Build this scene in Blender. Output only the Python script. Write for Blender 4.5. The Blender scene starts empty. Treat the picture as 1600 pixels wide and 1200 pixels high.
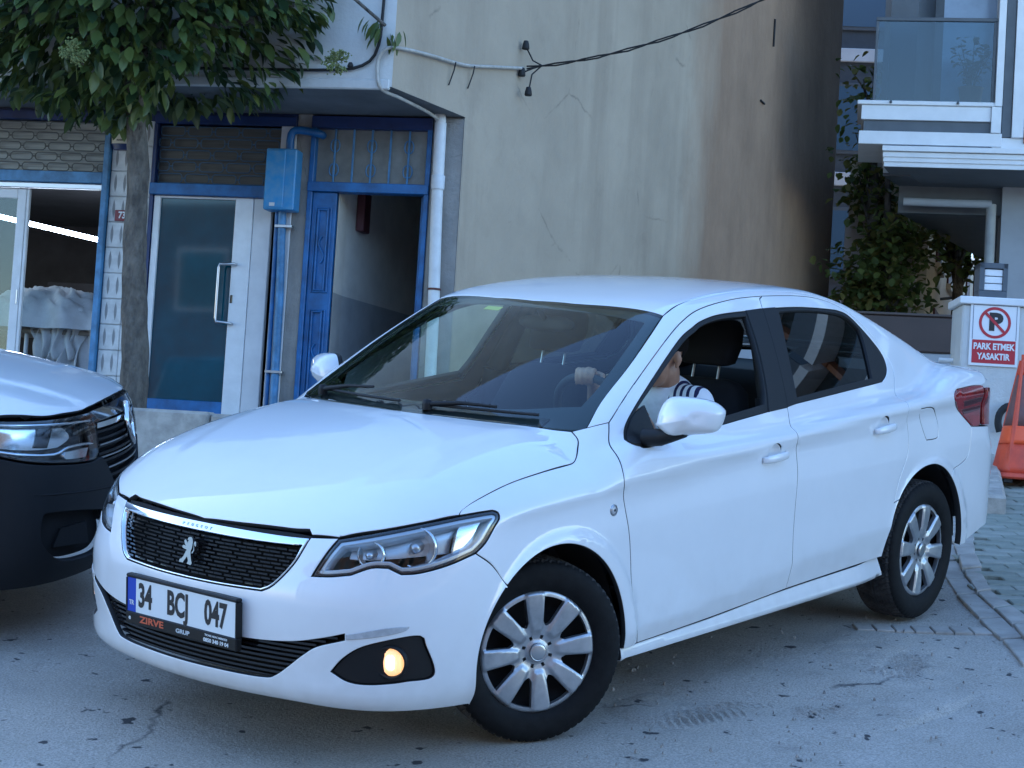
import bpy, bmesh, math, random
import numpy as np
from mathutils import Vector, Matrix
from mathutils.geometry import delaunay_2d_cdt
R = math.radians
scene = bpy.context.scene
# ------------------------------------------------------------------ camera
CAM_LOC = Vector((0.4392, -6.4451, 0.8293))
PITCH, ROLL = R(2.9), R(3.55)
fw = Vector((0, math.cos(PITCH), math.sin(PITCH))); rt = Vector((1, 0, 0)); up = rt.cross(fw)
rw = math.cos(ROLL)*rt + math.sin(ROLL)*up; uw = -math.sin(ROLL)*rt + math.cos(ROLL)*up
cam = bpy.data.cameras.new('camera'); cam.sensor_width = 36; cam.lens = 62.6445; cam.clip_start = .05; cam.clip_end = 600
camo = bpy.data.objects.new('camera', cam); scene.collection.objects.link(camo)
camo.matrix_world = Matrix(((rw.x, uw.x, -fw.x, CAM_LOC.x), (rw.y, uw.y, -fw.y, CAM_LOC.y), (rw.z, uw.z, -fw.z, CAM_LOC.z), (0, 0, 0, 1)))
scene.camera = camo
# ------------------------------------------------------------------ daylight: sun behind the shop building, the street lies in its shade
SUN_EL, SUN_AZ = R(33), R(-48)          # azimuth measured from +Y (away from the camera) towards +X
world = bpy.data.worlds.new('World'); scene.world = world; world.use_nodes = True
wn = world.node_tree.nodes; wl = world.node_tree.links
sky = wn.new('ShaderNodeTexSky'); sky.sky_type = 'NISHITA'; sky.sun_disc = False
sky.sun_elevation = SUN_EL; sky.sun_rotation = SUN_AZ; sky.altitude = 60; sky.air_density = 1.3; sky.dust_density = .35; sky.ozone_density = 3.0
wl.new(sky.outputs[0], wn['Background'].inputs[0]); wn['Background'].inputs[1].default_value = .15
sl = bpy.data.lights.new('sun', 'SUN'); sl.energy = 2.2; sl.angle = R(.55); sl.color = (1, .93, .82)
so = bpy.data.objects.new('sun', sl); scene.collection.objects.link(so)
sd = Vector((math.cos(SUN_EL)*math.sin(SUN_AZ), math.cos(SUN_EL)*math.cos(SUN_AZ), math.sin(SUN_EL)))
so.rotation_euler = sd.to_track_quat('Z', 'Y').to_euler(); so.location = sd*40
vs = scene.view_settings; vs.view_transform = 'Standard'; vs.look = 'None'; vs.gamma = 1; vs.use_curve_mapping = False; vs.exposure = 1.76; vs.use_white_balance = True; vs.white_balance_temperature = 5500
scene.render.engine = 'CYCLES'
# ------------------------------------------------------------------ helpers
rng = random.Random(7)
nrng = np.random.default_rng(11)
COL = scene.collection
def link(o, parent=None):
    COL.objects.link(o)
    if parent is not None: o.parent = parent
    return o
def tag(o, label=None, cat=None, group=None, kind=None):
    if label: o['label'] = label
    if cat: o['category'] = cat
    if group: o['group'] = group
    if kind: o['kind'] = kind
    return o
def empty(name, label=None, cat=None, loc=(0, 0, 0), rz=0, group=None, mat4=None):
    o = bpy.data.objects.new(name, None); o.empty_display_size = .2; COL.objects.link(o)
    if mat4 is not None: o.matrix_world = mat4
    else: o.location = loc; o.rotation_euler = (0, 0, rz)
    return tag(o, label, cat, group)
def obj(name, me, mats=None, parent=None, smooth=False):
    if mats is not None:
        for m in (mats if isinstance(mats, (list, tuple)) else [mats]): me.materials.append(m)
    if smooth: me.polygons.foreach_set('use_smooth', [True]*len(me.polygons))
    o = bpy.data.objects.new(name, me); return link(o, parent)
class MB:
    """collects boxes, prisms, tubes and lathes; build() links them as one mesh"""
    def __init__(s): s.v = []; s.f = []; s.m = []; s.sm = []
    def add(s, v, f, mi=0, sm=False):
        b = len(s.v); s.v += [tuple(p) for p in v]; s.f += [tuple(i+b for i in q) for q in f]; s.m += [mi]*len(f); s.sm += [sm]*len(f); return s
    def box(s, a, b, mi=0, bev=0):
        x0, y0, z0 = (min(a[i], b[i]) for i in range(3)); x1, y1, z1 = (max(a[i], b[i]) for i in range(3))
        if bev <= 0:
            return s.add([(x0,y0,z0),(x1,y0,z0),(x1,y1,z0),(x0,y1,z0),(x0,y0,z1),(x1,y0,z1),(x1,y1,z1),(x0,y1,z1)],
                [(0,3,2,1),(4,5,6,7),(0,1,5,4),(1,2,6,5),(2,3,7,6),(3,0,4,7)], mi)
        bev = min(bev, .45*min(x1-x0, y1-y0, z1-z0))
        v = []
        for sx in (0, 1):
            for sy in (0, 1):
                for sz in (0, 1):
                    X, Y, Z = (x0, x1)[sx], (y0, y1)[sy], (z0, z1)[sz]
                    dx, dy, dz = (bev, -bev)[sx], (bev, -bev)[sy], (bev, -bev)[sz]
                    v += [(X, Y+dy, Z+dz), (X+dx, Y, Z+dz), (X+dx, Y+dy, Z)]
        I = lambda a, b, c, k: ((a*2+b)*2+c)*3+k
        f = [(I(0,0,0,0),I(0,0,1,0),I(0,1,1,0),I(0,1,0,0)),(I(1,0,0,0),I(1,1,0,0),I(1,1,1,0),I(1,0,1,0)),
             (I(0,0,0,1),I(1,0,0,1),I(1,0,1,1),I(0,0,1,1)),(I(0,1,0,1),I(0,1,1,1),I(1,1,1,1),I(1,1,0,1)),
             (I(0,0,0,2),I(0,1,0,2),I(1,1,0,2),I(1,0,0,2)),(I(0,0,1,2),I(1,0,1,2),I(1,1,1,2),I(0,1,1,2))]
        for a in (0, 1):
            for b2 in (0, 1):
                e = [(I(a,b2,0,0),I(a,b2,0,1),I(a,b2,1,1),I(a,b2,1,0)), (I(a,0,b2,0),I(a,0,b2,2),I(a,1,b2,2),I(a,1,b2,0)), (I(0,a,b2,1),I(0,a,b2,2),I(1,a,b2,2),I(1,a,b2,1))]
                for k, q in enumerate(e):
                    fl = ((a+b2) % 2 == 1) ^ (k == 1)
                    f.append(tuple(reversed(q)) if fl else q)
                for c in (0, 1):
                    q = (I(a,b2,c,0), I(a,b2,c,1), I(a,b2,c,2)); f.append(tuple(reversed(q)) if (a+b2+c) % 2 == 0 else q)
        return s.add(v, f, mi)
    def prism(s, poly, axis, a, b, mi=0, sm=False):
        """poly: 2-D points; axis: extruded axis 0/1/2 from a to b (other two axes in cyclic order)"""
        n = len(poly); v = []
        for w in (a, b):
            for p in poly:
                v.append({0: (w, p[0], p[1]), 1: (p[1], w, p[0]), 2: (p[0], p[1], w)}[axis])
        area = sum(poly[i][0]*poly[(i+1) % n][1]-poly[(i+1) % n][0]*poly[i][1] for i in range(n))
        flip = (area < 0) ^ (b < a)
        f = [tuple(range(n-1, -1, -1)), tuple(range(n, 2*n))]+[(i, (i+1) % n, n+(i+1) % n, n+i) for i in range(n)]
        if flip: f = [tuple(reversed(q)) for q in f]
        b0 = len(s.f); s.add(v, f, mi, False)
        if sm:
            for i in range(b0+2, len(s.f)): s.sm[i] = True
        return s
    def tube(s, pts, r, n=8, mi=0, caps=True, closed=False):
        pts = [Vector(p) for p in pts]; m = len(pts); rr = r if isinstance(r, (list, tuple)) else [r]*m
        v = []; ref = None
        for i, p in enumerate(pts):
            if closed: t = pts[(i+1) % m]-pts[i-1]
            else: t = pts[min(i+1, m-1)]-pts[max(i-1, 0)]
            t.normalize()
            if ref is None:
                ref = Vector((0, 0, 1)) if abs(t.z) < .9 else Vector((1, 0, 0))
            a = (ref-t*ref.dot(t)).normalized(); ref = a; b = t.cross(a)
            for k in range(n):
                an = 2*math.pi*k/n; v.append(p+(a*math.cos(an)+b*math.sin(an))*rr[i])
        f = []
        for i in range(m if closed else m-1):
            j = (i+1) % m
            for k in range(n): f.append((i*n+k, i*n+(k+1) % n, j*n+(k+1) % n, j*n+k))
        s.add(v, f, mi, True)
        if caps and not closed:
            s.add(v[:n], [tuple(range(n-1, -1, -1))], mi); s.add(v[-n:], [tuple(range(n))], mi)
        return s
    def lathe(s, prof, n=32, mi=0, axis=2, c=(0, 0, 0), close=False):
        """prof: (radius, height) pairs round an axis through c"""
        v = []; m = len(prof)
        for k in range(n):
            a = 2*math.pi*k/n
            for r, h in prof:
                q = (r*math.cos(a), r*math.sin(a), h)
                q = {2: q, 0: (q[2], q[0], q[1]), 1: (q[1], q[2], q[0])}[axis]
                v.append((q[0]+c[0], q[1]+c[1], q[2]+c[2]))
        f = []
        for k in range(n):
            k2 = (k+1) % n
            for j in range(m if close else m-1):
                j2 = (j+1) % m; f.append((k*m+j, k2*m+j, k2*m+j2, k*m+j2))
        return s.add(v, f, mi, True)
    def build(s, name, mats, parent=None):
        me = bpy.data.meshes.new(name); me.from_pydata([tuple(p) for p in s.v], [], s.f)
        ms = mats if isinstance(mats, (list, tuple)) else [mats]
        for m in ms: me.materials.append(m)
        me.polygons.foreach_set('material_index', s.m); me.polygons.foreach_set('use_smooth', s.sm); me.update()
        return link(bpy.data.objects.new(name, me), parent)
def dup(o, parent=None, keep=()):
    c = o.copy(); COL.objects.link(c)
    if parent is not None: c.parent = parent
    for ch in list(o.children): dup(ch, c)
    return c
def text_mesh(txt, size, depth=0, sx=1.0, off=0.0, align='CENTER', spacing=1.0):
    cu = bpy.data.curves.new('t', 'FONT'); cu.body = txt; cu.size = size; cu.extrude = depth; cu.offset = off; cu.align_x = align; cu.align_y = 'CENTER'; cu.space_character = spacing; cu.resolution_u = 3
    o = bpy.data.objects.new('t', cu); COL.objects.link(o)
    me = bpy.data.meshes.new_from_object(o.evaluated_get(bpy.context.evaluated_depsgraph_get())); bpy.data.objects.remove(o); bpy.data.curves.remove(cu)
    for v in me.vertices: v.co.x *= sx
    me.materials.clear()
    return me
# ------------------------------------------------------------------ materials
def nodes(name):
    m = bpy.data.materials.new(name); m.use_nodes = True; nt = m.node_tree; return m, nt, nt.nodes, nt.links, nt.nodes['Principled BSDF']
def mat(name, col, rough=.6, metal=0, var=.0, vs_=6.0, bump=0, bs=60.0, coat=0, spec=.5, col2=None, detail=6, stretch=None, rvar=0, emit=None, es=1, bd=.02):
    m, nt, n, l, b = nodes(name)
    b.inputs['Base Color'].default_value = (*col, 1); b.inputs['Roughness'].default_value = rough; b.inputs['Metallic'].default_value = metal
    b.inputs['Specular IOR Level'].default_value = spec; b.inputs['Coat Weight'].default_value = coat; b.inputs['Coat Roughness'].default_value = .03
    if emit: b.inputs['Emission Color'].default_value = (*emit, 1); b.inputs['Emission Strength'].default_value = es
    if var or bump or col2:
        tc = n.new('ShaderNodeTexCoord'); mp = n.new('ShaderNodeMapping'); l.new(tc.outputs['Object'], mp.inputs[0])
        if stretch: mp.inputs['Scale'].default_value = stretch
        if var or col2:
            tx = n.new('ShaderNodeTexNoise'); tx.inputs['Scale'].default_value = vs_; tx.inputs['Detail'].default_value = detail; tx.inputs['Roughness'].default_value = .62
            l.new(mp.outputs[0], tx.inputs[0])
            rp = n.new('ShaderNodeValToRGB'); c2 = col2 or tuple(c*(1-var) for c in col); c1 = col if col2 else tuple(min(1, c*(1+var)) for c in col)
            rp.color_ramp.elements[0].position = .36; rp.color_ramp.elements[1].position = .64
            rp.color_ramp.elements[0].color = (*c2, 1); rp.color_ramp.elements[1].color = (*c1, 1)
            l.new(tx.outputs[0], rp.inputs[0]); l.new(rp.outputs[0], b.inputs['Base Color'])
            if rvar:
                mr = n.new('ShaderNodeMapRange'); mr.inputs[3].default_value = rough-rvar; mr.inputs[4].default_value = rough+rvar
                l.new(tx.outputs[0], mr.inputs[0]); l.new(mr.outputs[0], b.inputs['Roughness'])
        if bump:
            t2 = n.new('ShaderNodeTexNoise'); t2.inputs['Scale'].default_value = bs; t2.inputs['Detail'].default_value = 5
            l.new(mp.outputs[0], t2.inputs[0]); bp = n.new('ShaderNodeBump'); bp.inputs['Strength'].default_value = bump; bp.inputs['Distance'].default_value = bd
            l.new(t2.outputs[0], bp.inputs['Height']); l.new(bp.outputs[0], b.inputs['Normal'])
    return m
def glass(name, tint=(.75, .85, .82), ior=1.5, rough=0.0):
    m, nt, n, l, b = nodes(name); n.remove(b)
    # Schlick reflectance of a thin pane, the same from either side
    lw = n.new('ShaderNodeLayerWeight'); lw.inputs[0].default_value = .5; pw = n.new('ShaderNodeMath'); pw.operation = 'POWER'; pw.inputs[1].default_value = 5.0; l.new(lw.outputs['Facing'], pw.inputs[0])
    f0 = ((ior-1)/(ior+1))**2; fr = n.new('ShaderNodeMath'); fr.operation = 'MULTIPLY_ADD'; fr.inputs[1].default_value = 1-f0; fr.inputs[2].default_value = f0; l.new(pw.outputs[0], fr.inputs[0])
    tr = n.new('ShaderNodeBsdfTransparent'); tr.inputs[0].default_value = (*tint, 1)
    gl = n.new('ShaderNodeBsdfGlossy'); gl.inputs['Roughness'].default_value = rough; gl.inputs[0].default_value = (1, 1, 1, 1)
    # both faces of a pane reflect
    ad = n.new('ShaderNodeMath'); ad.operation = 'MULTIPLY'; ad.inputs[1].default_value = 1.2; ad.use_clamp = True
    mx = n.new('ShaderNodeMixShader'); l.new(fr.outputs[0], ad.inputs[0]); l.new(ad.outputs[0], mx.inputs[0]); l.new(tr.outputs[0], mx.inputs[1]); l.new(gl.outputs[0], mx.inputs[2])
    l.new(mx.outputs[0], n['Material Output'].inputs[0]); return m
def spl(xs, ys):
    """natural cubic spline, linear extrapolation"""
    xs=np.array(xs,float); ys=np.array(ys,float); n=len(xs)
    h=np.diff(xs); A=np.eye(n); b=np.zeros(n)
    for i in range(1,n-1):
        A[i,i-1]=h[i-1]; A[i,i]=2*(h[i-1]+h[i]); A[i,i+1]=h[i]
        b[i]=3*((ys[i+1]-ys[i])/h[i]-(ys[i]-ys[i-1])/h[i-1])
    c=np.linalg.solve(A,b)
    bb=(ys[1:]-ys[:-1])/h-h*(2*c[:-1]+c[1:])/3; d=(c[1:]-c[:-1])/(3*h)
    s0=bb[0]; s1=bb[-1]+2*c[-2]*h[-1]+3*d[-1]*h[-1]**2
    def f(x):
        x=np.asarray(x,float); i=np.clip(np.searchsorted(xs,x)-1,0,n-2); u=x-xs[i]
        r=ys[i]+u*(bb[i]+u*(c[i]+u*d[i]))
        r=np.where(x<xs[0],ys[0]+s0*(x-xs[0]),r)
        return np.where(x>xs[-1],ys[-1]+s1*(x-xs[-1]),r)
    return f
def smin(a,b,k):
    h=np.maximum(k-np.abs(a-b),0)/k
    return np.minimum(a,b)-h*h*h*k/6
def smax(a,b,k): return -smin(-a,-b,k)
def sstep(a,b,x):
    u=np.clip((x-a)/(b-a),0,1); return u*u*(3-2*u)
# ---- the saloon's surface: x rearward from the front axle, t sideways, z up from the road
T_=spl([-.6,-.42,-.2,0,.4,1.2,2.0,2.6,3.0,3.3,3.55],[.765,.828,.853,.862,.866,.869,.866,.860,.846,.824,.785])
ZC=spl([-.6,-.2,.3,.8,1.44,2.36,3.0,3.4],[.80,.825,.852,.883,.922,.960,.968,.97])
SEC=spl([-.80,-.66,-.55,-.44,-.36,-.24,-.14,-.07,-.03,-.008,.01,.04,.08,.13,.20],
        [.000,-.001,-.002,-.0035,-.0045,-.0055,-.010,-.0145,-.0105,-.003,-.0015,-.010,-.0275,-.056,-.105])
ZK=spl([.3,.65,1.46,2.2,2.5],[.325,.345,.420,.462,.47])      # lower door crease
def soft(u,k): return .5*(u+np.sqrt(u*u+k*k))
def W(x,z):
    t=T_(x)+SEC(z-ZC(x)); dk=sstep(.15,.45,x)*sstep(2.6,2.3,x)
    t=t-(.26*soft(ZK(x)-z,.006)-.035*soft(ZK(x)+.11-z,.03))*dk-.35*soft(.285-z,.03)*(1-dk)-.45*soft(.25-z,.02)
    for cx,rr in ((0.0,.385),(2.652,.385)):
        r=np.hypot(x-cx,z-.315)
        t=t+.011*np.where(r<rr,1,np.exp(-((r-rr)/.022)**2))*sstep(.93,.80,z)*sstep(.15,.3,z)
    return t
XF=spl([.15,.20,.235,.27,.33,.42,.50,.57,.63,.69,.74,.79,.85],[-.70,-.79,-.845,-.866,-.868,-.871,-.872,-.868,-.849,-.828,-.802,-.75,-.66])
def F(t,z): return XF(z)+.27*t*t+.12*(np.abs(t)/.77)**8
HC=spl([-.86,-.80,-.74,-.62,-.5,-.29,-.07,.10,.25,.5,2.3,2.7,2.95,3.25,3.42,3.6],[.69,.752,.80,.866,.915,.978,1.020,1.036,1.03,1.0,1.03,1.06,1.115,1.10,1.078,1.03])
def H(x,t):
    fr=sstep(.45,.15,x)
    e=t-(.36+.22*(x+.75))
    d=(.020*(t/.6)**2+.055*(np.maximum(t-.48,0)/.25)**2.2)*fr+.02*(t/.7)**4*(1-fr)+.006*sstep(-.02,.05,e)*fr*sstep(-.8,-.5,x)
    return HC(x)-d
XR=spl([.15,.25,.4,.55,.72,.78,.9,1.0,1.06,1.15],[3.44,3.54,3.585,3.595,3.585,3.55,3.535,3.51,3.475,3.40])
def RR(t,z): return XR(z)-.14*t*t-.10*(np.abs(t)/.80)**9
def body(x,t,z):
    return smin(smin(smin(x-F(t,z),W(x,z)-t,.10),RR(t,z)-x,.10),(H(x,t)-z)*.97,.055)
WB=lambda t:.09+.46*t*t
def ZW(x,t):
    s=x-WB(t); return 1.018+.570*s-.075*s*s*np.sign(s)-.01*t*t
RZ=spl([.4,.85,1.0,1.3,1.6,2.0,2.4,2.8,3.2],[1.33,1.410,1.436,1.471,1.485,1.479,1.447,1.385,1.29])
def RT(x,t): return RZ(x)-.055*t*t-.11*(t/.65)**6*.3
GO=spl([.0,.3,.6,1.0,1.5,2.0,2.4,2.8,3.2,3.6],[-.13,-.062,-.022,-.004,0,-.008,-.028,-.068,-.14,-.24])
def G(x,z): return .800+GO(x)-.42*(z-1.0)-.28*(z-1.0)**2*np.sign(z-1.0)
def ZB(x,t): return 1.42-.372*(x-2.33)-.06*t*t+.06*(x-2.33)**2*0
def green(x,t,z):
    g=smin((RT(x,t)-z),(ZW(x,t)-z)*.87,.035)
    g=smin(g,(ZB(x,t)-z)*.93,.10)
    return np.minimum(smin(g,(G(x,z)-t)*.92,.075),z-.90)
def total(x,t,z):
    return smax(body(x,t,z),green(x,t,z),.035)
def grad(x,t,z,f=total,e=1.5e-3):
    g=np.stack([f(x+e,t,z)-f(x-e,t,z),f(x,t+e,z)-f(x,t-e,z),f(x,t,z+e)-f(x,t,z-e)],-1)
    return -g/np.maximum(np.linalg.norm(g,axis=-1,keepdims=True),1e-9)
# ---- ways of laying a flat sheet of parameters over it: each gives a ray start and direction
AX=.35; AR=2.3; ZS=.62
def rays(kind,u,v):
    u=np.asarray(u,float);v=np.asarray(v,float);o=np.zeros_like(u)
    if kind=='Y': return np.stack([u,o,v],-1),np.stack([o,o+1.,o],-1),1.2
    if kind=='S': return np.stack([u,o,o+ZS],-1),np.stack([o,np.cos(v),np.sin(v)],-1),1.35
    if kind=='F': return np.stack([o+AX,o,v],-1),np.stack([-np.cos(u),np.sin(u),o],-1),1.5
    if kind=='R': return np.stack([o+AR,o,v],-1),np.stack([np.cos(u),np.sin(u),o],-1),1.6
    return np.stack([u,v,o+.3],-1),np.stack([o,o,o+1.],-1),1.4
def to_uv(kind,P):
    P=np.atleast_2d(np.asarray(P,float))
    if kind=='Y': return P[:,[0,2]].copy()
    if kind=='S': return np.stack([P[:,0],np.arctan2(P[:,2]-ZS,P[:,1])],-1)
    if kind=='F': return np.stack([np.arctan2(P[:,1],AX-P[:,0]),P[:,2]],-1)
    if kind=='R': return np.stack([np.arctan2(P[:,1],P[:,0]-AR),P[:,2]],-1)
    return P[:,:2].copy()
def cast(kind,u,v,f=total):
    """where each ray leaves the body (the rays start inside it), and the outward normal there"""
    o,d,L=rays(kind,u,v); n=len(o)
    val=lambda s:f(o[:,0]+d[:,0]*s,np.abs(o[:,1]+d[:,1]*s),o[:,2]+d[:,2]*s)
    lo=np.full(n,.05); hi=np.full(n,L)
    for _ in range(9):
        m=(lo+hi)/2; i=val(m)>0; lo=np.where(i,m,lo); hi=np.where(i,hi,m)
    fl,fh=val(lo),val(hi)
    for k in range(9):
        w=np.clip(fl/np.where(np.abs(fl-fh)<1e-12,1,fl-fh),.02,.98) if k%3<2 else .5
        m=lo+(hi-lo)*w; fm=val(m); i=fm>0
        lo=np.where(i,m,lo); fl=np.where(i,fm,fl); hi=np.where(i,hi,m); fh=np.where(i,fh,fm)
    m=lo+(hi-lo)*np.clip(fl/np.where(np.abs(fl-fh)<1e-12,1,fl-fh),0,1)
    P=o+d*m[:,None]
    N=grad(P[:,0],np.abs(P[:,1]),P[:,2],f); N[:,1]*=np.where(P[:,1]<0,-1,1)
    return P,N
# ------------------------------------------------------------------ sheet panels cut out of a smooth implicit surface
def cr(pts, sp=.012):
    """Catmull-Rom through the points, then evenly resampled"""
    p = np.array(pts, float)
    if len(p) < 3:
        n = max(1, int(np.linalg.norm(p[1]-p[0])/sp)); return [p[0]+(p[1]-p[0])*i/n for i in range(n+1)]
    e = np.vstack([2*p[0]-p[1], p, 2*p[-1]-p[-2]]); out = []
    for i in range(1, len(e)-2):
        a, b, c, d = e[i-1], e[i], e[i+1], e[i+2]
        n = max(2, int(np.linalg.norm(c-b)/sp))
        for k in range(n):
            t = k/n; out.append(.5*((2*b)+(c-a)*t+(2*a-5*b+4*c-d)*t*t+(3*b-3*c+d-a)*t**3))
    out.append(p[-1]); return out
def path(*segs, sp=.012):
    """closed outline from segments that meet in corners"""
    o = []
    for s in segs:
        c = cr(s, sp)
        if o and np.linalg.norm(o[-1]-c[0]) < 1e-4: c = c[1:]
        o += c
    if np.linalg.norm(o[-1]-o[0]) < 1e-4: o = o[:-1]
    return np.array(o)
def sym(half):
    """closed outline from a half that runs from the centre line to the centre line"""
    h = np.array(half); m = h[::-1].copy(); m[:, 1] *= -1
    keep = np.abs(m[:, 1]) > 1e-6
    return np.vstack([h, m[keep]])
USC = {'S': (1, .85), 'F': (1.15, 1), 'R': (1.2, 1), 'T': (1, 1)}
def inpoly(P, poly):
    x, y = P[:, 0], P[:, 1]; c = np.zeros(len(P), bool); n = len(poly)
    a = poly; b = np.roll(poly, -1, 0)
    for i in range(n):
        cond = (a[i, 1] > y) != (b[i, 1] > y)
        if not cond.any(): continue
        xi = (b[i, 0]-a[i, 0])*(y-a[i, 1])/(b[i, 1]-a[i, 1]+1e-15)+a[i, 0]
        c ^= cond & (x < xi)
    return c
def segdist(P, poly):
    d = np.full(len(P), 9.); b = np.roll(poly, -1, 0)
    for i in range(len(poly)):
        e = b[i]-poly[i]; L = max(e@e, 1e-12); t = np.clip(((P-poly[i])@e)/L, 0, 1)
        d = np.minimum(d, np.linalg.norm(P-(poly[i]+t[:, None]*e), axis=1))
    return d
def poffset(poly, d):
    """shift a closed 2-D outline to its left (inward when counter-clockwise) by d"""
    a = np.roll(poly, 1, 0); b = np.roll(poly, -1, 0)
    e1 = poly-a; e2 = b-poly
    e1 /= np.maximum(np.linalg.norm(e1, axis=1, keepdims=True), 1e-9); e2 /= np.maximum(np.linalg.norm(e2, axis=1, keepdims=True), 1e-9)
    n1 = np.stack([-e1[:, 1], e1[:, 0]], 1); n2 = np.stack([-e2[:, 1], e2[:, 0]], 1)
    n = n1+n2; n /= np.maximum(np.linalg.norm(n, axis=1, keepdims=True), 1e-9)
    c = np.maximum((n*n1).sum(1), .5)
    return poly+n*(d/c)[:, None]
def ccw(p):
    q = np.roll(p, -1, 0); return p if (p[:, 0]*q[:, 1]-q[:, 0]*p[:, 1]).sum() > 0 else p[::-1].copy()
def triangulate(loops, sp):
    """loops[0] outer, the rest holes, 2-D; returns verts, tris, loop index ranges"""
    P = []; E = []; rngs = []
    for lp in loops:
        b = len(P); P += [tuple(q) for q in lp]; E += [(b+i, b+(i+1) % len(lp)) for i in range(len(lp))]; rngs.append((b, len(lp)))
    lo = loops[0].min(0); hi = loops[0].max(0)
    gx = np.arange(lo[0]+sp*.5, hi[0], sp); gy = np.arange(lo[1]+sp*.5, hi[1], sp*.87)
    g = np.array([(x+(.5*sp if j % 2 else 0), y) for j, y in enumerate(gy) for x in gx])
    if len(g):
        k = inpoly(g, loops[0])
        for h in loops[1:]: k &= ~inpoly(g, h)
        g = g[k]
        for lp in loops:
            if len(g): g = g[segdist(g, lp) > sp*.55]
    n0 = len(P); P += [tuple(q) for q in g]
    r = delaunay_2d_cdt([Vector(q) for q in P], E, [], 0, 1e-7)
    V = np.array([tuple(v) for v in r[0]]); F = [tuple(f) for f in r[2]]
    remap = {}
    for i, o in enumerate(r[3]):
        for k in o: remap[k] = i
    Fa = np.array(F); cen = V[Fa].mean(1); keep = inpoly(cen, loops[0])
    for h in loops[1:]: keep &= ~inpoly(cen, h)
    return V, Fa[keep], [[remap[b+i] for i in range(n)] for b, n in rngs]
def panel(name, kind, outline, mats, parent=None, holes=(), sp=.03, f=None, gap=.0019, depth=.016, off=0, side=1, lining=None, ldepth=.03, rnd=.0022):
    f = f or total; sc = np.array(USC[kind])
    loops = [ccw(to_uv(kind, outline)*sc)]+[ccw(to_uv(kind, h)*sc)[::-1].copy() for h in holes]
    ins = [poffset(l, gap+rnd) for l in loops]; out = [poffset(l, gap) for l in loops]
    V, T, rings = triangulate(ins, sp)
    P, N = cast(kind, V[:, 0]/sc[0], V[:, 1]/sc[1], f); P = P+N*off
    verts = [P]; norms = [N]; faces = [tuple(t) for t in T]; midx = [0]*len(T); base = len(P)
    a, b, c = P[T[0][0]], P[T[0][1]], P[T[0][2]]
    fl = np.dot(np.cross(b-a, c-a), N[T[0][0]]) < 0
    for lp, rg in zip(out, rings):
        Q, M = cast(kind, lp[:, 0]/sc[0], lp[:, 1]/sc[1], f); Q = Q+M*off; n = len(lp)
        o = Q-P[rg]; o /= np.maximum(np.linalg.norm(o, axis=1, keepdims=True), 1e-9)
        r1 = Q-M*rnd; r2 = Q-M*depth; nn = M*.6+o; nn /= np.linalg.norm(nn, axis=1, keepdims=True)
        verts += [r1, r2]; norms += [nn, o]
        for i in range(n):
            j = (i+1) % n
            faces += [(rg[j], rg[i], base+i, base+j), (base+j, base+i, base+n+i, base+n+j)]; midx += [0, 2 if mats is M_PAINT else 0]
        base += 2*n
    if lining is not None:
        faces += [tuple(reversed(tuple(i+base for i in t))) for t in T]; midx += [1]*len(T)
        verts.append(P-N*ldepth); norms.append(-N); base += len(P)
    VV = np.vstack(verts); NN = np.vstack(norms)
    if fl: faces = [tuple(reversed(q)) for q in faces]
    if side < 0:
        VV = VV*[1, -1, 1]; NN = NN*[1, -1, 1]; faces = [tuple(reversed(q)) for q in faces]
    me = bpy.data.meshes.new(name); me.from_pydata(VV.tolist(), [], faces)
    for m in (mats if isinstance(mats, (list, tuple)) else [mats]): me.materials.append(m)
    if lining is not None: me.materials.append(lining)
    if mats is M_PAINT:
        while len(me.materials) < 3: me.materials.append(M_RUB)  # black flange sides: shade inside the panel gaps given as colour
    me.polygons.foreach_set('material_index', midx); me.polygons.foreach_set('use_smooth', [True]*len(faces)); me.update()
    me.normals_split_custom_set_from_vertices(NN.tolist())
    return link(bpy.data.objects.new(name, me), parent)
def surf(kind, x, y, z, f=None):
    """nearest point and normal of the surface seen along the kind's ray"""
    uv = to_uv(kind, [(x, y, z)]); P, N = cast(kind, uv[:, 0], uv[:, 1], f or total); return P[0], N[0]
def frame_at(P, N, upv=(0, 0, 1)):
    z = Vector(N).normalized(); u = Vector(upv); u = (u-z*u.dot(z)).normalized(); x = u.cross(z)
    return Matrix(((x.x, u.x, z.x, P[0]), (x.y, u.y, z.y, P[1]), (x.z, u.z, z.z, P[2]), (0, 0, 0, 1)))
def plate2d(name, loops, zfun, mats, parent=None, sp=.02, thick=.004, M=None, edge=True):
    """a flat outline with holes, domed by zfun(x,y), with edges turned back by thick"""
    loops = [ccw(np.array(loops[0], float))]+[ccw(np.array(h, float))[::-1].copy() for h in loops[1:]]
    V, T, rings = triangulate(loops, sp)
    z = np.array([zfun(*p) for p in V]); top = np.column_stack([V, z]); v = [tuple(p) for p in top]; f = [tuple(t) for t in T]; sm = [True]*len(f)
    for rg in rings:
        b = len(v); v += [(top[i][0], top[i][1], top[i][2]) for i in rg]+[(top[i][0], top[i][1], top[i][2]-thick) for i in rg]; n = len(rg)
        f += [(b+(i+1) % n, b+i, b+n+i, b+n+(i+1) % n) for i in range(n)]; sm += [False]*n
    if M is not None: v = [tuple(M @ Vector(p)) for p in v]
    me = bpy.data.meshes.new(name); me.from_pydata(v, [], f)
    for m in (mats if isinstance(mats, (list, tuple)) else [mats]): me.materials.append(m)
    me.polygons.foreach_set('use_smooth', sm); me.update(); return link(bpy.data.objects.new(name, me), parent)
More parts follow.
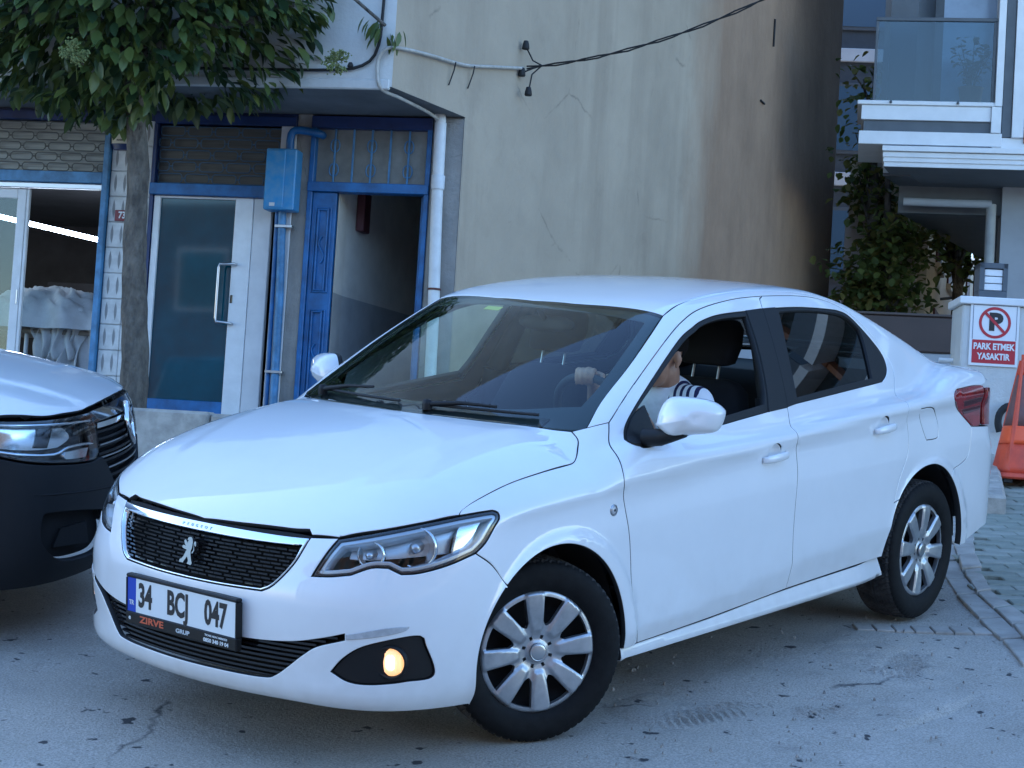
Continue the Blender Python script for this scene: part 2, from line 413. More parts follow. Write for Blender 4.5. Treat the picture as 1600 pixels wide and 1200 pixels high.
# ------------------------------------------------------------------ vehicle materials
def paint(name, col, dirt=.12):
    m, nt, n, l, b = nodes(name)
    b.inputs['Roughness'].default_value = .42; b.inputs['Coat Weight'].default_value = 1; b.inputs['Coat Roughness'].default_value = .025; b.inputs['Coat IOR'].default_value = 1.66
    tc = n.new('ShaderNodeTexCoord'); tx = n.new('ShaderNodeTexNoise'); tx.inputs['Scale'].default_value = 2.2; tx.inputs['Detail'].default_value = 8; tx.inputs['Roughness'].default_value = .7
    l.new(tc.outputs['Object'], tx.inputs[0]); rp = n.new('ShaderNodeValToRGB')
    rp.color_ramp.elements[0].position = .3; rp.color_ramp.elements[1].position = .62
    rp.color_ramp.elements[0].color = (*[c*(1-dirt) for c in col], 1); rp.color_ramp.elements[1].color = (*col, 1)
    l.new(tx.outputs[0], rp.inputs[0])
    # road dust low on the sills and bumpers: it follows height above the road, with ragged edges
    sx = n.new('ShaderNodeSeparateXYZ'); l.new(tc.outputs['Object'], sx.inputs[0])
    mr = n.new('ShaderNodeMapRange'); mr.inputs[1].default_value = .55; mr.inputs[2].default_value = .18; l.new(sx.outputs[2], mr.inputs[0])
    t3 = n.new('ShaderNodeTexNoise'); t3.inputs['Scale'].default_value = 14; t3.inputs['Detail'].default_value = 6; l.new(tc.outputs['Object'], t3.inputs[0])
    mu = n.new('ShaderNodeMath'); mu.operation = 'MULTIPLY'; l.new(mr.outputs[0], mu.inputs[0]); l.new(t3.outputs[0], mu.inputs[1])
    mu2 = n.new('ShaderNodeMath'); mu2.operation = 'MULTIPLY'; mu2.inputs[1].default_value = .55; l.new(mu.outputs[0], mu2.inputs[0])
    mx = n.new('ShaderNodeMix'); mx.data_type = 'RGBA'; l.new(mu2.outputs[0], mx.inputs[0]); l.new(rp.outputs[0], mx.inputs[6]); mx.inputs[7].default_value = (.42, .38, .33, 1)
    l.new(mx.outputs[2], b.inputs['Base Color'])
    ad = n.new('ShaderNodeMath'); ad.operation = 'MULTIPLY_ADD'; ad.inputs[1].default_value = .35; ad.inputs[2].default_value = .02; l.new(mu2.outputs[0], ad.inputs[0]); l.new(ad.outputs[0], b.inputs['Coat Roughness'])
    return m
M_PAINT = paint('white_car_paint', (.80, .80, .80), .05)
M_BLACK = mat('black_textured_plastic', (.010, .010, .011), .5, spec=.28, bump=.15, bs=900, bd=.002)
M_GLOSSB = mat('gloss_black_trim', (.012, .012, .014), .12, coat=.5)
M_RUB = mat('black_rubber', (.012, .012, .013), .7)
M_TYRE = mat('tyre_rubber', (.007, .007, .0075), .7, spec=.2, var=.3, vs_=30, bump=.2, bs=300, bd=.002)
M_TREAD = mat('dusty_tread_rubber', (.022, .022, .022), .9, col2=(.075, .07, .066), vs_=14)
M_CHROME = mat('chrome', (.78, .79, .80), .06, metal=1)
M_SATIN = mat('satin_metal', (.50, .51, .53), .3, metal=1)
M_HUB = mat('silver_hubcap', (.42, .43, .45), .34, metal=.75, var=.12, vs_=18, rvar=.08)
M_WS = glass('windscreen_glass', (.80, .92, .87), 1.48)
M_TINT = glass('tinted_side_glass', (.07, .085, .085), 1.6)
M_CLEARG = glass('door_glass', (.82, .92, .88), 1.45)
M_LENS = glass('lamp_lens', (.90, .93, .95), 1.45)
M_REFL = mat('lamp_reflector', (.70, .72, .74), .16, metal=1)
M_REFLB = mat('lamp_bezel_grey', (.52, .54, .56), .28, metal=.6)
M_FABRIC = mat('charcoal_seat_fabric', (.014, .014, .016), .95, bump=.2, bs=500, bd=.002)
M_TRIM = mat('dark_grey_interior_plastic', (.02, .021, .023), .7, bump=.1, bs=700, bd=.001)
M_ROOFL = mat('pale_headliner', (.16, .16, .155), .95)
M_FROST = mat('frit_black', (.006, .006, .007), .2)
M_UNDER = mat('underbody_black', (.008, .008, .009), .9)
M_RED = mat('red_lamp_lens', (.26, .012, .016), .12, coat=1, var=.35, vs_=25)
M_REDD = mat('dark_red_lens', (.07, .005, .007), .15, coat=1)
M_LION = mat('badge_metal', (.17, .175, .18), .35, metal=1)
M_WHITEPLATE = mat('plate_white', (.72, .74, .74), .4)
M_BLUEPLATE = mat('plate_blue', (.01, .05, .42), .4)
M_INK = mat('plate_ink', (.012, .012, .016), .5)
M_ORANGE = mat('orange_lettering', (.55, .10, .04), .5)
M_SILVERL = mat('silver_lettering', (.55, .58, .6), .4)
M_WELL = mat('wheel_well_felt', (.012, .012, .013), .95)
M_FOGLIT = mat('fog_lamp_glow', (.9, .7, .45), .3, emit=(1, .44, .12), es=.36)
M_FOGCORE = mat('fog_lamp_core', (.9, .7, .45), .3, emit=(1, .62, .30), es=.8)
M_MARKER = mat('clear_marker_lens', (.42, .42, .43), .3, coat=1, var=.12, vs_=40)
M_STICKER = mat('yellow_sticker', (.62, .60, .16), .6)
# ------------------------------------------------------------------ the white saloon (its own axes: x rearward from front axle, y to its right, z up)
RCW = Matrix(((.6280, -.7776, -.0301, 0), (.7662, .6246, -.1513, 0), (.1365, .0719, .9880, 0), (0, 0, 0, 1)))
q_ = RCW.to_3x3().to_quaternion(); q_.normalize(); RCW = q_.to_matrix().to_4x4()
car = empty('saloon_car', 'white four-door saloon with its front wheels turned and a driver at the open window', 'car', mat4=RCW)
MIR = {}
def both(name, kind, outline, mats, parent=None, **k):
    """the visible left-hand panel and its mirror image on the right"""
    o = panel(name, kind, outline, mats, parent or car, side=-1, **k); me = o.data.copy(); n = len(me.vertices)
    co = np.empty(n*3); me.vertices.foreach_get('co', co); co = co.reshape(-1, 3); co[:, 1] *= -1
    nl = np.empty(len(me.loops)*3); me.corner_normals.foreach_get('vector', nl); nl = nl.reshape(-1, 3)
    vi = np.empty(len(me.loops), int); me.loops.foreach_get('vertex_index', vi)
    nv = np.zeros((n, 3)); nv[vi] = nl; nv[:, 1] *= -1
    me.vertices.foreach_set('co', co.ravel()); me.flip_normals(); me.update(); me.normals_split_custom_set_from_vertices(nv.tolist())
    r = bpy.data.objects.new(name, me); link(r, parent or car); return o, r
def arc(cx, cz, r, a0, a1, n=24):
    a = np.radians(np.linspace(a0, a1, n+1)); return [tuple(p) for p in cast('Y', cx+r*np.cos(a), cz+r*np.sin(a))[0]]
AF = (-.035, .322, .365); ARR = (2.612, .330, .370)
# shared cut lines (t counted positive outward)
fender_cut = [(-.285, .851, .588), (-.341, .834, .657), (-.403, .817, .701)]
lamp_low = [(-.403, .817, .701), (-.498, .786, .671), (-.581, .746, .653), (-.628, .714, .651)]
lamp_notch = [(-.628, .714, .651), (-.657, .686, .670)]
lamp_notch2 = [(-.657, .686, .670), (-.692, .648, .669), (-.731, .60, .646)]
lamp_notch3 = [(-.731, .60, .646), (-.76, .54, .636), (-.783, .484, .632)]
lamp_in = [(-.783, .484, .632), (-.765, .495, .665), (-.735, .512, .712), (-.713, .53, .748)]
lamp_top = [(-.713, .53, .748), (-.628, .636, .777), (-.535, .71, .799), (-.427, .766, .817)]
lamp_top2 = [(-.427, .766, .817), (-.36, .792, .824), (-.316, .808, .827)]
lamp_rear = [(-.316, .808, .827), (-.302, .818, .820), (-.305, .826, .80), (-.325, .827, .778), (-.363, .824, .731), (-.403, .817, .701)]
hood_shut = [(-.427, .766, .817), (-.412, .762, .832), (-.339, .762, .857), (-.183, .762, .892), (-.021, .767, .913), (.10, .766, .922), (.150, .762, .927), (.190, .745, .940), (.235, .715, .965), (.265, .692, .989), (.279, .653, 1.010)]
door_f = [(.43, .836, .288), (.405, .85, .36), (.377, .865, .482), (.357, .859, .661), (.337, .853, .751), (.318, .854, .82), (.306, .862, .872), (.333, .797, .953), (.378, .74, 1.009), (.400, .723, 1.040)]
apil = [(.400, .723, 1.040), (.573, .69, 1.148), (.855, .634, 1.298), (1.017, .601, 1.366), (1.175, .575, 1.405), (1.426, .555, 1.433), (1.652, .549, 1.441)]
top_r = [(1.652, .549, 1.441), (1.958, .549, 1.435), (2.16, .560, 1.41), (2.31, .590, 1.35), (2.43, .64, 1.25), (2.50, .69, 1.15), (2.50, .72, 1.10), (2.46, .755, 1.05), (2.40, .83, .99), (2.386, .855, .94), (2.408, .851, .845), (2.398, .857, .763), (2.33, .86, .66), (2.290, .86, .566)]
bcut = [(1.44, .84, .322), (1.449, .864, .523), (1.457, .864, .648), (1.470, .859, .784), (1.452, .856, .934), (1.486, .791, 1.021), (1.595, .592, 1.391), (1.652, .549, 1.441)]
sill_t1 = [(.43, .836, .288), (.9, .835, .302), (1.44, .84, .322)]
sill_t2 = [(1.44, .84, .322), (1.9, .83, .332), (2.243, .827, .34)]
win1 = path([(.425, .78, .985), (.430, .80, .970), (.455, .81, .962), (.525, .82, .957), (.984, .80, .991), (1.345, .79, 1.016)], [(1.345, .79, 1.016), (1.39, .748, 1.116), (1.437, .674, 1.257), (1.468, .596, 1.388)], [(1.468, .596, 1.388), (1.263, .60, 1.379), (1.13, .61, 1.360), (1.048, .622, 1.337), (.926, .645, 1.296), (.684, .702, 1.172), (.48, .742, 1.042), (.425, .78, .985)])
win2 = path([(1.549, .782, 1.030), (1.9, .77, 1.048), (2.303, .749, 1.068), (2.36, .742, 1.074), (2.42, .725, 1.098), (2.452, .705, 1.135), (2.445, .68, 1.19), (2.371, .637, 1.276), (2.29, .60, 1.345), (2.22, .59, 1.367), (2.134, .589, 1.377), (1.894, .588, 1.391), (1.692, .59, 1.393)], [(1.692, .59, 1.393), (1.60, .70, 1.21), (1.549, .782, 1.030)])
ws_edge = [(.324, .684, 1.023), (.45, .655, 1.108), (.628, .628, 1.208), (.80, .59, 1.30), (.949, .554, 1.381)]
ditch = [(.949, .554, 1.381), (1.12, .529, 1.426), (1.334, .513, 1.45), (1.561, .514, 1.459), (1.791, .524, 1.455), (1.983, .534, 1.444), (2.182, .544, 1.419), (2.42, .555, 1.36)]
rg_edge = [(2.42, .555, 1.36), (2.62, .575, 1.28), (2.80, .60, 1.20), (2.93, .625, 1.14)]
trunk_e = [(2.93, .625, 1.14), (3.06, .66, 1.10), (3.20, .685, 1.065), (3.30, .69, 1.02), (3.33, .70, .985)]
tail_f = [(3.18, .80, 1.0), (3.07, .83, 1.018), (2.95, .836, 1.015), (2.875, .84, 1.010), (2.838, .85, .978), (2.90, .85, .93), (3.075, .832, .829)]
bump_r = [(3.075, .832, .829), (3.066, .837, .77), (3.04, .839, .70), (2.965, .842, .668), (2.865, .857, .652)]
FK = dict(sp=.03)
# --- body shell panels
half = path([(-.83, 0, .225), (-.829, .135, .226), (-.795, .406, .231), (-.743, .548, .226), (-.64, .67, .221), (-.551, .744, .218), (-.386, .803, .217)],
            arc(*AF, 196.7, 133.2), fender_cut, lamp_low, lamp_notch, lamp_notch2, lamp_notch3, lamp_in, [(-.713, .53, .748), (-.748, .442, .742)],
            [(-.748, .442, .742), (-.79, .417, .663), (-.826, .364, .592), (-.840, .325, .569)], [(-.840, .325, .569), (-.863, .151, .565), (-.869, 0, .564)])
lowg_h = path([(-.868, 0, .41), (-.852, .266, .412), (-.821, .427, .424), (-.789, .533, .447), (-.757, .603, .468)], [(-.757, .603, .468), (-.757, .604, .450)],
              [(-.757, .604, .450), (-.792, .523, .422), (-.807, .473, .388), (-.829, .385, .316), (-.842, .33, .300), (-.865, .15, .296), (-.869, 0, .295)])
lowg = sym(lowg_h)
fog = path([(-.772, .565, .348), (-.756, .60, .393), (-.724, .651, .432), (-.649, .72, .456), (-.584, .758, .46), (-.568, .766, .432), (-.535, .774, .336), (-.617, .732, .322), (-.706, .667, .315), (-.747, .613, .322), (-.772, .565, .348)])
fogm = fog*[1, -1, 1]
bump = panel('front_bumper', 'F', sym(half), M_PAINT, car, holes=[lowg, fog, fogm], depth=.02, **FK)
hood_h = path([(-.792, 0, .746), (-.778, .173, .749), (-.752, .347, .755), (-.733, .42, .760)], [(-.733, .42, .760), (-.742, .440, .75)], [(-.742, .440, .75), (-.713, .53, .752)], lamp_top, hood_shut,
              [(.279, .653, 1.01), (.135, .40, 1.02), (.085, .2, 1.03), (.067, 0, 1.035)])
hood = panel('bonnet', 'T', sym(hood_h), M_PAINT, car, depth=.02, **FK)
fend = path(lamp_top2, lamp_rear, fender_cut[::-1], arc(*AF, 133.2, 2), [(.330, .86, .335), (.335, .84, .288)], [(.335, .84, .288), (.43, .836, .288)], door_f, [(.400, .723, 1.040), (.324, .684, 1.023)], [(.324, .684, 1.023), (.279, .653, 1.010)], hood_shut[::-1])
both('front_wing', 'S', fend, M_PAINT, depth=.02, sp=.016)
def cup_hole(x, z):
    a = np.linspace(0, 2*math.pi, 33)[:-1]; return np.array(cast('Y', x+.046*np.cos(a), z+.012+.036*np.sin(a))[0])
fd = both('front_door', 'S', path(door_f, apil, bcut[::-1], sill_t1[::-1]), M_PAINT, holes=[win1, cup_hole(1.294, .855)], lining=M_TRIM, **FK)
rd = both('rear_door', 'S', path(bcut, top_r, arc(*ARR, 138.5, 177.5, n=16), sill_t2[::-1]), M_PAINT, holes=[win2, cup_hole(2.178, .894)], lining=M_TRIM, **FK)
flap = path([(2.505, .858, .952), (2.60, .858, .952), (2.66, .85, .93), (2.702, .845, .87), (2.702, .849, .822), (2.685, .85, .808), (2.60, .851, .808), (2.575, .851, .82), (2.505, .856, .93), (2.505, .858, .952)])
bs = path([(.400, .723, 1.040), (.324, .684, 1.023)], ws_edge, ditch, rg_edge, trunk_e, [(3.33, .70, .985), (3.18, .80, 1.0)], tail_f, bump_r, arc(*ARR, 51.9, 138.5, n=30), top_r[::-1], apil[::-1])
both('body_side', 'S', bs, M_PAINT, holes=[flap], lining=M_TRIM, gap=.0012, sp=.02)
both('fuel_flap', 'S', flap, M_PAINT, **FK)
sill = path([(.335, .84, .284), (.9, .835, .298), (1.44, .835, .318), (2.243, .827, .335)], [(2.243, .827, .335), (2.262, .81, .27), (2.28, .795, .255)], [(2.28, .795, .255), (1.4, .80, .243), (.655, .81, .232), (.33, .81, .228)], [(.33, .81, .228), (.335, .84, .283)])
def sill_f(x, t, z): return smin(smin(.842+.30*(.31-z)-.02*sstep(2.0, 2.3, x)-t, (z-.232-.008*(x-.4))*.8, .03), .50-z, .01)
both('side_sill', 'S', sill, M_PAINT, depth=.05, sp=.02, f=sill_f)
roof_h = path([(.866, 0, 1.41), (.877, .132, 1.41), (.884, .22, 1.41), (.936, .452, 1.40), (.949, .554, 1.381)], ditch, [(2.42, .555, 1.36), (2.40, .35, 1.38), (2.385, 0, 1.4)])
panel('roof', 'T', sym(roof_h), M_PAINT, car, lining=M_ROOFL, sp=.045, gap=.0012)
rgl_h = path([(2.385, 0, 1.4), (2.40, .35, 1.38), (2.42, .555, 1.36)], rg_edge, [(2.93, .625, 1.14), (2.99, .40, 1.13), (3.01, 0, 1.13)])
rgl = panel('rear_window', 'T', sym(rgl_h), M_CLEARG, car, sp=.05, gap=.002, off=-.002)
lid_h = path([(3.01, 0, 1.13), (2.99, .40, 1.13), (2.93, .625, 1.14)], trunk_e, [(3.33, .70, .985), (3.40, .40, 1.0), (3.42, 0, 1.0)])
panel('boot_lid', 'T', sym(lid_h), M_PAINT, car, sp=.04)
rb = path([(3.50, 0, .79), (3.46, .45, .79), (3.36, .66, .80), (3.22, .775, .815), (3.075, .832, .829)], bump_r, arc(*ARR, 51.9, -6, n=20), [(2.98, .80, .29), (3.10, .79, .315), (3.25, .77, .34), (3.40, .66, .33), (3.52, .35, .31), (3.56, 0, .31)])
panel('rear_bumper', 'R', sym(rb), M_PAINT, car, sp=.035, depth=.03)
tg = path([(3.50, 0, .985), (3.45, .40, .985), (3.33, .70, .985)], [(3.33, .70, .985), (3.36, .66, .80)], [(3.36, .66, .80), (3.46, .45, .79), (3.50, 0, .79)])
panel('boot_panel', 'R', sym(tg), M_PAINT, car, sp=.04)
tl = path(tail_f, [(3.075, .832, .829), (3.22, .775, .815), (3.36, .66, .80)], [(3.36, .66, .80), (3.33, .70, .985)], [(3.33, .70, .985), (3.18, .80, 1.0)])
for o in both('tail_lamp', 'S', path(tail_f, [(3.075, .832, .829), (3.16, .81, .822), (3.175, .805, .88), (3.18, .80, 1.0)]), M_RED, off=.004): pass
for zz_ in (.905, .87):
    both('tail_lamp_facet', 'S', path([(2.94, .845, zz_+.052), (3.16, .815, zz_+.050)], [(3.16, .815, zz_+.050), (3.16, .815, zz_+.028)], [(3.16, .815, zz_+.028), (2.97, .845, zz_+.026)], [(2.97, .845, zz_+.026), (2.94, .845, zz_+.052)]), M_REDD, off=.0062, depth=.003, gap=0)
both('tail_lamp_inner', 'R', path([(3.19, .795, 1.0), (3.185, .79, .823)], [(3.185, .79, .823), (3.36, .66, .80)], [(3.36, .66, .80), (3.33, .70, .985)], [(3.33, .70, .985), (3.19, .795, 1.0)]), M_RED, off=.004)
# --- glazing
ws_h = path([(.072, 0, 1.03), (.095, .2, 1.03), (.150, .40, 1.02), (.285, .650, 1.012), (.324, .684, 1.023)], ws_edge, [(.949, .554, 1.381), (.936, .452, 1.40), (.884, .22, 1.41), (.877, .132, 1.41), (.866, 0, 1.41)])
ws_i = path([(.185, 0, 1.08), (.205, .2, 1.08), (.265, .40, 1.08), (.395, .60, 1.07)], [(.395, .60, 1.07), (.52, .59, 1.13), (.72, .552, 1.25), (.88, .515, 1.34)], [(.88, .515, 1.34), (.86, .40, 1.37), (.835, .2, 1.385), (.825, 0, 1.39)])
ws = panel('windscreen', 'T', sym(ws_h), M_WS, car, sp=.05, gap=.002, off=-.001, depth=.006)
panel('windscreen_border', 'T', sym(ws_h), M_FROST, ws, holes=[sym(ws_i)], sp=.04, gap=.003, off=-.010, depth=.004)
seal1i = path([(.470, .78, 1.0), (.56, .82, .990), (.984, .80, 1.022), (1.333, .78, 1.046)], [(1.333, .78, 1.046), (1.375, .748, 1.116), (1.421, .674, 1.257), (1.45, .61, 1.372)], [(1.45, .61, 1.372), (1.263, .61, 1.364), (1.13, .62, 1.346), (1.055, .632, 1.323), (.94, .655, 1.285), (.70, .71, 1.165), (.50, .745, 1.045), (.470, .78, 1.0)])
seal2i = path([(1.585, .775, 1.055), (1.9, .76, 1.072), (2.27, .74, 1.090)], [(2.27, .74, 1.090), (2.33, .66, 1.25), (2.335, .63, 1.29)], [(2.335, .63, 1.29), (2.26, .605, 1.345), (2.13, .597, 1.366), (1.894, .596, 1.38), (1.715, .60, 1.380)], [(1.715, .60, 1.380), (1.64, .69, 1.21), (1.585, .775, 1.055)])
for d in fd: pass
for k in (0, 1):
    sd_ = -1 if k == 0 else 1
    panel('window_seal', 'S', win1, M_BLACK, fd[k], holes=[seal1i], sp=.03, gap=0, off=-.003, depth=.022, side=sd_)
    panel('window_seal', 'S', win2, M_BLACK, rd[k], holes=[seal2i], sp=.03, gap=0, off=-.003, depth=.022, side=sd_)
    panel('window_pane', 'S', seal2i, M_TINT, rd[k], sp=.05, gap=-.004, off=-.014, depth=.004, side=sd_)
    panel('pillar_trim', 'S', path([(1.345, .79, 1.016), (1.39, .748, 1.116), (1.437, .674, 1.257), (1.468, .596, 1.388)], [(1.468, .596, 1.388), (1.590, .592, 1.392)], [(1.590, .592, 1.392), (1.483, .791, 1.024)], [(1.483, .791, 1.024), (1.345, .79, 1.016)]), M_BLACK, fd[k], sp=.03, off=.0018, gap=-.003, depth=.006, side=sd_)
    panel('pillar_trim', 'S', path([(1.597, .592, 1.392), (1.692, .59, 1.393)], [(1.692, .59, 1.393), (1.60, .70, 1.21), (1.549, .782, 1.030)], [(1.549, .782, 1.030), (1.490, .785, 1.024)], [(1.490, .785, 1.024), (1.597, .592, 1.392)]), M_BLACK, rd[k], sp=.03, off=.0018, gap=-.003, depth=.006, side=sd_)
    panel('mirror_sail', 'S', path([(.432, .80, .974), (.46, .81, .966), (.60, .82, .966)], [(.60, .82, .966), (.585, .74, 1.09)], [(.585, .74, 1.09), (.50, .74, 1.045), (.432, .79, .985), (.432, .80, .974)]), M_BLACK, fd[k], sp=.03, gap=0, off=.004, depth=.02, side=sd_)
panel('window_pane', 'S', seal1i, M_CLEARG, fd[1], sp=.05, gap=-.004, off=-.014, depth=.004, side=1)
# half-lowered glass edge of the open driver window stays inside the door
# --- grille, chrome frame, lion badge, lettering
gr_h = path([(-.783, 0, .738), (-.770, .18, .738), (-.748, .34, .738), (-.735, .435, .740)], [(-.735, .435, .740), (-.79, .415, .663), (-.826, .362, .592), (-.840, .323, .570)], [(-.840, .323, .570), (-.863, .151, .566), (-.869, 0, .565)])
gr_i = path([(-.80, 0, .710), (-.79, .18, .710), (-.768, .34, .712), (-.755, .418, .716)], [(-.755, .418, .716), (-.79, .405, .663), (-.826, .356, .598), (-.838, .318, .578)], [(-.838, .318, .578), (-.863, .151, .574), (-.869, 0, .573)])
gri = empty('grille'); gri.parent = car
panel('chrome_frame', 'F', sym(gr_h), M_CHROME, gri, holes=[sym(gr_i)], sp=.03, gap=.002, off=.001, depth=.03)
panel('backing', 'F', sym(gr_i), M_UNDER, gri, sp=.05, gap=-.01, off=-.045, depth=.002)
panel('grille_shadow_gap', 'F', sym(path([(-.787, 0, .748), (-.775, .18, .75), (-.75, .34, .753), (-.735, .44, .75)], [(-.735, .44, .75), (-.737, .43, .735)], [(-.737, .43, .735), (-.75, .34, .732), (-.775, .18, .732), (-.79, 0, .732)])), M_UNDER, gri, sp=.03, gap=0, off=-.012, depth=.01)
def fbar(z, t0, t1, off, hz, dp, n=None):
    """a bar that follows the nose at height z between half-widths t0 and t1"""
    n = n or max(2, int(abs(t1-t0)/.03)); ys = np.linspace(t0, t1, n+1); mb = MB(); rows = []
    for y in ys:
        P, N = surf('F', -.8, y, z); P = P+N*off
        # polar angle is taken for the guessed x, so slide to the wanted y
        rows.append((P, N))
    v = []
    for P, N in rows:
        for dz, dn in ((-hz, 0), (hz, 0), (hz*.6, -dp), (-hz*.6, -dp)): v.append(tuple(P+N*dn+np.array([0, 0, dz])))
    f = [(0, 1, 2, 3), tuple(len(v)-4+i for i in (3, 2, 1, 0))]
    for i in range(len(rows)-1):
        for k in range(4): f.append((i*4+k, i*4+4+k, i*4+4+(k+1) % 4, i*4+(k+1) % 4))
    return v, f
def wid(poly, z):
    """half-width of a half outline at height z"""
    b = 0
    for i in range(len(poly)-1):
        if (poly[i][2]-z)*(poly[i+1][2]-z) <= 0: b = max(b, poly[i][1]+(poly[i+1][1]-poly[i][1])*(z-poly[i][2])/(poly[i+1][2]-poly[i][2]+1e-12))
    return b
for i in range(11):
    z = .586+i*.0115; w = wid(gr_i, z)-.004; mb = MB()
    nseg = 9; ph = (i % 2)*.5
    for k in range(-nseg, nseg+1):
        a = max(-w, (k-ph)*w/nseg*1.02); b = min(w, (k+1-ph)*w/nseg*1.02-.006)
        if b-a < .01: continue
        v, f = fbar(z, a, b, -.014-.004*((k+i) % 2), .0030, .02, 2); mb.add(v, f)
    v, f = fbar(z, -w, w, -.024, .0022, .02); mb.add(v, f)
    mb.build('grille_bar', M_GLOSSB, gri)
lg = empty('lower_grille'); lg.parent = car
panel('backing', 'F', lowg, M_UNDER, lg, sp=.06, gap=-.01, off=-.05, depth=.002)
for i in range(11):
    z = .303+i*.0145; w = wid(lowg_h, z)-.004
    if w < .1: continue
    v, f = fbar(z, -w, w, -.022, .0035, .02); MB().add(v, f).build('grille_bar', M_GLOSSB, lg)
def flat_on(P, N, poly, h, name, m, parent, dome=0, upv=(0, 0, 1)):
    M = frame_at(P, N, upv); poly = np.array(poly, float)
    return plate2d(name, [poly], lambda x, y: h-dome*(x*x+y*y), m, parent, sp=.012, thick=h+.004, M=M)
# lion badge: head with mane, two raised paws, body, two legs, curled tail
L_ = [(-28,-44),(-10,-44),(-10,-40),(-5,-32),(-1,-24),(5,-30),(9,-38),(7,-45),(24,-47),(27,-41),(20,-31),(13,-18),(9,-7),(11,2),(10,12),(8,22),(2,31),(-6,34),(-15,31),(-16,25),(-10,22),(-13,18),(-11,14),(-20,21),(-26,24),(-29,19),(-24,12),(-17,5),(-27,7),(-32,3),(-28,-2),(-16,-4),(-9,-5),(-12,-13),(-15,-24),(-21,-33),(-28,-36)]
Pb, Nb = surf('F', -.83, 0, .652); Pb = Pb+Nb*.002
flat_on(Pb, Nb, [(x*.00108, y*.00108) for x, y in L_], .008, 'lion_badge', M_LION, gri)
TL = [(13,-10),(18,-4),(16,8),(13,18),(15,24),(21,22),(25,10),(21,9),(18,17),(17,9),(22,-3),(17,-14)]
flat_on(Pb, Nb, [(x*.00108, y*.00108) for x, y in TL], .007, 'lion_tail', M_LION, gri)
for i, ch in enumerate('PEUGEOT'):
    t = (i-3)*.0215-.01
    P, N = surf('F', -.795, -t*1.0, .722); me = text_mesh(ch, .014, .0006, 1.15, .0002)
    me.transform(frame_at(P+N*.0022, N)); obj('letter', me, M_REFLB, gri)
# --- number plate with its dealer frame
pl = empty('number_plate'); pl.parent = car
PM = Matrix(((0, 0, -1, -.884), (-1, 0, 0, 0), (0, 1, 0, .4718), (0, 0, 0, 1)))   # local x to the car's left ... seen from the front: right in view is the car's left
def on_plate(me): me.transform(PM); return me
def pbox(a, b, name, m, bev=.0):
    mb = MB().box(a, b, 0, bev); mb.v = [tuple(PM @ Vector(p)) for p in mb.v]; return mb.build(name, m, pl)
pbox((-.268, -.098, -.022), (.268, -.0555, .004), 'frame_strip', M_BLACK, .004)
pbox((-.268, .0555, -.022), (.268, .068, .004), 'frame_strip', M_BLACK, .004)
pbox((-.268, -.0555, -.022), (-.2602, .0555, .004), 'frame_strip', M_BLACK, .002)
pbox((.2602, -.0555, -.022), (.268, .0555, .004), 'frame_strip', M_BLACK, .002)
pbox((-.2185, -.0555, -.02), (.2602, .0555, .001), 'white_field', M_WHITEPLATE)
pbox((-.2602, -.0555, -.02), (-.2188, .0555, .0012), 'blue_band', M_BLUEPLATE)
def ptext(t, x, y, s, sx, m, off=0, nm='lettering', z=.0018, sp=1):
    me = text_mesh(t, s, .0004, sx, off, spacing=sp)
    for v in me.vertices: v.co += Vector((x, y, z))
    return obj(nm, on_plate(me), m, pl)
ptext('34', -.172, 0, .108, .64, M_INK, .0036); ptext('BCJ', -.012, 0, .108, .64, M_INK, .0036); ptext('047', .168, 0, .108, .64, M_INK, .0036)
ptext('TR', -.2395, -.026, .022, .9, M_WHITEPLATE, .0004, z=.002)
ptext('ZIRVE', -.135, -.0755, .030, 1.5, M_ORANGE, .0008, z=.0046); ptext('GRUP', .017, -.0795, .019, 1.35, M_SILVERL, .0006, z=.0046)
ptext('0850 340 19 04', .175, -.084, .0165, 1.12, M_WHITEPLATE, .0005, z=.0046); ptext('TICARI ARAC MERKEZI', .175, -.068, .0085, 1.2, M_WHITEPLATE, .0002, z=.0046)
ptext('e', -.245, -.075, .022, 1, M_WHITEPLATE, .0006, z=.0046)
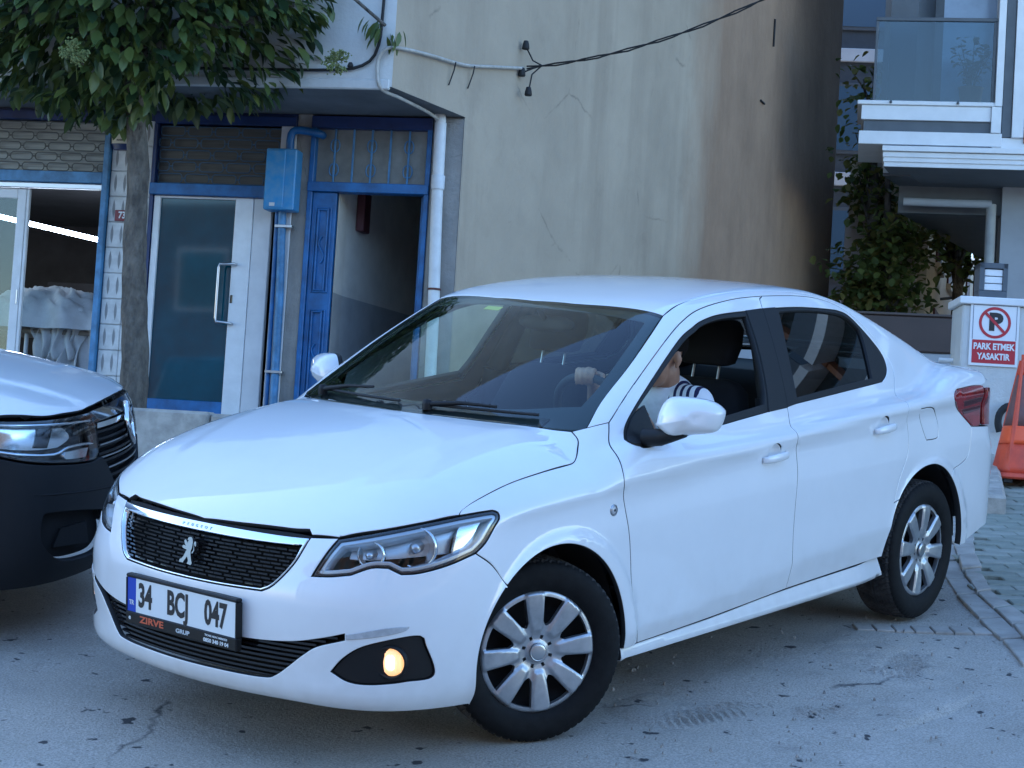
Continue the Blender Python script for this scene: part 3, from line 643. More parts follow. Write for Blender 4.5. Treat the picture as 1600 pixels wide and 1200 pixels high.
# --- headlamps
lamp_o = path(lamp_top, lamp_top2, lamp_rear, lamp_low, lamp_notch, lamp_notch2, lamp_notch3, lamp_in)
for sd_ in (1, -1):
    hl = empty('headlamp'); hl.parent = car
    oo = lamp_o*[1, sd_, 1]
    panel('lens', 'F', oo, M_LENS, hl, sp=.03, gap=.004, off=0, depth=.004)
    panel('lamp_back', 'F', oo, M_REFLB, hl, holes=[np.array(path(*[[tuple(p) for p in lamp_o]], sp=.02))*[1, sd_, 1]*1.0] if False else (), sp=.05, gap=.001, off=-.075, depth=.002)
    # rim of grey bezel just behind the lens
    inner = to_uv('F', lamp_o); 
    def shrink(poly, d):
        uv = ccw(to_uv('F', poly)*np.array(USC['F'])); q = poffset(uv, d); q = q/np.array(USC['F'])
        P, _ = cast('F', q[:, 0], q[:, 1]); return P
    rim = shrink(lamp_o, .010)*[1, sd_, 1]
    panel('bezel', 'F', oo, M_GLOSSB, hl, holes=[rim], sp=.03, gap=.002, off=-.006, depth=.012, rnd=.0008)
    rim2 = shrink(lamp_o, .020)*[1, sd_, 1]
    panel('bezel', 'F', shrink(lamp_o, .0085)*[1, sd_, 1], M_REFLB, hl, holes=[rim2], sp=.03, gap=0, off=-.012, depth=.05)
    def bowl(x, y, z, r, d, nm, m, back=.012, n=28):
        P, N = surf('F', x, y*sd_, z); D = np.array([-1, -.18*1*np.sign(y*sd_)*-1, .0]); D = np.array([-.93, .36*sd_, 0.02]); D /= np.linalg.norm(D); P = P-N*back
        mb = MB().lathe([(.004, -d), (r*.35, -d*.9), (r*.7, -d*.55), (r*.95, -d*.1), (r, 0), (r+.004, 0), (r+.004, -.02)], n)
        mm = frame_at(P, D); mb.v = [tuple(mm @ Vector(q)) for q in mb.v]; return mb.build(nm, m, hl), mm
    b1, m1 = bowl(-.575, .735, .735, .062, .055, 'reflector', M_REFL, .05)
    b2, m2 = bowl(-.675, .62, .715, .040, .05, 'reflector', M_REFL, .045)
    for mm, r in ((m1, .018), (m2, .013)):
        mb = MB().lathe([(.0, .02), (r*.6, .017), (r, .008), (r, -.03)], 16); mb.v = [tuple(mm @ Vector(q)) for q in mb.v]; mb.build('bulb_shield', M_SATIN, hl)
    panel('inner_housing', 'F', path([(-.70, .55, .742), (-.628, .636, .770), (-.535, .71, .792), (-.42, .775, .812)], [(-.42, .775, .812), (-.45, .79, .70)], [(-.45, .79, .70), (-.56, .75, .70), (-.66, .67, .70), (-.73, .56, .70)], [(-.73, .56, .70), (-.70, .55, .742)])*[1, sd_, 1], M_REFLB, hl, sp=.04, gap=0, off=-.068, depth=.004)
    panel('turn_lamp', 'F', path([(-.42, .775, .80), (-.34, .80, .808)], [(-.34, .80, .808), (-.39, .81, .715)], [(-.39, .81, .715), (-.46, .79, .70)], [(-.46, .79, .70), (-.42, .775, .80)])*[1, sd_, 1], M_REFL, hl, sp=.03, gap=0, off=-.040, depth=.01)
    mb = MB(); pts = []
    for (x, y, z) in [(-.757, .53, .652), (-.735, .575, .655), (-.71, .615, .662), (-.69, .645, .678), (-.655, .68, .680), (-.635, .70, .668), (-.60, .735, .664), (-.54, .765, .668)]:
        P, N = surf('F', x, y*sd_, z); pts.append(tuple(P-N*.025))
    mb.tube([Vector(p) for p in cr(pts, .01)], .0035, 8).build('light_guide', M_CHROME, hl)
    # fog lamp in its black pod, lit
    fl = empty('fog_lamp'); fl.parent = car
    panel('pod', 'F', fog*[1, sd_, 1], M_BLACK, fl, sp=.03, gap=.001, off=-.010, depth=.02)
    P, N = surf('F', -.659, .711*sd_, .383); D = np.array([-.90, .42*sd_, 0]); D /= np.linalg.norm(D); mm = frame_at(P-N*.008, D)
    mb = MB().lathe([(.052, -.01), (.052, .012), (.046, .014), (.043, .006)], 32); mb.v = [tuple(mm @ Vector(q)) for q in mb.v]; mb.build('ring', M_BLACK, fl)
    mb = MB().lathe([(.0005, .010), (.02, .009), (.036, .006), (.043, .001)], 28); mb.v = [tuple(mm @ Vector(q)) for q in mb.v]
    mb.build('glowing_lens', M_FOGLIT, fl)
    mb = MB().lathe([(.0005, .0135), (.012, .0125), (.022, .010), (.0255, .0080)], 28); mb.v = [tuple(mm @ Vector((q[0]*.8, q[1], q[2]))) for q in mb.v]; mb.build('bright_core', M_FOGCORE, fl)
    for k_ in range(5): mb = MB().tube([mm @ Vector((-.034+.017*k_, -.028, .0085)), mm @ Vector((-.034+.017*k_, 0, .0115)), mm @ Vector((-.034+.017*k_, .028, .0085))], .0016, 5); mb.build('lens_flute', M_FOGLIT, fl)
    # clear marker strip above the pod
    panel('marker_reflector', 'F', path([(-.755, .606, .468), (-.72, .66, .482), (-.66, .71, .494), (-.615, .742, .494)], [(-.615, .742, .494), (-.625, .735, .480), (-.68, .695, .465), (-.753, .608, .450)], [(-.753, .608, .450), (-.755, .606, .468)])*[1, sd_, 1], M_MARKER, car, sp=.02, gap=.001, off=.004, depth=.008)
# --- wheels
def tyre_mesh():
    prof = [(.203, -.080), (.212, -.090), (.232, -.098), (.258, -.1015), (.280, -.0985), (.296, -.091), (.304, -.082)]
    cols = [(.3075, -.074)]+[(.3095-.002*(h/.07)**2, h) for h in np.linspace(-.068, .068, 19)]+[(.3075, .074)]
    full = prof+cols+[(r, -h) for r, h in prof[::-1]]; n = 264; m = len(full); v = []; nt0, nt1 = len(prof), len(prof)+len(cols)
    for k in range(n):
        a = 2*math.pi*k/n
        for j, (r, h) in enumerate(full):
            if nt0-1 <= j <= nt1:
                ph = (k/n*66+abs(h)*16+(.5 if h > 0 else 0)) % 1
                if (ph < .30 and abs(h) > .012) or min(abs(abs(h)-.03), abs(h)) < .0045: r -= .0065
            v.append((r*math.cos(a), r*math.sin(a), h))
    f = []; mi = []
    for k in range(n):
        k2 = (k+1) % n
        for j in range(m-1): f.append((k*m+j, k2*m+j, k2*m+j+1, k*m+j+1)); mi.append(1 if nt0-1 <= j < nt1 else 0)
    me = bpy.data.meshes.new('tyre'); me.from_pydata(v, [], f); me.materials.append(M_TYRE); me.materials.append(M_TREAD)
    me.polygons.foreach_set('material_index', mi); me.polygons.foreach_set('use_smooth', [i == 0 for i in mi]); me.update(); return me
ME_TYRE = tyre_mesh()
def hub_template():
    NSP = 8; holes = []
    for k in range(NSP):
        c = 2*math.pi*(k+.5)/NSP; pts = []
        ro, ri, ho, hi = .188, .096, R(12.0), R(7.6)
        for i in range(9): a = c-ho+2*ho*i/8; pts.append((ro*math.cos(a), ro*math.sin(a)))
        for i in range(7):
            u = i/6; a = c+hi-2*hi*u; rr = ri+.008-.013*math.sin(math.pi*u); pts.append((rr*math.cos(a), rr*math.sin(a)))
        holes.append(pts)
    for k in range(NSP):
        c = 2*math.pi*(k+.5)/NSP; r0 = .050
        holes.append([((r0+dr)*math.cos(c+da), (r0+dr)*math.sin(c+da)) for dr, da in ((-.006, -.11), (-.006, .11), (.007, .10), (.007, -.10))])
    outer = [(.2125*math.cos(2*math.pi*i/120), .2125*math.sin(2*math.pi*i/120)) for i in range(120)]
    def zf(x, y):
        r = math.hypot(x, y); a = math.atan2(y, x); s = 2*math.pi/NSP; d = abs((a/s-round(a/s))*s)*max(r, .03)
        z = .004+.016*math.sin(min(1, r/.20)*math.pi*.62)
        if r > .196: z -= ((r-.196)/.0165)**2*.014
        if .06 < r < .2: hw = max(.2, r)*0+r*R(22.5-(7.6+(12-7.6)*min(1, max(0, (r-.094)/.096)))); z += .008*min(1, max(0, (hw-d+.001)/.007))*min(1, (r-.06)/.015)*min(1, max(0, (.206-r)/.008))
        if r < .04: z += .009*max(0, 1-(r/.04)**6)
        return z
    return plate2d('hubcap', [outer]+holes, zf, M_HUB, None, sp=.0065, thick=.018)
HUB_T = hub_template(); ME_HUB = HUB_T.data; bpy.data.objects.remove(HUB_T)
mbd = MB().lathe([(.0005, -.03), (.05, -.03), (.10, -.045), (.17, -.04), (.195, -.02), (.208, .004), (.212, .008), (.2135, .002), (.205, -.02), (.200, -.08)], 48)
WHEEL_DISC = mbd.build('wheel', M_UNDER, None); ME_DISC = WHEEL_DISC.data; bpy.data.objects.remove(WHEEL_DISC)
mbc = MB().lathe([(.0005, .0275), (.02, .0272), (.0265, .026), (.029, .024)], 32)
mbc.lathe([(.0265, .0262), (.0285, .0275), (.0305, .0262), (.0315, .022)], 32)
o_ = mbc.build('centre_cap', M_SATIN, None); ME_CAP = o_.data; bpy.data.objects.remove(o_)
for nm, c, st, sg, spin in (('fl', (.037, -.683), -.4793, -1, 5), ('fr', (.02, .735), -.40, 1, 20), ('rl', (2.652, -.735), 0, -1, -9), ('rr', (2.652, .735), 0, 1, 30)):
    ca, sa = math.cos(st), math.sin(st); N = (sa*1, -ca, 0) if sg < 0 else (-sa, ca, 0)
    M = frame_at((c[0], c[1], .3085), N) @ Matrix.Rotation(R(spin), 4, 'Z')
    w = obj('wheel', ME_DISC, None, car); w.matrix_local = M @ Matrix.Translation((0, 0, .060))
    for me, nm2, dz in ((ME_TYRE, 'tyre', -.060), (ME_HUB, 'hubcap', .006), (ME_CAP, 'centre_cap', .006)):
        p = obj(nm2, me, None, w); p.location = (0, 0, dz)
# --- wheel housings and floor
for cx, r in ((-.035, .40), (2.612, .40)):
    for s in (-1, 1):
        mb = MB(); pr = []
        for i in range(21):
            a = R(0+180*i/20); pr.append((cx+r*math.cos(a), .325+(r-.01)*math.sin(a)))
        tt = np.minimum(cast('Y', np.array([p[0] for p in pr]), np.array([p[1] for p in pr]))[0][:, 1]-.035, .80); v = [(x, s*float(t_), z) for (x, z), t_ in zip(pr, tt)]+[(x, s*.40, z) for x, z in pr]; n = len(pr)
        mb.add(v, [(i, i+1, n+i+1, n+i) for i in range(n-1)], 0, True); mb.add([(x, s*.40, z) for x, z in pr], [tuple(range(n))])
        mb.build('wheel_housing', M_WELL, car)
mb = MB().box((-.60, -.62, .24), (-.38, .62, .62)); mb.box((.40, -.72, .235), (2.18, .72, .27)); mb.box((-.38, -.40, .22), (.36, .40, .62)); mb.box((2.22, -.40, .24), (3.0, .40, .40)); mb.box((3.0, -.66, .36), (3.36, .66, .60))
mb.build('floor_pan', M_UNDER, car)
MB().box((.22, -.62, .30), (.30, .62, .90)).build('bulkhead', M_TRIM, car)
# --- cowl, wipers
mb = MB(); pts = []
for y in np.linspace(-.55, .55, 24):
    P, N = surf('T', .10+.44*y*y, y, 1.03); pts.append((P, N))
v = []
for P, N in pts: v += [tuple(P+np.array([-.055, 0, -.034])), tuple(P+np.array([-.02, 0, -.012])), tuple(P+np.array([.06, 0, .018]))]
f = []
for i in range(len(pts)-1):
    for k in range(2): f.append((i*3+k, i*3+3+k, i*3+4+k, i*3+k+1))
MB().add(v, f, 0, True).build('cowl', M_BLACK, car)
def ws_pt(x, y, o): P, N = surf('T', x, y, 1.1); return Vector(P+N*o)
for y0, y1 in ((-.12, -.52), (.50, .02)):
    wp = empty('wiper'); wp.parent = car
    a = ws_pt(.13+.44*y0*y0, y0, .02); b = ws_pt(.165+.45*((y0+y1)/2)**2, (y0*.35+y1*.65), .03)
    MB().tube([a, a.lerp(b, .5)+Vector((0, 0, .008)), b], [.011, .007, .005], 8).build('arm', M_BLACK, wp)
    MB().tube([ws_pt(.145+.45*y*y, y, .012) for y in np.linspace(y0, y1, 9)], .0055, 6).build('blade', M_RUB, wp)
    MB().lathe([(.0, .018), (.014, .016), (.018, .0), (.018, -.02)], 14, c=tuple(a)).build('pivot_cap', M_BLACK, wp)
# --- door mirrors
def mirror(s):
    dm = empty('door_mirror'); dm.parent = car
    c = Vector((.545, -.957, 1.068)); ax = Vector((.36, -.93, .0)).normalized()
    fwd = Vector((-.93, -.36, .03)).normalized(); upv = Vector((0, 0, 1))
    out = cr([(-.118, -.033, 0), (-.107, .015, 0), (-.085, .055, 0), (-.052, .070, 0), (.025, .068, 0), (.080, .057, 0), (.111, .037, 0), (.118, .020, 0), (.105, -.026, 0), (.080, -.048, 0), (.014, -.059, 0), (-.063, -.068, 0), (-.118, -.033, 0)], .008)[:-1]
    k_ = len(out); v = []; ds = [-.022, -.012, 0, .018, .034, .048, .060, .069, .075, .079, .0805]
    for d in ds:
        sc_ = (1-(max(0, d)/.081)**2.6)**.5 if d >= 0 else 1-.03*(d/-.022)
        for p in out:
            q = c+ax*(p[0]*sc_+.012*(1-sc_))+upv*(p[1]*sc_)+fwd*(d-.10*p[0]-.02)
            v.append((q.x+.10, -q.y-.055, q.z+.005) if s > 0 else tuple(q))
    m = len(ds); f = [(i*k_+j, i*k_+(j+1) % k_, (i+1)*k_+(j+1) % k_, (i+1)*k_+j) for i in range(m-1) for j in range(k_)]+[tuple(range(k_-1, -1, -1)), tuple((m-1)*k_+j for j in range(k_))]
    if s < 0: f = [tuple(reversed(q)) for q in f]
    mb = MB(); mb.add(v, f, 0, True); mb.m = [1 if i < 2 else 0 for i in range(m-1) for j in range(k_)]+[1, 0]; cap = mb.build('mirror_cap', [M_PAINT, M_BLACK], dm)
    y = lambda q: (q[0]+.10, -q[1]-.045, q[2]+.005) if s > 0 else q
    mb = MB(); mb.tube([y((.50, -.80, .985)), y((.515, -.86, .992)), y((.525, -.90, 1.005)), y((.53, -.95, 1.02))], [.032, .030, .026, .020], 12); mb.build('mirror_arm', M_BLACK, dm)
    return dm
mirror(-1); mirror(1)
# --- door handles, side repeater, antenna
for x, z in ((1.294, .855), (2.178, .894)):
    for s in (-1, 1):
        P, N = surf('S', x, .855, z); P = P*[1, s, 1]; N = N*[1, s, 1]
        dh = empty('door_handle'); dh.parent = car; mm = frame_at(P, N)
        # cup behind the grip
        mb = MB().lathe([(.0005, -.020), (.45, -.018), (.75, -.012), (.93, -.004), (1.0, -.0005), (1.02, -.001)], 36); mb.v = [tuple(mm @ Vector((q[0]*.046, q[1]*.036+.012, q[2]))) for q in mb.v]; mb.build('handle_cup', M_PAINT, dh)
        sx = 1
        pts = [(-.088, -.008, .004), (-.078, -.006, .016), (-.05, -.003, .026), (0, 0, .029), (.05, .002, .026), (.072, .003, .017), (.080, .003, .004)]
        mb = MB().tube([Vector(p) for p in cr(pts, .008)], 1.0, 10)
        cpts = cr(pts, .008); v = []; nn = 12
        for i, p in enumerate(cpts):
            k = i/(len(cpts)-1); w = .0165*(1-.35*abs(2*k-1)**2.5)
            for j in range(nn):
                a = 2*math.pi*j/nn; v.append((p[0], p[1]+w*math.cos(a), p[2]+.0075*math.sin(a)))
        m_ = len(cpts); f = [(i*nn+j, i*nn+(j+1) % nn, (i+1)*nn+(j+1) % nn, (i+1)*nn+j) for i in range(m_-1) for j in range(nn)]+[tuple(range(nn-1, -1, -1)), tuple((m_-1)*nn+j for j in range(nn))]
        MB().add([tuple(mm @ Vector((q[0]*(-s), q[1], q[2]))) for q in v], [tuple(reversed(q)) for q in f], 0, True).build('grip', M_PAINT, dh)
for s in (-1, 1):
    P, N = surf('S', .266, .852, .765); P = P*[1, s, 1]; N = N*[1, s, 1]; mm = frame_at(P, N)
    mb = MB().lathe([(.0005, .006), (.008, .0055), (.013, .004), (.0165, .0005)], 20); mb.v = [tuple(mm @ Vector(q)) for q in mb.v]; sr = mb.build('side_repeater', M_MARKER, car)
    mb = MB().lathe([(.0165, .0045), (.0195, .003), (.0205, -.001)], 20); mb.v = [tuple(mm @ Vector(q)) for q in mb.v]; mb.build('ring', M_SATIN, sr)
    mb = MB().lathe([(.0005, .0072), (.0045, .0066), (.006, .004)], 12); mb.v = [tuple(mm @ Vector(q)) for q in mb.v]; mb.build('bulb', M_INK, sr)
# --- cabin: seats, dashboard, steering wheel, mirror, sun sticker
def loft(secs, n=20):
    """closed sections: each a list of points"""
    v = []; m = len(secs)
    for s in secs: v += [tuple(p) for p in s]
    k = len(secs[0]); f = [(i*k+j, i*k+(j+1) % k, (i+1)*k+(j+1) % k, (i+1)*k+j) for i in range(m-1) for j in range(k)]
    f += [tuple(range(k-1, -1, -1)), tuple((m-1)*k+j for j in range(k))]
    return v, f
def rr(cx, cy, w, d, e=.45, n=24):
    return [(cx+w*math.copysign(abs(math.cos(2*math.pi*i/n))**e, math.cos(2*math.pi*i/n)), cy+d*math.copysign(abs(math.sin(2*math.pi*i/n))**e, math.sin(2*math.pi*i/n))) for i in range(n)]
def seat(y, lean, x0, name='front_seat', w=.25):
    st = empty(name); st.parent = car
    secs = []
    for h, ww, dd in ((0, .22, .05), (.04, .24, .075), (.25, w, .085), (.42, w-.01, .08), (.55, w-.05, .065), (.585, w-.09, .045), (.60, w-.14, .02)):
        cx = x0+h*lean; secs.append([(cx+q[1], y+q[0], .50+h) for q in rr(0, 0, ww, dd)])
    v, f = loft(secs); MB().add(v, f, 0, True).build('backrest', M_FABRIC, st)
    secs = []
    for h, ww, dd in ((.655, .10, .03), (.665, .125, .05), (.73, .135, .058), (.80, .125, .052), (.83, .10, .038), (.842, .06, .015)):
        cx = x0+h*lean-.02; secs.append([(cx+q[1], y+q[0], .50+h) for q in rr(0, 0, ww, dd, .6)])
    v, f = loft(secs); MB().add(v, f, 0, True).build('headrest', M_FABRIC, st)
    for dy in (-.06, .06): MB().tube([(x0+.57*lean, y+dy, 1.07), (x0+.70*lean-.02, y+dy, 1.20)], .006, 8).build('headrest_post', M_SATIN, st)
    secs = [[(x0-.02-.48*k, y+q[0], .44+q[1]) for q in rr(0, 0, w*(1-.1*k*k), .075)] for k in (0, .1, .5, .9, 1.0)]
    v, f = loft(secs); MB().add(v, [tuple(reversed(q)) for q in f], 0, True).build('cushion', M_FABRIC, st)
    return st
seat(-.37, .40, 1.30); seat(.37, .40, 1.24)
rs = empty('rear_seat'); rs.parent = car
secs = [[(2.15+h*.45+q[1], q[0], .50+h) for q in rr(0, 0, w_, d_)] for h, w_, d_ in ((0, .60, .06), (.3, .63, .08), (.5, .60, .07), (.56, .55, .03))]
v, f = loft(secs); MB().add(v, f, 0, True).build('backrest', M_FABRIC, rs)
for y in (-.36, .36):
    secs = [[(2.40+h*.3+q[1], y+q[0], 1.04+h) for q in rr(0, 0, w_, d_, .6)] for h, w_, d_ in ((0, .10, .03), (.02, .12, .05), (.10, .12, .05), (.14, .08, .02))]
    v, f = loft(secs); MB().add(v, f, 0, True).build('headrest', M_FABRIC, rs)
MB().box((1.70, -.62, .36), (2.2, .62, .50), 0, .05).build('cushion', M_FABRIC, rs)
secs = []
for y in np.linspace(-.70, .70, 17):
    hump = .045*math.exp(-((y+.37)/.16)**2)
    secs.append([(.30, y, .70), (.22, y, .93), (.30, y, 1.0), (.50, y, 1.005+hump*.3), (.62, y, .985+hump), (.70, y, .93+hump*.6), (.71, y, .84), (.64, y, .70)])
v, f = loft(secs); MB().add(v, f, 0, True).build('dashboard', M_TRIM, car)
sw = empty('steering_wheel'); sw.parent = car
SWM = frame_at((.815, -.37, .985), (.88, 0, .47))
pts = [SWM @ Vector((.185*math.cos(a), .185*math.sin(a), 0)) for a in np.linspace(0, 2*math.pi, 49)[:-1]]
MB().tube(pts, .016, 10, closed=True).build('rim', M_TRIM, sw)
mb = MB().box((-.07, -.055, -.03), (.07, .045, .01), 0, .02)
for a in (0, math.pi, -math.pi/2): mb.tube([(0, 0, -.01), (.18*math.cos(a), .18*math.sin(a), 0)], [.03, .015], 8)
mb.v = [tuple(SWM @ Vector(q)) for q in mb.v]; mb.build('hub', M_TRIM, sw)
MB().tube([SWM @ Vector((0, 0, -.02)), (.55, -.37, .86)], .035, 12).build('column', M_TRIM, sw)
rv = empty('inner_mirror'); rv.parent = car
secs = [[(.955+q[1]*.5-.10*y*0, y, 1.315+q[1]) for q in rr(0, 0, .02, .032*(1-.5*abs((y)/.125)**4), .7, 14)] for y in np.linspace(-.125, .125, 9)]
secs = [[(.955+.02*math.cos(2*math.pi*i/14), y, 1.315+.032*(1-.5*abs(y/.125)**4)*math.sin(2*math.pi*i/14)) for i in range(14)] for y in np.linspace(-.125, .125, 9)]
v, f = loft(secs); MB().add(v, f, 0, True).build('mirror_shell', M_TRIM, rv)
MB().tube([(.945, 0, 1.33), (.90, 0, 1.375)], .010, 8).build('stem', M_TRIM, rv)
P, N = surf('T', .79, .14, 1.3); mm = frame_at(P-N*.006, N); mb = MB().box((-.042, -.014, -.001), (.042, .014, .001)); mb.v = [tuple(mm @ Vector(q)) for q in mb.v]; mb.build('screen_sticker', M_STICKER, car)
for s in (-1, 1):   # inner faces of the B pillars and the seat-belts
    MB().tube([(1.50, s*.70, 1.05), (1.53, s*.64, 1.20), (1.58, s*.56, 1.38)], [.05, .04, .035], 8).build('pillar_lining', M_TRIM, car)
    MB().tube([(1.50, s*.72, .35), (1.50, s*.735, .7), (1.50, s*.70, 1.05)], .06, 8).build('pillar_lining', M_TRIM, car)
MB().box((2.45, -.62, 1.02), (3.02, .62, 1.05)).build('parcel_shelf', M_TRIM, car)

# ------------------------------------------------------------------ ground (the street climbs away from the camera; it shares the saloon's plane)
def asphalt():
    m, nt, n, l, b = nodes('dusty_asphalt')
    tc = n.new('ShaderNodeTexCoord')
    def noise(s, d=6, r=.6):
        t = n.new('ShaderNodeTexNoise'); t.inputs['Scale'].default_value = s; t.inputs['Detail'].default_value = d; t.inputs['Roughness'].default_value = r; l.new(tc.outputs['Object'], t.inputs[0]); return t
    def ramp(src, p0, p1, c0, c1):
        r = n.new('ShaderNodeValToRGB'); r.color_ramp.elements[0].position = p0; r.color_ramp.elements[1].position = p1; r.color_ramp.elements[0].color = (*c0, 1); r.color_ramp.elements[1].color = (*c1, 1); l.new(src.outputs[0], r.inputs[0]); return r
    def mix(a, bb, fac, mode='MIX'):
        x = n.new('ShaderNodeMix'); x.data_type = 'RGBA'; x.blend_type = mode
        (l.new(fac.outputs[0], x.inputs[0]) if not isinstance(fac, float) else setattr(x.inputs[0], 'default_value', fac))
        l.new(a, x.inputs[6]); l.new(bb, x.inputs[7]); return x.outputs[2]
    big = ramp(noise(.55, 5), .38, .62, (.37, .335, .285), (.47, .425, .36))
    dust = ramp(noise(1.6, 8, .7), .45, .66, (.0, .0, .0), (1, 1, 1))
    dc = n.new('ShaderNodeRGB'); dc.outputs[0].default_value = (.50, .455, .395, 1)
    c = mix(big.outputs[0], dc.outputs[0], dust)
    grit = ramp(noise(120, 4, .75), .34, .68, (.62, .62, .62), (1.28, 1.28, 1.28)); c = mix(c, grit.outputs[0], 1.0, 'MULTIPLY')
    spots = ramp(noise(11, 3, .5), .67, .70, (0, 0, 0), (1, 1, 1)); sc_ = n.new('ShaderNodeRGB'); sc_.outputs[0].default_value = (.055, .054, .055, 1); c = mix(c, sc_.outputs[0], spots)
    vo = n.new('ShaderNodeTexVoronoi'); vo.inputs['Scale'].default_value = 7.0; l.new(tc.outputs['Object'], vo.inputs[0])
    pit = ramp(vo, .0, .055, (1, 1, 1), (0, 0, 0)); c = mix(c, sc_.outputs[0], pit)
    vc = n.new('ShaderNodeTexVoronoi'); vc.feature = 'DISTANCE_TO_EDGE'; vc.inputs['Scale'].default_value = .8
    wv = n.new('ShaderNodeMix'); wv.data_type = 'VECTOR'; wv.inputs[0].default_value = .22; l.new(tc.outputs['Object'], wv.inputs[4]); l.new(noise(2.2, 7).outputs[1], wv.inputs[5]); l.new(wv.outputs[1], vc.inputs[0])
    ck = ramp(vc, .0, .007, (1, 1, 1), (0, 0, 0)); ms = ramp(noise(.9, 3), .52, .60, (0, 0, 0), (1, 1, 1)); mm = n.new('ShaderNodeMath'); mm.operation = 'MULTIPLY'; l.new(ck.outputs[0], mm.inputs[0]); l.new(ms.outputs[0], mm.inputs[1]); c = mix(c, sc_.outputs[0], mm)
    oil = ramp(noise(1.9, 7, .72), .60, .74, (0, 0, 0), (.55, .55, .55)); oc = n.new('ShaderNodeRGB'); oc.outputs[0].default_value = (.17, .155, .14, 1); c = mix(c, oc.outputs[0], oil)
    l.new(c, b.inputs['Base Color']); b.inputs['Roughness'].default_value = .88
    b1 = n.new('ShaderNodeBump'); b1.inputs['Strength'].default_value = .9; b1.inputs['Distance'].default_value = .010; l.new(noise(85, 5, .7).outputs[0], b1.inputs['Height'])
    b2 = n.new('ShaderNodeBump'); b2.inputs['Strength'].default_value = .5; b2.inputs['Distance'].default_value = .03; l.new(noise(5, 6).outputs[0], b2.inputs['Height']); l.new(b1.outputs[0], b2.inputs['Normal'])
    l.new(b2.outputs[0], b.inputs['Normal']); return m
M_ASPH = asphalt()
M_CONC = mat('worn_concrete', (.44, .40, .35), .9, col2=(.29, .265, .23), vs_=5, bump=.4, bs=80, bd=.006)
M_KERB = mat('kerb_concrete', (.46, .42, .365), .9, col2=(.30, .275, .24), vs_=9, bump=.5, bs=60, bd=.006)
M_PAVER = mat('grey_green_paver', (.28, .29, .235), .9, col2=(.20, .21, .175), vs_=6, bump=.35, bs=120, bd=.004)
M_PAVER2 = mat('paler_paver', (.34, .34, .285), .9, col2=(.25, .255, .215), vs_=6, bump=.35, bs=120, bd=.004)
M_JOINT = mat('joint_dirt', (.075, .072, .062), .95, var=.4, vs_=30)
# road sheet: fine in front of the lens with shallow hollows and dust ridges, coarse beyond
xs = np.unique(np.concatenate([np.linspace(-70, -6, 9), np.linspace(-6, 8, 176), np.linspace(8, 70, 9)]))
ys = np.unique(np.concatenate([np.linspace(-70, -6, 9), np.linspace(-6, 8, 176), np.linspace(8, 70, 9)]))
X, Y = np.meshgrid(xs, ys, indexing='ij')
Z = .006*np.sin(X*1.3+.7*np.sin(Y*.9))*np.sin(Y*1.1+1)-.006
for k in range(26):
    Z += .0012*np.sin(X*nrng.uniform(-9, 9)+Y*nrng.uniform(-9, 9)+nrng.uniform(0, 6))
# churned dust with tyre prints beside the rear wheel
wgt = np.exp(-(((X-1.55)/.75)**2+((Y+1.05)/.30)**2))
Z += wgt*(.006*np.sin(X*14+Y*9)*np.sin(Y*17-X*6)+.006)
Z -= .004+.012*0
Z = np.minimum(Z, .004)
Zflat = np.maximum(0, 1-np.hypot(X-0, Y+.72)/.35); Z = Z*(1-np.clip(Zflat*3, 0, 1))
nx, ny = len(xs), len(ys)
me = bpy.data.meshes.new('road'); idx = np.arange(nx*ny).reshape(nx, ny)
q = np.stack([idx[:-1, :-1], idx[1:, :-1], idx[1:, 1:], idx[:-1, 1:]], -1).reshape(-1, 4)
me.from_pydata(np.stack([X, Y, Z], -1).reshape(-1, 3).tolist(), [], q.tolist())
road = obj('road', me, M_ASPH, smooth=True); road.matrix_world = RCW; tag(road, kind='structure')
def road_z(x, y):
    """world height of the road plane"""
    n = RCW.to_3x3() @ Vector((0, 0, 1)); return -(n.x*x+n.y*y)/n.z
# --- gutter slabs, kerb and paved footway on the right, all on the road plane
def slab(name, poly, z0, z1, m, parent, bev=.006):
    """a flat stone with chipped, rounded upper edges (polygon in road coordinates)"""
    p = np.array(poly, float); p = ccw(p); n = len(p); ins = poffset(p, bev); v = [(x, y, z0) for x, y in p]+[(x, y, z1-bev) for x, y in p]+[(x, y, z1) for x, y in ins]
    f = [(i, (i+1) % n, n+(i+1) % n, n+i) for i in range(n)]+[(n+i, n+(i+1) % n, 2*n+(i+1) % n, 2*n+i) for i in range(n)]+[tuple(range(2*n, 3*n))]
    return MB().add(v, f).build(name, m, parent)
gut = empty('gutter', mat4=RCW); tag(gut, kind='structure')
def along(pts):
    p = np.array(pts, float); d = np.r_[0, np.cumsum(np.linalg.norm(np.diff(p, axis=0), axis=1))]
    return lambda s: np.array([np.interp(s, d, p[:, 0]), np.interp(s, d, p[:, 1])]), d[-1]
edge_p = [(2.45, -1.62), (3.06, -1.14), (3.37, -.85), (3.70, -.66), (4.34, -.31), (5.54, .254), (7.5, 1.2)]
edge_j = [(2.30, -1.55), (2.734, -1.254), (3.06, -1.00), (3.254, -.838), (3.627, -.602), (3.98, -.39), (4.46, -.13), (5.40, .45), (7.3, 1.45)]
edge_l = [(2.22, -1.50), (2.684, -1.16), (2.94, -.94), (3.36, -.65), (3.76, -.41), (4.25, -.02), (5.25, .62), (7.1, 1.65)]
fp, Lp = along(edge_p); fj, Lj = along(edge_j); fl_, Ll = along(edge_l)
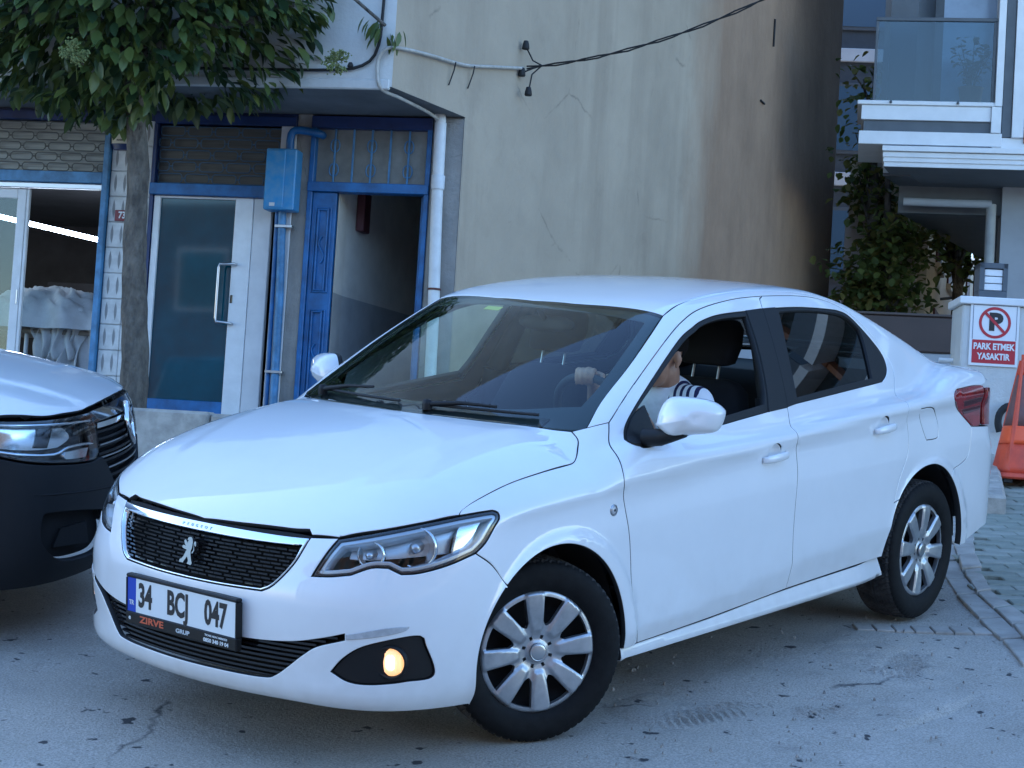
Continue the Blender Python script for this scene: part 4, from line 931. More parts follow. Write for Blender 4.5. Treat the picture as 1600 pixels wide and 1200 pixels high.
for (fa, La, fb, Lb, step, zt) in ((fj, Lj, fl_, Ll, .40, .006), (fp, Lp, fj, Lj, .30, .020)):
    n = int(La/step); cuts = [0]
    for i in range(n): cuts.append(cuts[-1]+rng.uniform(.75, 1.25)/n)
    cuts = [c/cuts[-1] for c in cuts]
    for a, b in zip(cuts[:-1], cuts[1:]):
        g = .004/step/n*2; a2, b2 = a+g, b-g
        A, B, C_, D = fa(a2*La), fa(b2*La), fb(b2*Lb), fb(a2*Lb); mid = (A+B+C_+D)/4
        pts = [mid+(p-mid)*(1-.02) for p in (A, B, C_, D)]; j = lambda: np.array([rng.uniform(-.006, .006), rng.uniform(-.006, .006)])
        pts = [pts[0]+j(), (pts[0]+pts[1])/2+j(), pts[1]+j(), pts[2]+j(), (pts[2]+pts[3])/2+j(), pts[3]+j()]
        slab('gutter_slab', pts, -.05, zt+rng.uniform(-.006, .004), M_CONC, gut, .004)
# short row of setts that closes the asphalt patch in front of the rear wheel
for i in range(9):
    x0 = 2.40+i*.05; a = np.array([2.36, -.80])+np.array([.045, -.052])*i*1.0
    u = np.array([.65, -.76]); w_ = np.array([.76, .65]); c = np.array([2.30, -.70])+u*(.085*i)
    slab('sett', [c-w_*.055, c+u*.078-w_*.055, c+u*.078+w_*.055, c+w_*.055], -.05, .002+rng.uniform(-.003, .002), M_CONC, gut, .004)
foot = empty('footway', mat4=RCW); tag(foot, kind='structure')
MB().add([(2.45, -1.64, .008), (7.5, 1.18, .008), (11, -3, .008), (5, -5.5, .008)], [(0, 3, 2, 1)]).build('bedding', M_JOINT, foot)
# interlocking pavers: rows lie across the slope; each is its own stone
ux = np.array([.628, -.7776]); uy = np.array([.766, .625])     # road directions that run right and away in view
PW, PD = .215, .108; v0 = MB()
def paver_mesh(w, d):
    poly = [(-w/2, -d/2), (-w/4, -d/2+.010), (0, -d/2), (w/4, -d/2-.010), (w/2, -d/2), (w/2, d/2), (w/4, d/2-.010), (0, d/2), (-w/4, d/2+.010), (-w/2, d/2)]
    o = slab('p', poly, -.03, .0, M_PAVER, None, .005); me = o.data; bpy.data.objects.remove(o); return me
PM1 = paver_mesh(PW-.006, PD-.005); PM2 = PM1.copy(); PM2.materials.clear(); PM2.materials.append(M_PAVER2)
def right_of(poly, p):
    f_, L = along(poly); best = 9; sgn = 1
    q = np.array(poly, float)
    for i in range(len(q)-1):
        e = q[i+1]-q[i]; t = np.clip(((p-q[i])@e)/(e@e), 0, 1); d = p-(q[i]+t*e)
        if np.linalg.norm(d) < best: best = np.linalg.norm(d); sgn = e[0]*d[1]-e[1]*d[0]
    return best if sgn < 0 else -best
npv = 0; rp = random.Random(4)
for r_ in range(-8, 44):
    for c_ in range(-5, 9):
        p = np.array([3.0, -1.05])+uy*(r_*PD)+ux*((c_+.5*(r_ % 2))*PW)
        d_ = right_of(edge_p, p)
        vis_ = (RCW @ Vector((p[0], p[1], .04)))-CAM_LOC
        if d_ < -.02 or npv >= 300 or vis_.dot(rw)/vis_.dot(fw) > .36: continue
        o = bpy.data.objects.new('paver', PM2 if rp.random() < .3 else PM1); link(o, foot); npv += 1
        o.location = (p[0], p[1], .0145+rp.uniform(-.002, .002))
        o.rotation_euler = (rp.uniform(-.01, .01), rp.uniform(-.01, .01), math.atan2(ux[1], ux[0])+rp.uniform(-.008, .008))
print('pavers', npv)
# upright kerb blocks behind the rear bumper
kb = empty('kerb', mat4=RCW); tag(kb, kind='structure')
for i in range(4):
    s0 = 3.55+i*.62; A, B = fp(s0), fp(s0+.60); e = (B-A)/np.linalg.norm(B-A); nrm = np.array([e[1], -e[0]])
    slab('kerb_stone', [A+nrm*.02, B+nrm*.02, B+nrm*.19, A+nrm*.19], -.05, .125+rng.uniform(-.01, .01), M_KERB, kb, .02)
# raised pavement in front of the shops

# loose grit, pebbles and scraps lying on the asphalt
gv = []; gf = []
for k in range(900):
    x, y = rng.uniform(-2.2, 3.2), rng.uniform(-3.6, -.3); s_ = rng.choice((.002, .003, .003, .004, .006)); a = rng.uniform(0, 3.1)
    b_ = len(gv); q = [(s_*math.cos(a+i*1.57)*(1 if i % 2 else 1.6), s_*math.sin(a+i*1.57)) for i in range(4)]
    gv += [(x+u, y+w, -.006) for u, w in q]+[(x+u*.5, y+w*.5, s_*.9) for u, w in q]
    gf += [(b_, b_+1, b_+5, b_+4), (b_+1, b_+2, b_+6, b_+5), (b_+2, b_+3, b_+7, b_+6), (b_+3, b_, b_+4, b_+7), (b_+4, b_+5, b_+6, b_+7)]
gr_ = MB().add(gv, gf).build('grit', mat('grit_stone', (.16, .15, .14), .9, col2=(.40, .37, .33), vs_=60), None); gr_.matrix_world = RCW; tag(gr_, kind='stuff')
# dust bank beside the sill with tread prints pressed into it
nx_, ny_ = 210, 110; X, Y = np.meshgrid(np.linspace(.45, 2.45, nx_), np.linspace(-1.62, -.60, ny_), indexing='ij')
e = np.clip(1-((X-1.42)/.98)**2, 0, 1)*np.clip(1-((Y+1.08)/.50)**2, 0, 1)
Z = -.030+.036*np.minimum(1, e*6)**.5*(.82+.18*np.sqrt(e))*(.6+.4*np.sin(X*3.1+1)*np.sin(Y*5.3))
for k in range(18): Z += e*.0014*np.sin(X*nrng.uniform(-40, 40)+Y*nrng.uniform(-40, 40)+nrng.uniform(0, 6))
for (cx, cy, ang, L, wd) in ((.80, -.98, -.25, .34, .10), (1.12, -1.20, .15, .26, .09), (1.52, -1.02, -.55, .36, .10), (1.86, -1.16, .35, .28, .09), (1.30, -.86, -.1, .30, .08)):
    u = (X-cx)*math.cos(ang)+(Y-cy)*math.sin(ang); w = -(X-cx)*math.sin(ang)+(Y-cy)*math.cos(ang)
    m_ = np.clip(1.3-np.abs(u)/L*1.3, 0, 1)*np.clip(1.4-np.abs(w)/wd*1.4, 0, 1); Z += np.minimum(1, m_*2)*(.008*np.tanh(3*np.sin((u+np.abs(w)*.5)*170))-.003)
idx = np.arange(nx_*ny_).reshape(nx_, ny_); q = np.stack([idx[:-1, :-1], idx[1:, :-1], idx[1:, 1:], idx[:-1, 1:]], -1).reshape(-1, 4)
me = bpy.data.meshes.new('dust'); me.from_pydata(np.stack([X, Y, Z], -1).reshape(-1, 3).tolist(), [], q.tolist())
du = obj('dust', me, M_ASPH, smooth=True); du.matrix_world = RCW; tag(du, kind='structure')
# ------------------------------------------------------------------ the shop building (local axes: x along the front, y into the building, z up from the pavement)
SH0 = Vector((-1.98, 6.873, 1.114)); ANG = R(-11)
shop = empty('shop_building', 'old grey rendered building with blue shopfronts and an overhanging upper floor', 'building', SH0, ANG)
def wallmat(name, c1, c2, streak, dark=(.10, .095, .09), crack=True, sc=1.0, second=None):
    m, nt, n, l, b = nodes(name); tc = n.new('ShaderNodeTexCoord')
    def noise(s, d=7, r=.62, st=None):
        t = n.new('ShaderNodeTexNoise'); t.inputs['Scale'].default_value = s; t.inputs['Detail'].default_value = d; t.inputs['Roughness'].default_value = r
        if st: mp = n.new('ShaderNodeMapping'); mp.inputs['Scale'].default_value = st; l.new(tc.outputs['Object'], mp.inputs[0]); l.new(mp.outputs[0], t.inputs[0])
        else: l.new(tc.outputs['Object'], t.inputs[0])
        return t
    def ramp(src, p0, p1, a, bb):
        r = n.new('ShaderNodeValToRGB'); r.color_ramp.elements[0].position = p0; r.color_ramp.elements[1].position = p1; r.color_ramp.elements[0].color = (*a, 1); r.color_ramp.elements[1].color = (*bb, 1); l.new(src.outputs[0], r.inputs[0]); return r.outputs[0]
    def mix(a, bb, fac, k=1.0):
        x = n.new('ShaderNodeMix'); x.data_type = 'RGBA'
        if k != 1: mu = n.new('ShaderNodeMath'); mu.operation = 'MULTIPLY'; mu.inputs[1].default_value = k; l.new(fac, mu.inputs[0]); fac = mu.outputs[0]
        l.new(fac, x.inputs[0]); l.new(a, x.inputs[6]); l.new(bb, x.inputs[7]); return x.outputs[2]
    def rgb(c): x = n.new('ShaderNodeRGB'); x.outputs[0].default_value = (*c, 1); return x.outputs[0]
    c = ramp(noise(.7*sc, 6), .35, .65, c1, c2)
    st = ramp(noise(2.2*sc, 8, .65, (1, 1, .12)), .46, .72, (0, 0, 0), (1, 1, 1)); c = mix(c, rgb(streak), st, .55)
    bl = ramp(noise(1.1*sc, 9, .7), .57, .72, (0, 0, 0), (1, 1, 1)); c = mix(c, rgb(dark), bl, .28)
    if crack:
        vo = n.new('ShaderNodeTexVoronoi'); vo.feature = 'DISTANCE_TO_EDGE'; vo.inputs['Scale'].default_value = .9*sc
        wp = n.new('ShaderNodeMix'); wp.data_type = 'VECTOR'; wp.inputs[0].default_value = .16; l.new(tc.outputs['Object'], wp.inputs[4]); l.new(noise(2.4, 6).outputs[1], wp.inputs[5]); l.new(wp.outputs[1], vo.inputs[0])
        ck = ramp(vo, .0, .010, (1, 1, 1), (0, 0, 0)); msk = ramp(noise(1.3, 4), .54, .62, (0, 0, 0), (1, 1, 1))
        mm = n.new('ShaderNodeMath'); mm.operation = 'MULTIPLY'; l.new(ck, mm.inputs[0]); l.new(msk, mm.inputs[1]); c = mix(c, rgb((.10, .09, .075)), mm.outputs[0], .5)
    if second:      # browner coat, darkened too for the alley's shade, beyond a ragged line along the wall: (x, y) direction, offset, width, colours
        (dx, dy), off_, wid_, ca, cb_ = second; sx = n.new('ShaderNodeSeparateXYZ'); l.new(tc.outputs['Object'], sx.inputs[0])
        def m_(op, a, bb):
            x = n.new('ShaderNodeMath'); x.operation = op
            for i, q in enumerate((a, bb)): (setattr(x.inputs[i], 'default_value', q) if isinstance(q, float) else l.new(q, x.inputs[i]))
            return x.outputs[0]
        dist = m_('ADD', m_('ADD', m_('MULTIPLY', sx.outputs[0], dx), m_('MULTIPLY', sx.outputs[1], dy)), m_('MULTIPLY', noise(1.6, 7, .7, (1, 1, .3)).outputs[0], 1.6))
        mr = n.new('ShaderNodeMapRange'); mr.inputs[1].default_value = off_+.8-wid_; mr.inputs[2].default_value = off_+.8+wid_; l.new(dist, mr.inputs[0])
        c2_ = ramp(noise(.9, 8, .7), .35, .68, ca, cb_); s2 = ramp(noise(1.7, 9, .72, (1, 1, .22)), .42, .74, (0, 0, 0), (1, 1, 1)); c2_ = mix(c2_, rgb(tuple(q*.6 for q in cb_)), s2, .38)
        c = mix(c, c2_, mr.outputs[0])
    l.new(c, b.inputs['Base Color']); b.inputs['Roughness'].default_value = .93; b.inputs['Specular IOR Level'].default_value = .25
    bp = n.new('ShaderNodeBump'); bp.inputs['Strength'].default_value = .35; bp.inputs['Distance'].default_value = .012; l.new(noise(26*sc, 8, .7).outputs[0], bp.inputs['Height'])
    b2 = n.new('ShaderNodeBump'); b2.inputs['Strength'].default_value = .4; b2.inputs['Distance'].default_value = .05; l.new(noise(2.5*sc, 5).outputs[0], b2.inputs['Height']); l.new(bp.outputs[0], b2.inputs['Normal']); l.new(b2.outputs[0], b.inputs['Normal'])
    return m
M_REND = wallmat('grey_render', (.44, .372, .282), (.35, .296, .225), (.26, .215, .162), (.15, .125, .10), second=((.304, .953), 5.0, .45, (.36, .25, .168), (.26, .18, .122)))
M_RENDB = wallmat('brown_shaded_render', (.20, .14, .095), (.15, .105, .075), (.10, .07, .05), (.06, .045, .035))  # brown render; its dark base stands in for shade in the narrow alley
M_FRONT = wallmat('pale_front_render', (.60, .60, .58), (.50, .50, .485), (.40, .40, .39), (.28, .28, .27), False)
M_PLAS = wallmat('plaster_jamb', (.36, .34, .31), (.24, .23, .215), (.17, .165, .155), (.11, .105, .10), True, 2.5)
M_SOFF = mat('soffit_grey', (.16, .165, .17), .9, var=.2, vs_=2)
M_BLUE = mat('blue_gloss_paint', (.018, .105, .29), .42, var=.3, vs_=7, bump=.1, bs=40, bd=.003)
M_BLUEL = mat('faded_blue_paint', (.07, .19, .36), .5, var=.3, vs_=9)
M_BLUED = mat('dark_blue_paint', (.008, .024, .10), .45, var=.2, vs_=6)
M_BOXB = mat('meter_box_blue', (.03, .22, .50), .42, col2=(.10, .26, .46), vs_=16)
M_PVC = mat('white_pvc', (.66, .68, .70), .4, var=.06, vs_=8)
M_PANELW = mat('white_panel', (.60, .61, .63), .45, col2=(.52, .53, .55), vs_=5)
M_LATT = mat('shutter_lattice', (.10, .105, .10), .6)
M_LATTB = mat('blue_shutter_lattice', (.05, .10, .17), .6)
M_SLATG = mat('old_shutter_glass', (.36, .37, .34), .5, col2=(.22, .23, .22), vs_=6, stretch=(.3, 1, 6))
M_SLATD = mat('dark_shutter_sheet', (.10, .10, .095), .6, col2=(.065, .065, .062), vs_=5, stretch=(.3, 1, 8))
M_TEAL = mat('teal_film_glass', (.003, .050, .078), .04, spec=.5, var=.25, vs_=1.5)
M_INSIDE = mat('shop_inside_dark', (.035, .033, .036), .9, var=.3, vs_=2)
M_HALLU = mat('hall_wall_cream', (.62, .58, .50), .85, var=.1, vs_=3)
M_HALLL = mat('hall_dado_grey', (.34, .34, .33), .7, var=.12, vs_=3)
M_TILE = mat('white_relief_tile', (.55, .56, .56), .55, var=.12, vs_=12)
M_SLOT = mat('tile_slot_shade', (.24, .245, .25), .8)  # grey of the raised slot shapes stands in for shade in the recesses
M_PIPEW = mat('white_drain_pipe', (.62, .63, .63), .5, var=.08, vs_=9)
def sb(a, b, name, m, parent=shop, bev=.004): return MB().box(a, b, 0, bev).build(name, m, parent)
HT = 12.6; SO = 2.30
# upper storeys, soffit and the long flank wall towards the alley
up = MB()
up.add([(-18, -.97, SO), (1.69, -.97, SO), (1.69, -.97, HT), (-18, -.97, HT)], [(0, 1, 2, 3)])
upf = up.build('upper_front', M_FRONT, shop)
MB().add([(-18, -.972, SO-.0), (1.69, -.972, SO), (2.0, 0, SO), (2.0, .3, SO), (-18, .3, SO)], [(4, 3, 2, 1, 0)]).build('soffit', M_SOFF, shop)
MB().box((-18, -.985, SO-.02), (1.675, -.945, SO+.05), 0, .008).build('soffit_edge', M_FRONT, shop)
# flank wall: from the front edge of the overhang, bending a little where the alley narrows
A0 = np.array([1.69, -.97]); dr = np.array([.304, .953]); dr /= np.linalg.norm(dr)
B0 = A0+dr*5.4; th0 = math.atan2(dr[1], dr[0]); pl_ = [A0, A0+dr*1.0, A0+dr*1.02, A0+dr*2.4, A0+dr*3.9, B0]
for k in range(1, 9): pl_.append(pl_[-1]+.14*np.array([math.cos(th0+R(8)*k/8), math.sin(th0+R(8)*k/8)]))
d2 = np.array([math.cos(th0+R(8)), math.sin(th0+R(8))]); B1 = pl_[-1]
for k in range(1, 6): pl_.append(B1+d2*1.06*k)
C0 = pl_[-1]; C1 = C0+np.array([-.19, .98])*5
v = []
for i, p in enumerate(pl_): z0 = SO if i < 2 else -1.2; v += [(p[0], p[1], z0), (p[0], p[1], HT)]
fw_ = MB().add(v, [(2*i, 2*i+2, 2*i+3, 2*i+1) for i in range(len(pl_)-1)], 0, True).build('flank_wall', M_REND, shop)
MB().add([(C0[0], C0[1], -1.2), (C1[0], C1[1], -1.2), (C1[0], C1[1], HT), (C0[0], C0[1], HT)], [(0, 1, 2, 3)]).build('unseen_shading_wall', M_RENDB, shop)  # unseen; building carried back from the corner to keep sun off the alley
MB().add([(-18, -.97, HT), (1.69, -.97, HT), (B0[0], B0[1], HT), (C0[0], C0[1], HT), (C1[0], C1[1], HT), (-18, C1[1], HT)], [(0, 1, 2, 3, 4, 5)]).build('roof', M_CONC, shop)
MB().add([(-18, -.97, SO), (-18, 24, SO), (-18, 24, HT), (-18, -.97, HT)], [(0, 1, 2, 3)]).build('end_wall', M_RENDB, shop)
MB().add([(-18, 0, -1), (-18, 24, -1), (-18, 24, SO), (-18, 0, SO)], [(0, 1, 2, 3)]).build('end_wall', M_RENDB, shop)
# corner crumbling plaster at the foot of the flank, right jamb of the blue door
sb((1.76, -.012, -.6), (2.0, .35, SO-.002), 'corner_pier', M_PLAS, shop, .012)
# walls of the ground floor
sb((.72, .0, -.6), (.832, .25, SO-.002), 'wall_strip', M_PLAS, shop, .004)
sb((-18, .02, 2.215), (.72, .25, SO-.002), 'header_wall', M_BLUED, shop, 0)
sb((-.40, -.03, 2.20), (.72, .018, 2.27), 'header_beam', M_BLUED); sb((-6, -.03, 2.205), (-.742, .018, 2.275), 'header_beam', M_BLUED)
# tiled pilaster
pil = sb((-.738, .015, -.6), (-.405, .25, 2.21), 'pilaster', M_TILE, shop, 0)
for i in range(12):
    z0 = -.12+i*.195
    for j in range(2):
        t = sb((-.736+j*.166, -.004, z0), (-.736+j*.166+.163, .0145, z0+.192), 'tile', M_TILE, pil, .006)
        mb = MB()
        for sx in (.045, .118):
            cx = -.736+j*.166+sx; cz = z0+.098
            poly = [(cz-.070, cx), (cz-.03, cx+.009), (cz, cx+.011), (cz+.03, cx+.009), (cz+.070, cx), (cz+.03, cx-.009), (cz, cx-.011), (cz-.03, cx-.009)]
            mb.prism(poly, 1, -.0055, -.003)
        mb.build('relief_slot', M_SLOT, t)
# shop one: lattice shutter over the opening, blue beam and post, white door leaf, lit workroom
def lattice(name, s0, s1, z0, z1, d, m, msheet, cw=.205, rh=.068):
    sh = sb((s0, d+.035, z0), (s1, d+.05, z1), name, msheet, shop, 0)
    rows = int((z1-z0)/rh)
    for r_ in range(rows+1):
        mb = MB(); z = z0+(r_+.5)*rh*(z1-z0)/(rh*rows) if r_ < rows else None
        if z is None: break
        h = rh*.5*(z1-z0)/(rh*rows); off_ = (r_ % 2)*cw/2; k = -1
        while s0+off_+k*cw < s1:
            a = s0+off_+k*cw+.014; b = a+cw-.028; k += 1
            if b < s0+.02 or a > s1-.02: continue
            a = max(a, s0+.004); b = min(b, s1-.004); hh = h-.010
            pts = [(a+.016, d, z-hh), (b-.016, d, z-hh), (b, d, z-hh+.014), (b, d, z+hh-.014), (b-.016, d, z+hh), (a+.016, d, z+hh), (a, d, z+hh-.014), (a, d, z-hh+.014)]
            mb.tube([Vector(p) for p in pts], .0042, 5, closed=True)
            if b < s1-.03: mb.tube([(b, d, z), (b+.028, d, z)], .006, 5)
        mb.build('lattice_row', m, sh)
    return sh
lattice('roller_grille', -6, -.787, 1.81, 2.205, .02, M_LATT, M_SLATG)
sb((-6, -.045, 1.722), (-.786, .05, 1.808), 'beam', M_BLUEL); sb((-6, -.01, 1.680), (-.786, .04, 1.718), 'track', M_SATIN)
sb((-.785, -.05, -.3), (-.742, .06, 2.20), 'post', M_BLUEL)
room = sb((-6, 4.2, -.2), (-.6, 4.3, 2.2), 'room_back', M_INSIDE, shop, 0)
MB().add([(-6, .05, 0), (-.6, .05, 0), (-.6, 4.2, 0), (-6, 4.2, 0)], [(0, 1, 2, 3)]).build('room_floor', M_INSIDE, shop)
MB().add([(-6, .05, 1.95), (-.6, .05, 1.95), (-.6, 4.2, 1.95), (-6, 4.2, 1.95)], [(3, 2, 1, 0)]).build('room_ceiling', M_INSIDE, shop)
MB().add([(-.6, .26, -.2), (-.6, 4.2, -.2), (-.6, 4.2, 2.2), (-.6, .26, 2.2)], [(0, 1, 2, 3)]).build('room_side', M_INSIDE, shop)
# white glazed leaf
lf = sb((-1.50, .03, 0), (-1.43, .075, 1.675), 'door_leaf', M_PVC); sb((-2.25, .03, 1.60), (-1.50, .075, 1.675), 'rail', M_PVC, lf); sb((-2.25, .03, .0), (-1.50, .075, .30), 'rail', M_PVC, lf); sb((-2.30, .03, 0), (-2.25, .075, 1.675), 'stile', M_PVC, lf)
sb((-2.25, .045, .30), (-1.50, .052, 1.60), 'pane', glass('shop_glass', (.75, .82, .82)), lf, 0)
sb((-1.428, .035, 0), (-1.405, .07, 1.675), 'stop_bead', M_PVC, lf); sb((-1.452, .018, .78), (-1.440, .03, .90), 'handle', M_SATIN, lf)
# shop two: dark lattice shutter, beam, teal glazed door, white side panel
lattice('roller_grille', -.375, .60, 1.745, 2.195, .02, M_LATTB, M_SLATD, .215, .075)
sb((-.405, -.02, -.05), (-.378, .06, 2.20), 'post', M_BLUED)
sb((-.400, -.05, 1.655), (.60, .05, 1.742), 'beam', M_BLUE); sb((.60, -.015, -.2), (.719, .2, 2.2), 'return', M_PANELW)
dr2 = sb((-.372, -.005, 0), (-.322, .06, 1.653), 'glazed_door', M_PVC); sb((.276, -.005, 0), (.418, .06, 1.653), 'stile', M_PVC, dr2); sb((-.322, .0, .0), (.276, .055, .118), 'kick_panel', M_BLUE, dr2); sb((-.322, -.003, 1.636), (.276, .06, 1.653), 'rail', M_PVC, dr2)
sb((-.322, .02, .118), (.276, .03, 1.636), 'pane', M_TEAL, dr2, 0)
sb((.421, .0, 0), (.56, .05, 1.653), 'side_panel', M_PANELW); sb((.285, -.012, .86), (.305, -.004, .92), 'lock', M_GLOSSB, dr2)
MB().tube([(.315, -.004, 1.150), (.315, -.045, 1.150), (.205, -.055, 1.145), (.198, -.055, 1.12), (.198, -.055, .74), (.205, -.055, .712), (.315, -.045, .705), (.315, -.004, .705)], .011, 10).build('pull_handle', M_SATIN, dr2)
sb((-.5, -.10, -.5), (.72, .02, -.002), 'door_step', M_CONC, shop, .015)
# blue street door: frame, barred fanlight with scrolls, fixed leaf with panels, leaf standing open, hallway
fr_ = sb((.834, -.02, -.3), (.872, .08, 2.205), 'street_door', M_BLUE); sb((1.722, -.02, -.3), (1.758, .08, 2.205), 'post', M_BLUE, fr_); sb((.834, -.025, 2.195), (1.758, .08, 2.285), 'head', M_BLUED, fr_); sb((.834, -.035, 1.718), (1.758, .08, 1.79), 'transom', M_BLUE, fr_)
sb((.872, .05, 1.79), (1.722, .058, 2.195), 'fanlight_glass', mat('fanlight_dusty_glass', (.20, .205, .19), .5, var=.2, vs_=5), fr_, 0)
for i in range(5):
    x = .872+.85*(i+1)/6; sb((x-.007, .012, 1.79), (x+.007, .026, 2.195), 'bar', M_BLUEL, fr_, .002)
    if i % 2 == 0:
        mb = MB()
        for s in (-1, 1):
            for zc, dirn in ((2.03, 1), (1.93, -1)):
                pts = [Vector((x+s*(.008+.034*math.sin(t)*(1-.15*t)), .018, zc+dirn*(.05-.055*math.cos(t)*(1-.12*t)))) for t in np.linspace(0, 4.6, 16)]
                mb.tube(pts, .005, 5)
        mb.build('scroll', M_BLUEL, fr_)
lf1 = sb((.874, .0, 0), (1.058, .045, 1.716), 'fixed_leaf', M_BLUE)
for z0, z1 in ((.95, 1.62), (.12, .86)):
    for dx, dy in ((.028, -.012), (.050, -.020)):
        sb((.874+dx, dy, z0+dx*.6), (.874+dx+.012, .002, z1-dx*.6), 'moulding', M_BLUE, lf1, .003); sb((1.046-dx, dy, z0+dx*.6), (1.058-dx, .002, z1-dx*.6), 'moulding', M_BLUE, lf1, .003)
        sb((.886+dx, dy, z0+dx*.6), (1.046-dx, .002, z0+dx*.6+.012), 'moulding', M_BLUE, lf1, .003); sb((.886+dx, dy, z1-dx*.6-.012), (1.046-dx, .002, z1-dx*.6), 'moulding', M_BLUE, lf1, .003)
    zm = (z0+z1)/2; pts = [Vector((.966+.022*math.sin(t*1.0), -.008, zm+.20*(t/6.3-.5))) for t in np.linspace(0, 6.3, 20)]; MB().tube(pts, .007, 5).build('scroll', M_BLUE, lf1)
op = sb((1.682, .082, 0), (1.722, .70, 1.716), 'open_leaf', M_BLUE)
for z0, z1 in ((.95, 1.6), (.12, .86)): sb((1.674, .16, z0), (1.684, .62, z1), 'panel', M_BLUE, op, .003)
# hallway behind: left wall with dado turns into view
MB().add([(1.06, .05, -.3), (1.06, .3, -.3), (1.45, 3.6, -.3), (1.45, 3.6, .98), (1.06, .3, .98), (1.06, .05, .98)], [(0, 1, 4, 5), (1, 2, 3, 4)]).build('hall_dado', M_HALLL, shop)
MB().add([(1.06, .05, .98), (1.06, .3, .98), (1.45, 3.6, .98), (1.45, 3.6, 2.6), (1.06, .3, 2.6), (1.06, .05, 2.6)], [(0, 1, 4, 5), (1, 2, 3, 4)]).build('hall_wall', M_HALLU, shop)
MB().add([(1.45, 3.6, -.3), (1.95, 3.6, -.3), (1.95, 3.6, 2.6), (1.45, 3.6, 2.6)], [(0, 1, 2, 3)]).build('hall_end', M_HALLL, shop)
MB().add([(1.95, .36, -.3), (1.95, 3.6, -.3), (1.95, 3.6, 2.6), (1.95, .36, 2.6)], [(3, 2, 1, 0)]).build('hall_side', M_HALLL, shop)
MB().add([(1.06, .05, 2.25), (1.95, .05, 2.25), (1.95, 3.6, 2.25), (1.06, 3.6, 2.25)], [(3, 2, 1, 0)]).build('hall_ceiling', M_HALLU, shop)
MB().add([(1.06, .05, 0), (1.95, .05, 0), (1.95, 3.6, 0), (1.06, 3.6, 0)], [(0, 1, 2, 3)]).build('hall_floor', M_HALLL, shop)
sb((1.085, .45, 1.50), (1.15, .62, 1.80), 'fuse_box', mat('dark_red_box', (.08, .02, .025), .5), shop, .006)
# pavement with kerb along the shops
pv = empty('shop_pavement', loc=SH0, rz=ANG); tag(pv, kind='structure')
MB().add([(-20, -1.35, -.02), (2.2, -1.35, -.02), (2.2, .3, -.02), (-20, .3, -.02)], [(0, 1, 2, 3)]).build('paving_base', M_JOINT, pv)
for i in range(22):
    for j in range(3):
        x0 = -4.6+i*.31; y0 = -1.34+j*.40; sb((x0, y0, -.08), (x0+.302, y0+.39, rng.uniform(-.006, .004)), 'paving_slab', M_CONC, pv, .008)
for i in range(10): x0 = -5+i*.72; sb((x0, -1.52, -.5), (x0+.71, -1.352, .0+rng.uniform(-.008, .004)), 'kerb_stone', M_KERB, pv, .02)
# ------------------------------------------------------------------ things on and by the shop front
def shop_thing(name, label, cat): return empty(name, label, cat, SH0, ANG)
eb = shop_thing('meter_box', 'blue painted steel meter box beside the blue street door', 'meter box')
sb((.548, -.17, 1.55), (.782, -.02, 2.005), 'case', M_BOXB, eb, .008); sb((.556, -.178, 1.565), (.70, -.169, 1.99), 'cover', M_BOXB, eb, .004); sb((.60, -.182, 1.575), (.64, -.1785, 1.60), 'sticker', M_PANELW, eb, 0)
bp = shop_thing('blue_conduit', 'blue painted steel conduit running below and above the meter box', 'conduit')
MB().tube([(.665, -.06, 1.549), (.690, -.06, .9), (.700, -.06, -.1)], .030, 14).build('riser', M_BLUEL, bp); MB().tube([(.622, -.045, 1.549), (.640, -.045, -.1)], .018, 10).build('thin_riser', M_BLUE, bp)
MB().tube([Vector(p) for p in cr([(.69, -.06, 2.006), (.69, -.06, 2.10), (.705, -.06, 2.15), (.76, -.06, 2.165), (.90, -.05, 2.145), (.92, .0, 2.14)], .02)], .030, 14).build('elbow', M_BLUE, bp)
for z in (.35, 1.43): sb((.625, -.10, z), (.755, -.02, z+.02), 'strap', M_SATIN, bp, .002)
dp = shop_thing('drain_pipe', 'white plastic drainpipe right of the blue street door', 'pipe')
MB().tube([Vector(p) for p in [(1.83, -.075, 2.24), (1.84, -.075, 1.6), (1.868, -.075, .8), (1.88, -.075, -.2)]], .043, 18).build('pipe', M_PIPEW, dp)
MB().lathe([(.050, -.05), (.050, .05), (.044, .055)], 18, c=(1.838, -.075, 1.80)).build('socket', M_PIPEW, dp); MB().lathe([(.047, -.008), (.050, 0), (.047, .008)], 18, c=(1.862, -.075, 1.02)).build('clamp', mat('rusty_clamp', (.10, .035, .03), .7), dp)
MB().tube([Vector(p) for p in cr([(1.83, -.075, 2.24), (1.83, -.08, 2.28), (1.80, -.07, 2.29)], .02)], .038, 12).build('bend', M_PIPEW, dp)
ns = shop_thing('number_sign', 'small red house number plate 73 on the white tiled pilaster', 'sign')
sb((-.672, -.022, 1.445), (-.545, -.0065, 1.528), 'plate', mat('red_enamel', (.16, .012, .02), .4), ns, .003)
me = text_mesh('73', .07, .001, .85, .002); me.transform(Matrix.Translation((-.612, -.0245, 1.487)) @ Matrix.Rotation(math.pi/2, 4, 'X')); obj('digits', me, M_PVC, ns)
me = text_mesh('C', .024, .001, 1, .0005); me.transform(Matrix.Translation((-.562, -.0245, 1.497)) @ Matrix.Rotation(math.pi/2, 4, 'X')); obj('digits', me, M_PVC, ns)
al = shop_thing('alarm_siren', 'cream and dark blue alarm siren box above the house number', 'alarm')
secs = [[(x*w_, -.005-.05*(.4+.6*math.sqrt(max(0, 1-x*x*.8))), 0) for x in np.linspace(-1, 1, 9)]+[(w_, 0, 0), (-w_, 0, 0)] for w_ in (1,)]
mb = MB()
